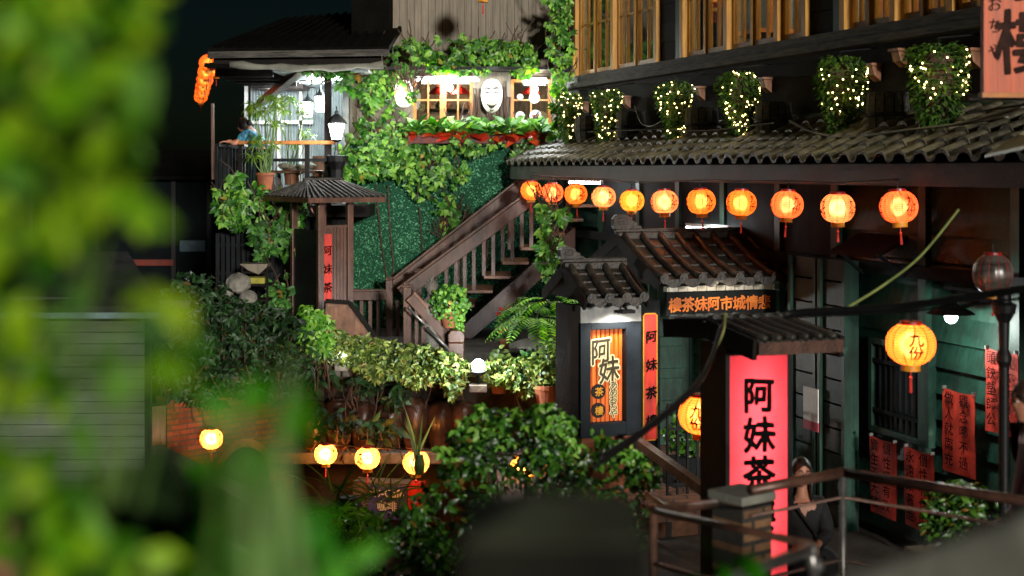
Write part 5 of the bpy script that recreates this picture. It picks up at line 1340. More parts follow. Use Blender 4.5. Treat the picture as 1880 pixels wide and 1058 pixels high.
b = MB(FM); b.bar((xa2 + .06, 8.25, zz - .3), (xa2 + .06, 7.95, zz - .06), .03, .03); b.bar((xb2 - .06, 8.25, zz - .3), (xb2 - .06, 7.95, zz - .06), .03, .03); b.build('strut', MT['slate'], t)
# green boarded piers (doors) either side of the gate end
for (p0, p1, lb) in ((1506, 1556, 'tall green boarded pier right of the glowing sign pillar'), (1452, 1502, 'green boarded pier just left of the white notice')):
    x0_, x1_ = plx(FM, p0, 8.1), plx(FM, p1, 8.1); t = thing('boarded_pier', lb, 'pier', tuple(FM @ Vector(((x0_ + x1_) / 2, 8.2, -3.78))), math.atan2(-.9462, .3236))
    b = MB(FM); z = -3.78
    while z < -.95: b.box(x0_ + .06, x1_ - .06, 8.1, 8.235, z + .012, min(-.95, z + .25)); z += .26
    b.build('boards', MT['green'], t); b = MB(FM); b.box(x0_, x0_ + .055, 8.06, 8.235, -3.78, -.95); b.box(x1_ - .055, x1_, 8.06, 8.235, -3.78, -.95); b.each('edge_post', MT['green'], t)
x0_, x1_ = plx(FM, 1476, 8.04), plx(FM, 1503, 8.04); z1_, z0_ = pl(FM, 1490, 712, 8.04).z, pl(FM, 1490, 790, 8.04).z
t = thing('wall_notice', 'white notice sheet with pink foot on the green boards', 'notice', tuple(FM @ Vector(((x0_ + x1_) / 2, 8.04, z0_))))
MB(FM).box(x0_, x1_, 8.03, 8.042, z0_ + .1, z1_).build('sheet', MT['white'], t); MB(FM).box(x0_, x1_, 8.03, 8.042, z0_, z0_ + .098).build('pink_foot', mat('pink_print', '#b8384a', '#96283a', .6), t)

def banner(label, pxa, pxb, pyt, pyb, cols, c=8.2, size=.115, tilt=0):
    qa, qb = pl(FM, pxa, pyt, c), pl(FM, pxb, pyt, c); zb_ = pl(FM, pxa, pyb, c).z; zt_ = qa.z
    xa, xb = qa.x, qb.x; t = thing('wall_banner', label, 'banner', tuple(FM @ Vector(((xa + xb) / 2, c, zb_))), math.atan2(-.9462, .3236), group='red writing banners on the siding')
    V = []; F = []; nx, nz = 8, 14
    wav = lambda u, v: .008 * math.sin(u * 5 + v * 3 + pxa) * (1 - v * .6) + .004 * math.sin(v * 13 + u * 4)
    for th in (0, .006):
        for j in range(nz + 1):
            for i in range(nx + 1): u, v = i / nx, j / nz; V.append(FM @ Vector((xa + (xb - xa) * u, c + wav(u, v) + th, zb_ + (zt_ - zb_) * v - tilt * u - .02 * math.sin(PI * u) * v)))
    k = (nx + 1) * (nz + 1)
    for j in range(nz):
        for i in range(nx): a = j * (nx + 1) + i; F += [(a, a + 1, a + nx + 2, a + nx + 1), (a + k, a + k + nx + 1, a + k + nx + 2, a + k + 1)]
    link_mesh('cloth', V, F, MT['banner'], t, smooth=True)
    b = MB(FM); n = max(len(s) for s in cols); gap = (zt_ - zb_) * .92 / n
    for ci, s in enumerate(cols):
        x = xb - (xb - xa) * (ci + .5) / len(cols) * .92 - (xb - xa) * .04
        column(b, s, size, (x, c - .024, zt_ - gap * .55 - tilt * .5), gap, bold=.006, squeeze=1.1)
    b.build('writing', MT['ink'], t)
    b = MB(FM)
    for x in (xa + .02, xb - .02): b.box(x - .008, x + .008, c - .02, c + .02, zt_ - .01 - (tilt if x > (xa + xb) / 2 else 0), zt_ + .02 - (tilt if x > (xa + xb) / 2 else 0))
    b.build('pins', MT['steel'], t)
banner('red writing banner hung lowest, farthest left under the barred window', 1597, 1645, 798, 938, ['個性哪有改', '實生天天敏'], c=8.16, size=.13)
banner('red writing banner partly behind the shrub under the window corner', 1661, 1714, 818, 962, ['個性有什麼', '永遠跟著走'], c=8.16, size=.13)
banner('red writing banner hung alone right of the barred window', 1731, 1790, 711, 862, ['觀念哪不通', '做人就南充'], c=8.2, size=.125)
banner('red writing banner behind the iron lamp pole', 1809, 1868, 638, 790, ['觀念新相通', '頭鋏墊師公'], c=8.2, size=.125)
# wall lamp
wl = FM @ pl(FM, 1746, 582, 8.05); t = thing('wall_lamp', 'bright white wall lamp under a dark shade on the siding', 'lamp', tuple(wl))
MB().lathe([(.22, .03), (.1, .1), (.03, .14)], wl, 16).build('shade', MT['black'], t); MB().ball(wl + Vector((0, 0, .0)), .06).build('lamp_bulb', emit('wall_lamp_glow', (.9, 1, .95), 26), t, smooth=True)
MB(FM).bar(pl(FM, 1746, 572, 8.05), pl(FM, 1746, 572, 8.05) + Vector((0, .3, .08)), .03, .03).build('arm', MT['black'], t)
lamp('lamp_light', wl + Vector((-.12, -.2, -.1)), 60, (.92, 1, .95), .07, t)
# iron pole and unlit lantern at right
pp = P(1843, 560, 9.6); t = thing('iron_post', 'black cast iron post with flared capital in front of the right banner', 'post', (pp.x, pp.y, ZC - 3.2))
r0 = pp.z - (ZC - 3.2)
MB().lathe([(.036, r0 - .119), (.075, r0 - .05), (.085, r0), (.05, r0 + .02), (.045, r0 + .1)], (pp.x, pp.y, ZC - 3.2), 14).build('capital', MT['black'], t)
MB().lathe([(.09, 0), (.09, .2), (.05, .26), (.036, .4), (.034, r0 - .42), (.05, r0 - .38), (.05, r0 - .34), (.034, r0 - .3), (.036, r0 - .12)], (pp.x, pp.y, ZC - 3.2), 14).build('shaft', MT['black'], t)
ul = lantern('dark_lantern', 'unlit dark ribbed lantern under the eave at right', 'lantern', tuple(P(1823, 503, 10.4)), .145, mat('unlit_skin', '#57524c', '#2a2622', .3, 3, stretch=(1, 1, 6)), 0, chars='', flat=1.0)
bl = lantern('paper_lantern', 'big glowing orange lantern hanging before the barred window', 'lantern', tuple(P(1672, 632, 9.9)), .172, MT['lorange'], 17, group='near lanterns', yaw=-.55, lc=(1, .66, .34))
dup(bl, tuple(P(1287, 762, 10.6)), 1.2, .98, 'glowing amber lantern half hidden behind the glowing sign pillar')

# ================================================================== THE GATE
def y_at(M, x, px):
    """depth y in a frame at which the line x = const is seen at px"""
    a, b_ = 0.0, 3.0
    f = lambda y: (lambda w: 940 + FPX * w.x / w.y)(M @ Vector((x, y, 0))) - px
    for _ in range(50):
        m_ = (a + b_) / 2
        if f(a) * f(m_) <= 0: b_ = m_
        else: a = m_
    return (a + b_) / 2
def tile_gable(par, M, x0, x1, yf, yr, zf_, zr, nrib, finial=True, m=None, back=True, fs=1.0, rr=.042, drips=True, ridge=1.0):
    """front and back slopes of flat tiles with round tile ribs, ridge, scroll finial at the left end"""
    m = m or MT['gtile']; yb = 2 * yr - yf
    b = MB(M); nc = 5
    for sgn, ye in ((1, yf),) + (((-1, yb),) if back else ()):
        for r in range(nc):
            t0, t1 = r / nc, (r + 1) / nc + .04
            sag = lambda t: -.10 * (zr - zf_) * math.sin(PI * min(1, t))
            ya, yb_ = ye + (yr - ye) * t0, ye + (yr - ye) * min(1, t1)
            za, zb_ = zf_ + (zr - zf_) * t0 + sag(t0) + .03, zf_ + (zr - zf_) * min(1, t1) + sag(t1) + .008
            b.prism([(x0, ya, za - .03), (x0, yb_, zb_ - .04), (x0, yb_, zb_), (x0, ya, za)], (x1 - x0, 0, 0))
    rf = b.build('tile_slopes', m, par)
    b = MB(M); d = MB(M)
    for i in range(nrib):
        x = x0 + .045 + (x1 - x0 - .09) * i / (nrib - 1)
        for ye in ((yf, yb) if back else (yf,)):
            pts = []
            for k in range(8):
                t = k / 7; pts.append((x, ye + (yr - ye) * t - .02 * (1 if ye == yf else -1) * (k == 0), zf_ + (zr - zf_) * t - .10 * (zr - zf_) * math.sin(PI * t) + .05))
            b.tube(pts, rr, 10)
            if ye == yf and drips:
                c = Vector(pts[0]); d.add([c + Vector((.055 * math.cos(2 * PI * j / 14), -.012, .055 * math.sin(2 * PI * j / 14))) for j in range(14)] + [c + Vector((.055 * math.cos(2 * PI * j / 14), .02, .055 * math.sin(2 * PI * j / 14))) for j in range(14)], [tuple(range(14))] + [(j, j + 14, (j + 1) % 14 + 14, (j + 1) % 14) for j in range(14)])
                c2 = c + Vector((0, -.024, 0)); d.add([c2 + Vector((.03 * math.cos(2 * PI * j / 10), 0, .03 * math.sin(2 * PI * j / 10))) for j in range(10)] + [c2 + Vector((.03 * math.cos(2 * PI * j / 10), .012, .03 * math.sin(2 * PI * j / 10))) for j in range(10)], [tuple(range(10))] + [(j, j + 10, (j + 1) % 10 + 10, (j + 1) % 10) for j in range(10)])
                if i < nrib - 1:
                    xn = x + (x1 - x0 - .09) / (nrib - 1); q = [(x + (xn - x) * j / 8, c.y + .0, c.z - .03 - .075 * math.sin(PI * j / 8)) for j in range(9)]; d.prism([(x, c.y, c.z - .005)] + q[1:-1] + [(xn, c.y, c.z - .005)], (0, .02, 0))
    b.build('tile_ribs', m, rf, smooth=True)
    if drips: d.build('eave_tiles', m, rf)
    b = MB(M); b.box(x0 - .03, x1 + .02, yr - .07 * ridge, yr + .07 * ridge, zr - .02, zr + .06 * ridge); b.box(x0 - .05, x1 + .03, yr - .045 * ridge, yr + .045 * ridge, zr + .061 * ridge, zr + .1 * ridge); b.build('ridge', m, rf, bevel=.008)
    b = MB(M)
    for ye in ((yf, yb) if back else (yf,)): b.bar((x0 - .02, ye, zf_ - .02), (x0 - .02, yr, zr - .02), .03, .13); b.bar((x1 + .02, ye, zf_ - .02), (x1 + .02, yr, zr - .02), .03, .13)
    b.prism([(x0 + .02, yf + .08, zf_ + .0), (x0 + .02, yb - .08, zf_), (x0 + .02, yr, zr - .05)], (.03, 0, 0))
    b.each('gable_board', MT['darkwood'], rf)
    if finial:
        b = MB(M); z = zr + .1; x = x0 - .06; s = fs
        prof = [(0, 0), (.34, 0), (.34, .03), (.28, .05), (.28, .08), (.22, .1), (.2, .14), (.14, .17), (.02, .17), (-.02, .12), (-.02, .04)]
        b.prism([(x + p[0] * s, yr - .05, z + p[1] * s) for p in prof], (0, .1, 0))
        for (xa, xb, za, zb_) in ((.04, .16, .125, .14), (.15, .165, .05, .139), (.05, .149, .05, .065), (.04, .055, .066, .1), (.056, .11, .088, .1)): b.box(x + xa * s, x + xb * s, yr - .062, yr - .051, z + za * s, z + zb_ * s)
        b.build('scroll_finial', m, rf, bevel=.004)
    return rf
G = thing('tea_house_gate', 'tiled entrance gate with dark name board in orange characters', 'gate', tuple(GM @ Vector((.7, .5, -3.62))), math.atan2(.3236, .9462))
gx0 = pl(GM, 1212, 520, -.3).x; gyr = y_at(GM, gx0, 1136); gYr = (GM @ Vector((gx0, gyr, 0))).y
tile_gable(G, GM, gx0, 1.75, -.3, gyr, (313 - 519) * 15.9 / FPX, (313 - 436) * gYr / FPX, 9)
def gz(py): return (313 - py) * 16.1 / FPX
MB(GM).box(.0, 1.42, -.03, .03, gz(581), gz(538)).build('name_board', MT['slate'], G, bevel=.005)
b = MB(GM); chars = '樓茶妹阿市城情悲'
for i, ch in enumerate(chars): write(b, ch, .17, (.10 + .163 * i, -.035, gz(560) + .0), bold=.028, depth=.006, slant=.05)
b.build('name_writing', mat('orange_letters', '#d8781c', '#b85a10', .45, 5), G)
MB(GM).box(.02, 1.46, .0, .1, gz(536.5), gz(527)).build('white_tile_strip', brickmat('white_tiles', '#cfc9bc', '#c2bbac', '#7d776c', 1.0, rot=(PI / 2, 0, 0), w=.12, h=.2, ms=.006, rough=.3), G)
MB(GM).box(1.43, 1.72, -.02, .1, gz(583), gz(527)).build('green_end_panel', MT['green'], G)
b = MB(GM)
for x in (-.32, 1.56): b.box(x, x + .27, .03, .25, -3.62, gz(527) - .02 if x > 0 else gz(552))
b.each('gate_pillar', MT['slate'], G, bevel=.008)
MB(GM).box(-.05, 1.6, .12, 1.5, -1.32, -1.24).build('gate_soffit', MT['darkwood'], G)
# couplets
def couplet(label, x0, x1, y, pt, pb, chars, writing=True):
    t = thing('gate_couplet', label, 'couplet', tuple(GM @ Vector(((x0 + x1) / 2, y, gz(pb)))), math.atan2(.3236, .9462), group='couplets on the gate pillars')
    c = .03; z0, z1 = gz(pb), gz(pt)
    def oct_(g): return [(x0 + g, z0 + c), (x0 + c, z0 + g), (x1 - c, z0 + g), (x1 - g, z0 + c), (x1 - g, z1 - c), (x1 - c, z1 - g), (x0 + c, z1 - g), (x0 + g, z1 - c)]
    MB(GM).prism([(p[0], y - .02, p[1]) for p in oct_(0)], (0, .018, 0)).build('gold_edge', MT['gold'], t)
    MB(GM).prism([(p[0], y - .026, p[1]) for p in oct_(.016)], (0, .008, 0)).build('red_board', MT['couplet'], t)
    b = MB(GM); column(b, chars, .145, ((x0 + x1) / 2 + .008, y - .031, gz(617)), .318, bold=.03, slant=.1); b.build('writing', MT['ink'], t)
couplet('tall red gold edged couplet on the left gate pillar', -.275, -.095, .03, 574, 808, '阿妹茶樓')
couplet('red couplet on the right gate pillar mostly hidden by the sign roof', 1.585, 1.765, .03, 562, 800, '悲情城市')
# light box of the gate's left wing
B = thing('sign_box', 'framed orange sign box with white edged characters under a small tiled roof', 'sign box', tuple(GM @ Vector((-.75, .1, -3.62))), math.atan2(.3236, .9462))
bx_a, bx_b = pl(GM, 1066, 600, -.1).x, pl(GM, 1177, 600, -.1).x
def bz(py): return (313 - py) * (GM @ Vector((bx_a, -.1, 0))).y / FPX
sx0, sx1 = pl(GM, 1078, 560, -.45).x, pl(GM, 1188, 560, -.45).x; syr = y_at(GM, sx0, 1038)
tile_gable(B, GM, sx0, sx1, -.45, syr, (313 - 556) * 15.35 / FPX, (313 - 492) * (GM @ Vector((sx0, syr, 0))).y / FPX, 4, fs=.8)
yb0 = -.1
b = MB(GM); ox0, ox1, oz0, oz1 = pl(GM, 1085, 600, yb0).x, pl(GM, 1150, 600, yb0).x, bz(780), bz(607)
b.box(bx_a, ox0, yb0, .3, bz(806), bz(594)); b.box(ox1, bx_b, yb0, .3, bz(806), bz(594)); b.box(ox0, ox1, yb0, .3, oz1, bz(594)); b.box(ox0, ox1, yb0, .3, bz(806), oz0)
b.build('frame', mat('navy_frame', '#1c2228', '#10151a', .6, 3, .1, spec=.15), B, bevel=.006)
MB(GM).box(bx_a - .12, bx_a - .002, yb0 + .06, .36, -3.62, bz(562)).build('side_pillar', MT['darkwood'], B)
MB(GM).box(bx_a, bx_b, yb0 + .0, .3, bz(593.8), bz(564)).build('white_lintel', mat('grey_lintel', '#8f908e', '#6c6d6b', .7, 5, .1, spec=.1), B)
b = MB(GM); npl = 8
for i in range(npl):
    xa = ox0 + (ox1 - ox0) * i / npl; xb = ox0 + (ox1 - ox0) * (i + 1) / npl; b.prism([(xa, .03, oz0), (xb, .03, oz0), (xb - .008, .005, oz0), (xa + .008, .005, oz0)], (0, 0, oz1 - oz0))
b.build('plank_panel', mat('orange_planks', '#e0701c', '#b84c10', .4, 4, .1, 30, stretch=(6, 1, .5)), B)
V = MB(GM); K_ = MB(GM); cxm = (ox0 + ox1) / 2
big = [('阿', cxm - .06, bz(648), .30), ('妹', cxm + .035, bz(683), .30)]
for ch, x, z, s in big:
    write(V, ch, s, (x, -.012, z), bold=.075, depth=.01, slant=.1, squeeze=.85); write(K_, ch, s, (x, -.026, z), bold=.018, depth=.004, slant=.1, squeeze=.85)
for i, ch in enumerate('あめおちや'):
    write(V, ch, .105, (cxm + .09, -.012, bz(712 + 13.2 * i)), bold=.1, depth=.01); write(K_, ch, .105, (cxm + .09, -.026, bz(712 + 13.2 * i)), bold=.012, depth=.004)
V.build('pale_letter_board', mat('cream_letters', '#e2d3a4', '#cdb980', .5, 4), B); K_.build('dark_letters', mat('olive_letters', '#3a3012', '#2a220c', .5), B)
b = MB(GM); g = MB(GM)
for ch, py in (('茶', 723), ('樓', 758)):
    c = Vector((cxm - .09, -.006, bz(py))); k = 24
    b.prism([c + Vector((.083 * math.cos(2 * PI * j / k), 0, .083 * math.sin(2 * PI * j / k))) for j in range(k)], (0, -.022, 0)); write(g, ch, .105, c + Vector((0, -.03, 0)), bold=.02)
b.each('dark_roundel', MT['black'], B); g.build('roundel_letters', MT['gold'], B)
b = MB(GM); b.box(cxm + .05, cxm + .2, yb0 - .28, yb0 - .16, bz(574), bz(568)); b.bar((cxm + .13, yb0 - .02, bz(560)), (cxm + .13, yb0 - .2, bz(567)), .02, .02); b.build('spot_fitting', MT['black'], B)
lamp('sign_spot', GM @ Vector((cxm + .08, yb0 - .24, bz(577))), 55, (1, .95, .85), .04, B, kind='SPOT', spot=2.3, to=GM @ Vector((cxm + .05, .0, bz(700))))
lamp('sign_spot', GM @ Vector((cxm + .4, yb0 - .45, bz(560))), 45, (1, .95, .85), .04, B, kind='SPOT', spot=1.6, to=GM @ Vector((.1, .0, bz(690))))
lamp('name_board_light', GM @ Vector((.5, -.42, gz(527))), 7, (1, .85, .65), .05, G, kind='SPOT', spot=2.6, to=GM @ Vector((.7, 0, gz(575))))
# under the box: legs and lower plinth
MB(GM).box(bx_a + .05, bx_b - .05, .0, .25, -3.62, bz(806.3)).build('lower_plinth', MT['terracotta'], B)
# doors behind the gate
D = thing('green_doors', 'green panelled double doors behind the gate opening', 'door', tuple(GM @ Vector((.7, 2.35, -3.62))), math.atan2(.3236, .9462))
dx0 = pl(GM, 1192, 600, 2.3).x
for k in range(3):
    x0_ = dx0 + .58 * k; b = MB(GM); b.box(x0_ + .004, x0_ + .576, 2.3, 2.36, -3.61, -1.1)
    o = b.build('door_leaf', MT['green'], D)
    b = MB(GM)
    for z in np.arange(-3.45, -1.3, .42): b.box(x0_ + .1, x0_ + .48, 2.275, 2.298, z, z + .3)
    b.build('raised_panels', MT['green'], o, bevel=.012)
MB(GM).box(dx0, dx0 + 1.75, 2.24, 2.4, -1.1, -.95).build('lintel', MT['slate'], D)
tag(MB(GM).box(pl(GM, 1288, 600, 2.2).x, pl(GM, 1322, 600, 2.2).x, 2.2, 2.24, -2.3, -1.5).build('red_paper', MT['couplet']), 'red paper sheet on the green doors under the name board', 'paper')
tag(MB(GM).box(.03, .14, 1.2, 1.206, gz(690) - .35, gz(585)).build('white_notice', MT['white']), 'narrow white printed notice right of the left couplet', 'notice')
lamp('porch_lamp', GM @ Vector((.6, 1.2, -1.4)), 6, (1, .85, .65), .1, G)
# railing, planter and ramp in the gate opening
t = thing('iron_railing', 'black iron railing across the gate landing', 'railing', tuple(GM @ Vector((.4, -.3, -3.62))), math.atan2(.3236, .9462))
xr0, xr1 = -.12, .75
b = MB(GM); b.box(xr0, xr1, -.32, -.28, -2.63, -2.6); b.box(xr0, xr1, -.315, -.285, -2.9, -2.87); b.box(xr0, xr1, -.315, -.285, -3.52, -3.49); b.each('rail', MT['black'], t)
b = MB(GM)
for k in range(8): x = xr0 + (xr1 - xr0) * k / 7; b.box(x - .012, x + .012, -.312, -.288, -3.62, -2.63)
b.each('bar', MT['black'], t)
pcn = GM @ Vector((.38, .15, -3.62)); t = thing('planter_box', 'dark planter box with green shrub behind the iron railing', 'planter', tuple(pcn))
MB(GM).box(.1, .62, .0, .3, -3.618, -3.3).build('box', MT['slate'], t); q, _ = ball_pts(pcn + Vector((0, 0, .55)), (.3, .2, .3), 160); leaves('leaves', LF['bush'], t, q, (.06, .11), cluster=2)
t = thing('stair_stringer', 'pale metal stair edge running down from the gate landing', 'stair edge', tuple(P(1285, 895, 14.4)))
b = MB(); b.bar(P(1165, 808, 15.4), P(1300, 905, 14.2), .1, .1); b.build('edge', MT['steel'], t); b = MB(); b.bar(P(1190, 905, 14.6), P(1245, 945, 14.0), .08, .05); b.build('lower_edge', MT['steel'], t)
for k in range(5):
    o = MB(GM).box(-.9, .9, -1.75 - .32 * k, -1.42 - .32 * k, -4.2 - .17 * k, -3.79 - .17 * k).build('stone_step', MT['stone'], bevel=.015); tag(o, 'broad rough stone step, %s from the top below the gate landing' % ordn[k if k < 4 else 6], 'step', 'stone steps below the gate')

# ================================================================== GLOWING SIGN PILLAR, BRICK PILLAR, RAILINGS
PM = frame((.9462, .3236), (1.4615, 9.5, ZC))
G2 = thing('sign_pillar', 'dark sign pillar with glowing pink red panel and black brush characters', 'sign pillar', tuple(PM @ Vector((.23, .18, -3.78))), math.atan2(.3236, .9462))
zt_, zb_ = -1.245, -2.78
b = MB(PM); b.box(-.03, .0, .0, .38, -3.78, -1.18); b.box(.443, .475, .0, .38, -3.78, -1.18); b.box(.0005, .4425, .36, .38, -3.78, -1.18); b.box(.0005, .4425, .0, .359, zt_, -1.18); b.box(.0005, .4425, .0, .359, -3.78, zb_)
b.build('case', MT['black'], G2)
b = MB(PM); b.box(.001, .004, .012, .358, zb_ + .001, zt_ - .001); b.box(.439, .442, .012, .358, zb_ + .001, zt_ - .001); b.box(.005, .438, .35, .358, zb_ + .001, zt_ - .001); b.build('white_lining', MT['white'], G2)
MB(PM).add([(.001, .008, zb_ + .001), (.442, .008, zb_ + .001), (.442, .008, zt_ - .001), (.001, .008, zt_ - .001)], [(0, 1, 2, 3)]).build('lit_panel', paper('lit_panel_sheet', (.98, .085, .135), trans=.0, wires=False, soft=0), G2)
b = MB(PM); column(b, '阿妹茶樓', .25, (.222, .004, (313 - 727) * 9.55 / FPX), .266, bold=.035, brushy=True, slant=-.06); b.build('brush_writing', MT['ink'], G2)
for zz in (-1.5, -1.85, -2.2, -2.55):
    lamp('panel_tube', PM @ Vector((.222, .2, zz)), 2.0, (1, .82, .6), 0, G2, kind='AREA', size=(.03, .36), to=PM @ Vector((.222, 0, zz)))
tile_gable(G2, PM, -.09, .50, -.55, .12, -1.115, -1.05, 6, finial=False, m=MT['gtile'], rr=.022, drips=False, ridge=.35)
b = MB(PM); b.bar((-.1, -.57, -1.128), (.51, -.57, -1.128), .03, .08); b.build('eave_board', MT['brown'], G2)
# brick pillar
bp = P(1363, 940, 7.4); BPM = frame((.80, .60), (bp.x, bp.y, ZC))
t = thing('brick_pillar', 'short brick pillar with stone cap carrying the railing ends', 'pillar', (bp.x, bp.y, ZC - 3.2), math.atan2(.6, .8))
zc_ = (313 - 930) * 7.4 / FPX
MT['tanbrick'] = brickmat('tan_brick', '#7d5c3c', '#5d4029', '#2e2a24', 1.0, rot=(PI / 2, 0, 0), w=.16, h=.062, ms=.012)
MB(BPM).box(0, .22, 0, .22, -3.2, zc_).build('brickwork', MT['tanbrick'], t)
MB(BPM).box(-.02, .24, -.02, .24, zc_ + .001, zc_ + .05).build('stone_cap', MT['concrete'], t, bevel=.008)
# brown pipe railing with corner at right
C0 = P(1547, 868, 7.5); zr_ = C0.z
def onz(px, z, Yg=7.0):
    """point on the line of sight px at height z: depth chosen along the railing"""
    return None
RA = P(1378, 901, 7.09); RA.z = zr_; RBp = P(1900, 922, 6.82); RBp.z = zr_
t = thing('pipe_railing', 'rusty brown pipe railing with a corner post and thin lower rails at right', 'railing', (C0.x, C0.y, ZC - 3.0))
b = MB(); b.tube([RA, C0], .026, 10); b.tube([C0, RBp, RBp + (RBp - C0) * 1.2], .026, 10); b.ball(C0, .028); b.build('top_rail', MT['brownpipe'], t, smooth=True)
b = MB(); b.tube([C0 - Vector((0, 0, .02)), Vector((C0.x, C0.y, ZC - 3.0))], .02, 8); b.build('corner_post', MT['steel'], t, smooth=True)
b = MB()
for dz in (.13, .46, .78):
    b.tube([RA - Vector((0, 0, dz)), C0 - Vector((0, 0, dz)), RBp - Vector((0, 0, dz)), RBp + (RBp - C0) * 1.2 - Vector((0, 0, dz))], .009, 6)
b.each('lower_rail', MT['brownpipe'], t, smooth=True)
t = thing('pipe_railing', 'short worn pipe rail running left from the brick pillar', 'railing', tuple(P(1215, 935, 6.7)))
b = MB(); A = P(1200, 938, 6.7); Bq = P(1312, 925, 7.25); b.tube([A, Bq], .024, 10); b.tube([A, P(1490, 1000, 5.6)], .017, 8); b.build('top_rail', MT['brownpipe'], t, smooth=True)
b = MB(); b.tube([A, Vector((A.x, A.y, ZC - 3.2))], .02, 8); b.tube([A - Vector((0, 0, .25)), P(1490, 1000, 5.6) - Vector((0, 0, .25))], .012, 6); b.each('lower_rail', MT['brownpipe'], t, smooth=True)
t = thing('silver_handrail', 'pale silver handrail end with knuckle joint at the bottom right', 'handrail', tuple(P(1480, 1040, 4.6)))
A, Bq = P(1488, 1010, 4.7), P(1230, 1100, 4.1)
MB().tube([A, Bq], .02, 12).build('pipe', MT['steel'], t, smooth=True)
b = MB(); b.ball(A, .026, .026, .024); b.tube([A, A + Vector((.02, .03, -.12))], .022, 8); b.ball(A + Vector((.02, .03, -.06)), .034, .03, .03); b.tube([A + Vector((.02, .03, -.06)), A + Vector((.02, .03, -1.2))], .018, 8); b.build('knuckle_post', MT['steel'], t, smooth=True)
# shrub and stone planter at right
t = thing('planter_shrub', 'glossy leaved shrub in a stone planter below the red banners', 'shrub', tuple(P(1770, 990, 9.9)))
q, _ = ball_pts(P(1765, 950, 9.9), (.27, .25, .26), 620, .4); leaves('leaves', LF['bush'], t, q, (.05, .09), Wr=.5, face=(-.2, -1, .7), cluster=2)
b = MB()
for k in range(12): b.tube([P(1765, 1010, 9.9) + Vector((rnd.uniform(-.1, .1), 0, -.1)), P(1765 + rnd.uniform(-60, 60), 930 + rnd.uniform(-30, 40), 9.9)], .006, 5)
b.build('stems', MT['stem'], t)
MB(FM).box(-11.0, -9.4, 7.5, 8.1, -3.77, -3.4).build('planter', mat('rubble', '#6a5a44', '#3c3226', .9, 4, .6, 10), t, bevel=.03)

# wires near the viewer
cable('thick dark cable bundle crossing in front of the right wall', [P(1440, 577, 7.8), P(1480, 573, 7.75), P(1660, 562, 7.4), P(1900, 528, 6.8)], .022)
cable('second thin cable below the thick bundle at right', [P(1440, 582, 7.8), P(1660, 572, 7.4), P(1900, 545, 6.8)], .008)
cable('dark drooping cable crossing the couplet down to the bushes', [P(1326, 596, 7.6), P(1290, 690, 7.0), P(1200, 775, 6.4), P(1100, 842, 5.9)], .013)
cable('second dark drooping cable just under the first', [P(1326, 604, 7.6), P(1284, 706, 7.0), P(1190, 790, 6.4), P(1090, 860, 5.9)], .008)
cable('pale green cord slanting down from the eave at right', [P(1760, 385, 9.5), P(1690, 470, 9.3), P(1620, 525, 9.0), P(1550, 568, 8.8)], .009, mat('pale_cord', '#7e8a4a', '#5c6634', .6))
cable('pale strap hanging over the ridge end of the sign pillar roof', [P(1332, 575, 8.9), P(1326, 612, 8.9), P(1306, 655, 8.9), P(1288, 700, 8.9)], .012, mat('pale_strap', '#8a8a4e', '#6a6a3a', .7))

# orange hanging signboard top right
OM = frame((.985, .17), tuple(P(1842, 170, 8.6)))
t = thing('hanging_signboard', 'orange wooden signboard with black characters at the top right corner', 'signboard', tuple(P(1842, 170, 8.6)), math.atan2(.17, .985))
xl = pl(OM, 1806, 170, 0).x
b = MB(OM)
for k in range(6): b.box(xl + .09 * k + .001, xl + .09 * (k + 1), .0, .04 - .004 * (k % 2), .0, .95)
b.build('planks', mat('signboard_orange', '#c0562a', '#94401c', .45, 3, .12, 30, stretch=(8, 1, .4)), t)
MB(OM).box(xl - .012, xl + .56, -.006, .046, -.03, -.001).build('bottom_strip', MT['orangewood'], t)
b = MB(OM); zo = lambda py: (170 - py) * 8.6 / FPX
for ch, py in (('お', 8), ('ち', 48), ('や', 95)): write(b, ch, .1, (pl(OM, 1826, 170, 0).x, -.004, zo(py)), bold=0)
write(b, '樓', .42, (pl(OM, 1872, 170, 0).x + .03, -.004, zo(75)), bold=.018, brushy=True); write(b, '茶', .42, (pl(OM, 1872, 170, 0).x + .03, -.004, zo(-60)), bold=.03)
b.build('writing', mat('faded_ink', '#3a2620', '#1a1210', .8, 12, spec=.1), t)
lamp('signboard_light', P(1815, 60, 7.2), 6, (1, .8, .6), .1, t)
t = thing('eave_pipe', 'pale plastic pipes crossing under the orange signboard', 'pipe', tuple(P(1830, 182, 8.9)))
b = MB(); b.tube([P(1776, 178, 9.2), P(1905, 182, 8.8)], .02, 8); b.ball(P(1776, 178, 9.2), .026); b.build('pipe', MT['concrete'], t, smooth=True); b = MB(); b.tube([P(1778, 208, 9.4), P(1900, 190, 9.0)], .01, 6); b.build('thin_pipe', MT['concrete'], t, smooth=True)
ca = [P(1808, 284, 8.4), P(1905, 262, 7.6), P(1905, 228, 8.0), P(1870, 246, 9.4)]
b = MB(); b.prism(ca, (0, 0, -.02)); tag(b.build('canopy_sheet', mat('pale_canopy', '#9aa88a', '#76845e', .4, 3)), 'pale green translucent canopy sheet lying over the tiles at the right edge', 'canopy')

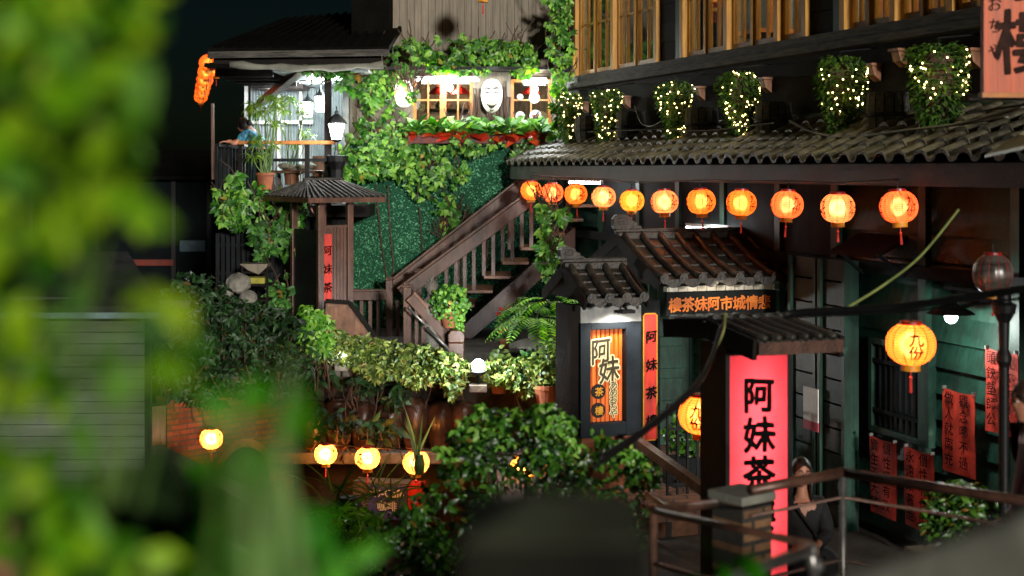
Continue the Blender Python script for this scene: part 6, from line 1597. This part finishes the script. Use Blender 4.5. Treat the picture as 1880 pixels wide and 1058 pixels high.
# ================================================================== FAR LEFT BUILDINGS
t = thing('clapboard_shed', 'grey clapboard shed with dark sheet roof behind the blurred leaves', 'shed', tuple(P(190, 1058, 12.2)))
xr, xl = (268 - 940) / FPX * 12, -7.0
b = MB(); z = ZC - 4.5
while z < ZC - 1.2:
    b.add([(xl, 11.97, z), (xr, 11.97, z), (xr, 12.0, z + .087), (xl, 12.0, z + .087), (xr, 12.02, z), (xl, 12.02, z)], [(0, 1, 2, 3), (5, 4, 1, 0)]); z += .098
b.build('clapboards', mat('clapboard_grey', '#626c5e', '#49523f', .8, 2, .15, 30, stretch=(.3, 1, 3), spec=.15), t)
b = MB(); b.prism([(xl, 12.021, ZC - 4.5), (xr, 12.021, ZC - 4.5), (xr - 1.1, 15.5, ZC - 4.5), (xl - 1, 15.5, ZC - 4.5)], (0, 0, 3.31)); b.build('walls', MT['slate'], t)
MB().box(xr + .001, xr + .05, 11.95, 12.01, ZC - 4.5, ZC - 1.19).build('corner_board', MT['slate'], t)
ze = ZC - 1.163
b = MB(); b.prism([(xl, 11.6, ze), (xr + .23, 11.6, ze), (xr - .75, 14.2, ze + .30), (xl, 14.2, ze + .30)], (0, 0, .05)); b.build('roof_sheet', mat('shed_roof', '#2a2b29', '#141513', .85, 3, .4, 12, spec=.2), t)
MB().box(xl, xr + .22, 11.59, 11.62, ze - .05, ze - .001).build('fascia', mat('shed_fascia', '#5f7a78', '#465a58', .6), t)
MB().bar((xr - 1.9, 11.7, ze + .12), (xr + .35, 12.1, ze + .02), .05, .06).build('gutter', MT['black'], t)
t = thing('dark_house', 'dark unlit house with an orange band far off at left', 'house', tuple(P(230, 520, 40)))
a, c = P(-60, 0, 40).x, P(392, 0, 40).x
MB().box(a, c, 40, 44, ZC - 8, P(0, 332, 40).z).build('wall', mat('far_wall', '#0b1214', '#060a0b', .95, 2, spec=.1), t)
b = MB()
for px in (60, 180, 320, 385): b.box(P(px, 0, 40).x - .06, P(px, 0, 40).x + .06, 39.9, 39.998, ZC - 8, P(0, 332, 40).z)
b.each('post', MT['black'], t)
MB().box(P(236, 0, 39.8).x, P(318, 0, 39.8).x, 39.8, 39.89, P(0, 488, 39.8).z, P(0, 477, 39.8).z).build('orange_band', mat('far_band', '#64200f', '#4a170a', .8), t)
MB().box(P(330, 0, 39.8).x, P(376, 0, 39.8).x, 39.8, 39.89, P(0, 462, 39.8).z, P(0, 442, 39.8).z).build('pale_panel', mat('far_panel', '#3d5058', '#2e3d44', .8), t)
b = MB(); b.prism([(a, 39.5, P(0, 330, 40).z), (c + .3, 39.5, P(0, 330, 40).z), (c, 43, P(0, 318, 40).z + .6), (a, 43, P(0, 318, 40).z + .6)], (0, 0, .1)); b.build('roof', MT['roofdark'], t)

# ---- lanterns along the left roof edge, going away
EL = None
for i in range(6):
    Y = 22 + 2.05 * i; px = 383 - 21 * (Y - 22) / (Y * 10.0 / 22) * .98; py = 313 - (313 - 116) * 22 / Y
    lb = 'orange lantern strung along the left roof edge, %s from the front' % ['nearest', 'second', 'third', 'fourth', 'fifth', 'farthest'][i]
    if EL is None: EL = lantern('paper_lantern', lb, 'lantern', tuple(P(px, py, Y)), .15, MT['lorange'], 5, group='lanterns along the left roof edge', lc=(1, .6, .25))
    else: dup(EL, tuple(P(px, py, Y)), i * .3, 1.02, lb)
ER = dup(EL, tuple(P(397, 128, 23.2)), 1.0, .9, 'red orange lantern tucked behind the nearest of the roof edge row')

# ================================================================== PEOPLE
def merge_body(name, joints, edges, headM, hs, parent, mats=None):
    """one continuous skin: limbs grown along a skeleton, head with a face joined at the neck"""
    tmp = thing('skeleton_root', '', ''); o = skinned('skeleton', joints, edges, MT['skin'], tmp, 2)
    bpy.context.view_layer.update(); dg = bpy.context.evaluated_depsgraph_get()
    me = bpy.data.meshes.new_from_object(o.evaluated_get(dg)); V = [v.co.copy() for v in me.vertices]; F = [tuple(p.vertices) for p in me.polygons]
    bpy.data.objects.remove(o); bpy.data.objects.remove(tmp); bpy.data.meshes.remove(me)
    if headM is not None:
        hv, hf = head_mesh(headM, hs); k = len(V); V += hv; F += [tuple(i + k for i in f) for f in hf]
        b = MB()
        for s in (-1, 1): b.ball((s * .074 * hs, .012 * hs, -.005 * hs), .012 * hs, .02 * hs, .032 * hs, 8, 6)
        k = len(V); V += [headM @ v for v in b.v]; F += [tuple(i + k for i in f) for f in b.f]
    return link_mesh(name, [tuple(v) for v in V], F, parent and MT['skin'], parent, smooth=True)
def cloth(name, joints, edges, m, parent): return skinned(name, joints, edges, m, parent, 2)
def hair(name, hM, hs, parent, back=.0, length=0, m=None, front=.03):
    """cap of hair over the skull, open at the face; optional length down the sides and back"""
    V = []; F = []; n, r = 32, 12
    for i in range(r + 1):
        for k in range(n):
            t = 2 * PI * k / n; fr = max(0, -math.sin(t))
            lim = 1.02 + .95 * (1 - fr) ** .7 if fr > .15 else 2.05
            a = lim * i / r; x = math.sin(a) * math.cos(t) * .086; y = math.sin(a) * math.sin(t) * .104 + .006; z = math.cos(a) * .128
            w = 1 + .02 * math.sin(k * 5.1 + i)
            V.append(hM @ (Vector((x * w, y * w, z)) * hs))
    for i in range(r):
        for k in range(n): k2 = (k + 1) % n; F.append((i * n + k, (i + 1) * n + k, (i + 1) * n + k2, i * n + k2))
    if length:
        b = MB()
        for k in range(30):
            t = -.35 + (PI + .7) * k / 29; x, y = .08 * math.cos(t), .085 * math.sin(t) + .012
            pts = [Vector((x * (1 + .25 * j / 6 * (1 if j < 5 else .8)), y + .01 * j / 6, .03 - length * j / 6)) * hs for j in range(7)]
            b.tube([hM @ p for p in pts], [.017 * hs] * 5 + [.014 * hs, .004 * hs], 6)
        k = len(V); V += list(b.v); F += [tuple(i + k for i in f) for f in b.f]
    return link_mesh(name, [tuple(v) for v in V], F, m or MT['hair'], parent, smooth=True)
def eyes(hM, hs, parent, glasses=False, mouth='#8c4038'):
    b = MB(); d = MB()
    for s in (-1, 1):
        b.ball((s * .031, -.081, .006), .0125, .008, .0065, 10, 6); d.ball((s * .031, -.0875, .006), .006, .003, .006, 8, 5)
    b.v = [hM @ (v * hs) for v in b.v]; d.v = [hM @ (v * hs) for v in d.v]
    e = b.build('eyes', MT['white'], parent, smooth=True); d.build('iris', MT['ink'], e, smooth=True)
    b = MB()
    for s in (-1, 1): b.tube([(s * .014, -.092, .026), (s * .03, -.09, .031), (s * .048, -.08, .025)], .003, 5)
    b.v = [hM @ (v * hs) for v in b.v]; b.build('brows', MT['hair'], parent)
    b = MB(); b.tube([(-.022, -.086, -.058), (-.008, -.093, -.055), (.008, -.093, -.055), (.022, -.086, -.058)], [.002, .0055, .0055, .002], 6); b.v = [hM @ (v * hs) for v in b.v]; b.build('lips', mat('lips', mouth, mouth, .4), parent, smooth=True)
    if glasses:
        b = MB()
        for s in (-1, 1):
            b.tube([(s * .033 + .024 * math.cos(2 * PI * k / 18), -.1, .004 + .02 * math.sin(2 * PI * k / 18)) for k in range(19)], .0017, 5); b.tube([(s * .057, -.1, .006), (s * .076, .0, .008)], .0018, 5)
        b.tube([(-.009, -.101, .006), (0, -.104, .008), (.009, -.101, .006)], .0017, 5); b.v = [hM @ (v * hs) for v in b.v]; b.build('glasses', MT['black'], parent)
def HM(c, yaw, pitch=0, roll=0): return Matrix.Translation(Vector(c)) @ Matrix.Rotation(yaw, 4, 'Z') @ Matrix.Rotation(pitch, 4, 'X') @ Matrix.Rotation(roll, 4, 'Y')

# woman in black by the pillar
hc = P(1471, 868, 11.0); gx, gy = hc.x + .01, hc.y + .03; gz0 = ZC - 3.78
t = thing('person', 'woman in black v-neck top and glasses standing beside the glowing pillar', 'person', (gx, gy, gz0))
hm = HM(hc, .12, -.05, .05); H_ = hc.z - gz0; S1 = H_ / 1.48
v = lambda x, y, z: Vector((gx + x * S1, gy + y * S1, gz0 + z * S1))
J = [(v(0, .02, .82), .12, .09), (v(0, .01, 1.0), .105, .08), (v(0, .02, 1.17), .125, .085), (v(0, .02, 1.26), .07), (v(0, .0, 1.33), .045), (v(0, -.005, 1.42), .042),
     (v(-.15, .02, 1.22), .05), (v(-.19, .04, .98), .038), (v(-.10, -.17, .92), .028), (v(.15, .02, 1.22), .05), (v(.2, .04, .98), .038), (v(.09, -.17, .93), .028),
     (v(-.085, .02, .76), .085), (v(-.09, .0, .44), .055), (v(-.09, .03, .08), .036), (v(-.09, -.1, .03), .03), (v(.085, .02, .76), .085), (v(.09, .0, .44), .055), (v(.09, .03, .08), .036), (v(.1, -.1, .03), .03)]
E = [(0, 1), (1, 2), (2, 3), (3, 4), (4, 5), (2, 6), (6, 7), (7, 8), (2, 9), (9, 10), (10, 11), (0, 12), (12, 13), (13, 14), (14, 15), (0, 16), (16, 17), (17, 18), (18, 19)]
for wj, s in ((8, 1), (11, -1)):
    k = hand(J, E, J[wj][0], Vector((.5 * s, -.6, .05)), s, (0, -.3, 1), .17, .5); E.append((wj, k))
merge_body('body', J, E, hm, S1 * 1.0, t)
hair('hair', hm, S1, t, length=.27); eyes(hm, S1, t, glasses=True)
JC = [(v(0, .02, .74), .165, .125), (v(0, .02, 1.0), .13, .1), (v(0, .025, 1.17), .145, .1), (v(-.15, .025, 1.225), .072), (v(-.205, .045, .98), .07), (v(-.11, -.14, .925), .055), (v(.15, .025, 1.225), .072), (v(.215, .045, .98), .07), (v(.1, -.14, .935), .055)]
cloth('black_top', JC, [(0, 1), (1, 2), (2, 3), (3, 4), (4, 5), (2, 6), (6, 7), (7, 8)], MT['blackcloth'], t)
cloth('trousers', [(v(0, .02, .8), .14, .11), (v(-.085, .02, .74), .095), (v(-.09, 0, .44), .075), (v(-.09, .03, .1), .06), (v(.085, .02, .74), .095), (v(.09, 0, .44), .075), (v(.09, .03, .1), .06)], [(0, 1), (1, 2), (2, 3), (0, 4), (4, 5), (5, 6)], MT['blackcloth'], t)
b = MB(); b.prism([v(-.05, -.088, 1.245), v(0, -.112, 1.13), v(.05, -.088, 1.245)], (0, .03, 0)); b.build('neckline_skin', MT['skin'], t)
b = MB(); b.bar(v(-.09, -.29, .93), v(.08, -.29, .935), .02, .085); o = b.build('phone_case', mat('tan_case', '#a8744e', '#7d5438', .5), bevel=.006); tag(o, 'tan phone case held in the hands of the woman in black', 'phone')
b = MB(); b.ball(v(.17, .0, .72), .13 * S1, .07 * S1, .16 * S1); bag = b.build('shoulder_bag', MT['blackcloth'], smooth=True); tag(bag, 'dark bag hanging at the hip of the woman in black', 'bag')
b = MB(); b.tube([v(.17, -.02, .86), v(.06, -.13, 1.05), v(-.08, -.09, 1.24)], .012, 6); b.build('strap', MT['blackcloth'], bag)

# man at the right edge, in profile
hc = P(1888, 738, 7.5); gx, gy = hc.x + .06, hc.y; gz0 = hc.z - 1.6
t = thing('person', 'man in dark maroon shirt cut by the right edge facing left', 'person', (gx, gy, gz0))
hm = HM(hc, -1.45, -.03)
v = lambda x, y, z: Vector((gx + x, gy + y, gz0 + z))
J = [(v(0, 0, .92), .13, .15), (v(.01, 0, 1.12), .11, .14), (v(.01, 0, 1.32), .12, .15), (v(0, 0, 1.42), .07), (v(-.01, 0, 1.48), .05), (v(-.03, 0, 1.57), .05),
     (v(.01, -.2, 1.38), .058), (v(.0, -.24, 1.1), .045), (v(-.16, -.2, .92), .033), (v(.01, .2, 1.38), .058), (v(.04, .24, 1.1), .045), (v(-.1, .2, .92), .033),
     (v(0, -.1, .86), .09), (v(-.02, -.1, .48), .06), (v(.02, -.1, .08), .04), (v(-.12, -.1, .03), .035), (v(0, .1, .86), .09), (v(.02, .1, .48), .06), (v(.05, .1, .08), .04), (v(-.09, .1, .03), .035)]
E = [(0, 1), (1, 2), (2, 3), (3, 4), (4, 5), (2, 6), (6, 7), (7, 8), (2, 9), (9, 10), (10, 11), (0, 12), (12, 13), (13, 14), (14, 15), (0, 16), (16, 17), (17, 18), (18, 19)]
for wj, s in ((8, 1), (11, -1)):
    k = hand(J, E, J[wj][0], Vector((-1, .1 * s, -.2)), s, (0, 0, -1), .19, .5); E.append((wj, k))
merge_body('body', J, E, hm, .96, t)
hair('hair', hm, .98, t, m=mat('brown_hair', '#3a2417', '#22140c', .45, 30, .4, 80)); eyes(hm, .96, t)
MT['maroon'] = mat('maroon_shirt', '#43201c', '#2a1412', .8, 9, .3, 30)
cloth('shirt', [(v(0, 0, .84), .15, .18), (v(.01, 0, 1.12), .135, .17), (v(.01, 0, 1.33), .14, .17), (v(.01, -.2, 1.39), .082), (v(.0, -.25, 1.1), .075), (v(-.1, -.22, .99), .058), (v(.01, .2, 1.39), .082), (v(.04, .25, 1.1), .075), (v(-.05, .22, .99), .058)], [(0, 1), (1, 2), (2, 3), (3, 4), (4, 5), (2, 6), (6, 7), (7, 8)], MT['maroon'], t)
cloth('trousers', [(v(0, 0, .9), .14, .16), (v(0, -.1, .84), .1), (v(-.02, -.1, .48), .08), (v(.02, -.1, .1), .065), (v(0, .1, .84), .1), (v(.02, .1, .48), .08), (v(.05, .1, .1), .065)], [(0, 1), (1, 2), (2, 3), (0, 4), (4, 5), (5, 6)], MT['blackcloth'], t)

# person leaning on the balcony side rail, seen from behind
hc = P(446, 230, 23.4); gx, gy = P(478, 0, 23.4).x, 23.4; gz0 = bf
t = thing('person', 'person in teal patterned shirt leaning on the balcony side railing', 'person', (gx, gy, gz0))
hm = HM(hc, -2.0, -.1)
v = lambda x, y, z: Vector((gx + x, gy + y, gz0 + z)); hx_ = hc.x - gx; hz_ = hc.z - gz0; rx_ = bx0 + .02 - gx; rzv = tr.z - gz0
J = [(v(.05, 0, .86), .12, .15), (v(-.04, 0, 1.0), .11, .14), (v(-.16, 0, 1.16), .115, .15), (v(-.22, 0, 1.24), .07), (v(hx_ + .03, 0, hz_ - .14), .048), (v(hx_, 0, hz_ - .04), .048),
     (v(-.18, -.19, 1.16), .055), (v(-.38, -.24, .98), .042), (v(rx_ + .06, -.2, rzv + .04), .032), (v(-.18, .19, 1.16), .055), (v(-.36, .24, 1.0), .042), (v(rx_ + .1, .2, rzv + .05), .032),
     (v(.06, -.1, .8), .09), (v(.02, -.1, .45), .06), (v(.06, -.1, .07), .04), (v(-.08, -.1, .03), .035), (v(.06, .1, .8), .09), (v(.08, .1, .45), .06), (v(.12, .1, .07), .04), (v(-.02, .1, .03), .035)]
for wj, s in ((8, 1), (11, -1)):
    pass
E = E[:19]
for wj, s in ((8, 1), (11, -1)):
    k = hand(J, E, J[wj][0], Vector((-1, .1 * s, -.05)), s, (0, 0, -1), .19, .4); E.append((wj, k))
merge_body('body', J, E, hm, 1.02, t); hair('hair', hm, 1.06, t); eyes(hm, 1.02, t)
b = MB(); b.ball(hm @ Vector((0, .12, .05)), .055, .05, .055); b.build('hair_bun', MT['hair'], t, smooth=True)
cloth('teal_shirt', [(v(.05, 0, .8), .145, .175), (v(-.04, 0, 1.0), .13, .165), (v(-.16, 0, 1.17), .135, .165), (v(-.18, -.19, 1.17), .08), (v(-.32, -.23, 1.03), .07), (v(-.18, .19, 1.17), .08), (v(-.3, .23, 1.05), .07)], [(0, 1), (1, 2), (2, 3), (3, 4), (2, 5), (5, 6)], mat('teal_print', '#2f8a9c', '#123a5c', .7, 16, .1, contrast=(.45, .55)), t)
cloth('trousers', [(v(.05, 0, .84), .135, .16), (v(.06, -.1, .78), .1), (v(.02, -.1, .45), .08), (v(.06, -.1, .09), .065), (v(.06, .1, .78), .1), (v(.08, .1, .45), .08), (v(.12, .1, .09), .065)], [(0, 1), (1, 2), (2, 3), (0, 4), (4, 5), (5, 6)], MT['blackcloth'], t)

# ================================================================== NEAR PLANTS AND THE VIEWER'S PARAPET
tag(MB().box(-4, 5, 1.2, 1.32, ZC - 1.66, ZC - 1.18).build('parapet', MT['concrete'], bevel=.01), 'low unseen concrete parapet added below the picture to shade the lower lane', 'parapet')  # unseen blocker, height set so its shadow falls over the lower lane
b = MB(); b.bar(P(1450, 1078, 1.75) - Vector((0, 0, .12)), P(2000, 880, 1.5) - Vector((0, 0, .12)), .10, .2); tag(b.build('parapet_ledge', MT['concrete'], bevel=.015), 'blurred pale ledge at the bottom right corner', 'ledge')
PY = 1.22
t = thing('stone_post', 'blurred dark square post top at the bottom centre', 'post', (P(1020, 0, PY).x, PY, ZC - 1.65))
xa, xb = P(838, 0, PY).x, P(1200, 0, PY).x
MB().box(xa + .004, xb - .004, PY, PY + .16, ZC - 1.65, P(0, 1000, PY).z).build('shaft', mat('post_shaded_tone', '#1c1b15', '#100f0b', .95, spec=.1), t)  # shade on the post front is put into this darker colour
ca, cb_ = P(0, 999.9, PY).z, P(0, 905, PY + .08).z
xm = (xa + xb) / 2; b = MB(); b.add([(xa, PY - .01, ca), (xb, PY - .01, ca), (xb, PY + .17, ca), (xa, PY + .17, ca), (xm - .02, PY + .06, cb_), (xm + .02, PY + .06, cb_), (xm + .02, PY + .1, cb_), (xm - .02, PY + .1, cb_)], [(3, 2, 1, 0), (4, 5, 6, 7), (0, 1, 5, 4), (1, 2, 6, 5), (2, 3, 7, 6), (3, 0, 4, 7)])
b.build('cap', mat('post_cap_lit_tone', '#45483a', '#2c2e24', .95, 6, .3, spec=.1), t, bevel=.006)  # light on the post top is put into this paler colour
def near(label, poly, n, Y0, Y1, m, L, Wr=.55, cat='foliage', name='near_branch', face=(.2, -1, .5), spread=.7, stem=True):
    pts = polypts(poly, n, Y0, Y1); c = pts.mean(0); t = thing(name, label, cat, (c[0], c[1], pts[:, 2].min()), group='blurred plants close to the viewer')
    leaves('leaves', m, t, pts, L, Wr=Wr, face=face, spread=spread, down=.4)
    b = MB(); lo_ = pts[:, 2].min() - .1
    for i in range(max(4, n // 14)):
        a = pts[rnd.randrange(n)]; e = np.array((c[0] + (a[0] - c[0]) * .5 - .03, c[1], min(lo_, a[2] - .1))); b.tube([a, (a + e) / 2 + np.array((.01, 0, .02)), e], [.0012, .002, .003], 5)
    b.build('stems', MT['greenstem'], t); return t
near('big blurred yellow green branch filling the top left corner', [(-80, -60), (250, -60), (290, 60), (285, 110), (240, 170), (260, 250), (215, 290), (330, 300), (350, 345), (290, 360), (260, 420), (220, 380), (180, 440), (100, 470), (-80, 480)], 250, .9, 1.5, LF['near'], (.025, .05))
near('blurred yellow green sprigs hanging lower down the left edge', [(-80, 440), (110, 440), (160, 540), (130, 640), (250, 600), (160, 700), (120, 820), (130, 940), (-80, 1000)], 120, 1.0, 1.5, LF['near'], (.025, .048))
near('separate blurred green leaves floating before the clapboard shed', [(150, 540), (300, 520), (380, 600), (340, 700), (250, 760), (160, 720)], 16, 1.0, 1.3, LF['near'], (.03, .04))
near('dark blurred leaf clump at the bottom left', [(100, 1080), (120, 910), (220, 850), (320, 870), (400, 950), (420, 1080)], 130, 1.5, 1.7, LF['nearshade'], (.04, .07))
near('bright green blurred leaves rising left of the centre', [(300, 700), (390, 620), (470, 640), (560, 700), (540, 860), (470, 930), (380, 900), (320, 830)], 13, 1.0, 1.3, LF['nearg'], (.035, .055))
near('bright green blurred leaves along the bottom left of centre', [(330, 980), (460, 940), (560, 900), (640, 950), (640, 1090), (330, 1090)], 44, 1.15, 1.6, LF['nearg'], (.04, .065))
near('green blurred leaves low at the left between dark clump and edge', [(-60, 960), (120, 880), (260, 960), (300, 1090), (-60, 1090)], 36, 1.2, 1.5, LF['near'], (.035, .06))
near('two blurred green leaves in front of the brick pillar', [(1290, 960), (1345, 930), (1360, 1090), (1285, 1090)], 5, 2.2, 2.5, LF['nearg'], (.08, .12), Wr=.4)
t = thing('near_grass', 'pale blurred grass blades standing left of centre', 'grass', tuple(P(490, 1058, 1.5)), group='blurred plants close to the viewer')
V = []; F = []
for (pxb, pxt, pyt, w, Y) in ((490, 535, 640, 40, 1.0), (452, 440, 690, 30, .95), (560, 500, 760, 26, 1.1)):
    k = len(V)
    for i in range(11):
        s = i / 10; p = P(pxb + (pxt - pxb) * s ** 1.5, 1150 + (pyt - 1150) * s, Y + .05 * s); hw = w * (1 - s ** 2.2) * Y / FPX / 2 + .0005
        V += [p - Vector((hw, 0, 0)), p + Vector((0, -hw * .4, 0)), p + Vector((hw, 0, 0))]
    for i in range(10): a = k + 3 * i; F += [(a, a + 1, a + 4, a + 3), (a + 1, a + 2, a + 5, a + 4)]
link_mesh('blades', [tuple(v) for v in V], F, leafmat('near_blade', '#567a34', '#6a8e42', '#80a058', .4, .6), t)
t = thing('pink_flower', 'blurred pink blossom at the bottom left corner', 'flower', tuple(P(8, 1058, 1.3)))
q, _ = ball_pts(P(8, 1005, 1.3), (.02, .015, .03), 24, .3); leaves('petals', mat('pink_petal', '#b8506a', '#8c3450', .6), t, q, (.02, .03), Wr=.8)
MB().tube([P(8, 1010, 1.3), P(14, 1150, 1.3)], .002, 5).build('stem', MT['greenstem'], t)
# mid-distance bush before the gate
bush = [(640, 1080), (660, 1000), (720, 930), (800, 870), (800, 830), (850, 770), (880, 745), (960, 760), (1010, 735), (1050, 770), (1090, 790), (1180, 830), (1210, 870), (1190, 960), (1150, 1080)]
pts = polypts(bush, 2400, 8.2, 9.6, clumpy(.04, .2, 41)); c = pts.mean(0)
t = thing('glossy_bush', 'large dark glossy leaved bush with a brighter coloured lit top in the middle foreground', 'bush', (c[0], c[1], ZC - 3.4))
leaves('leaves', LF['bush'], t, pts, (.035, .072), Wr=.55, face=(.1, -1, .8), spread=.7, cluster=3, down=.1)
tips = polypts([(800, 830), (850, 770), (880, 742), (960, 755), (1010, 730), (1050, 768), (1090, 786), (1180, 830), (1200, 860), (1090, 840), (960, 830), (880, 830), (820, 860)], 130, 8.2, 8.8)
leaves('lit_top_leaves', LF['fern'], t, tips, (.04, .065), Wr=.5, face=(0, -1, .6), cluster=3, down=-.6, kind='stuff')  # brighter leaf colour stands in for light on the bush top
b = MB(); root = Vector((c[0], 9.2, ZC - 3.4))
for i in range(34):
    a = Vector(pts[rnd.randrange(len(pts))]); m_ = root.lerp(a, .55) + Vector((0, 0, .15)); b.tube([root + Vector((rnd.uniform(-.2, .2), rnd.uniform(-.1, .1), 0)), m_, a], [.016, .01, .004], 5)
b.build('branches', MT['stem'], t)
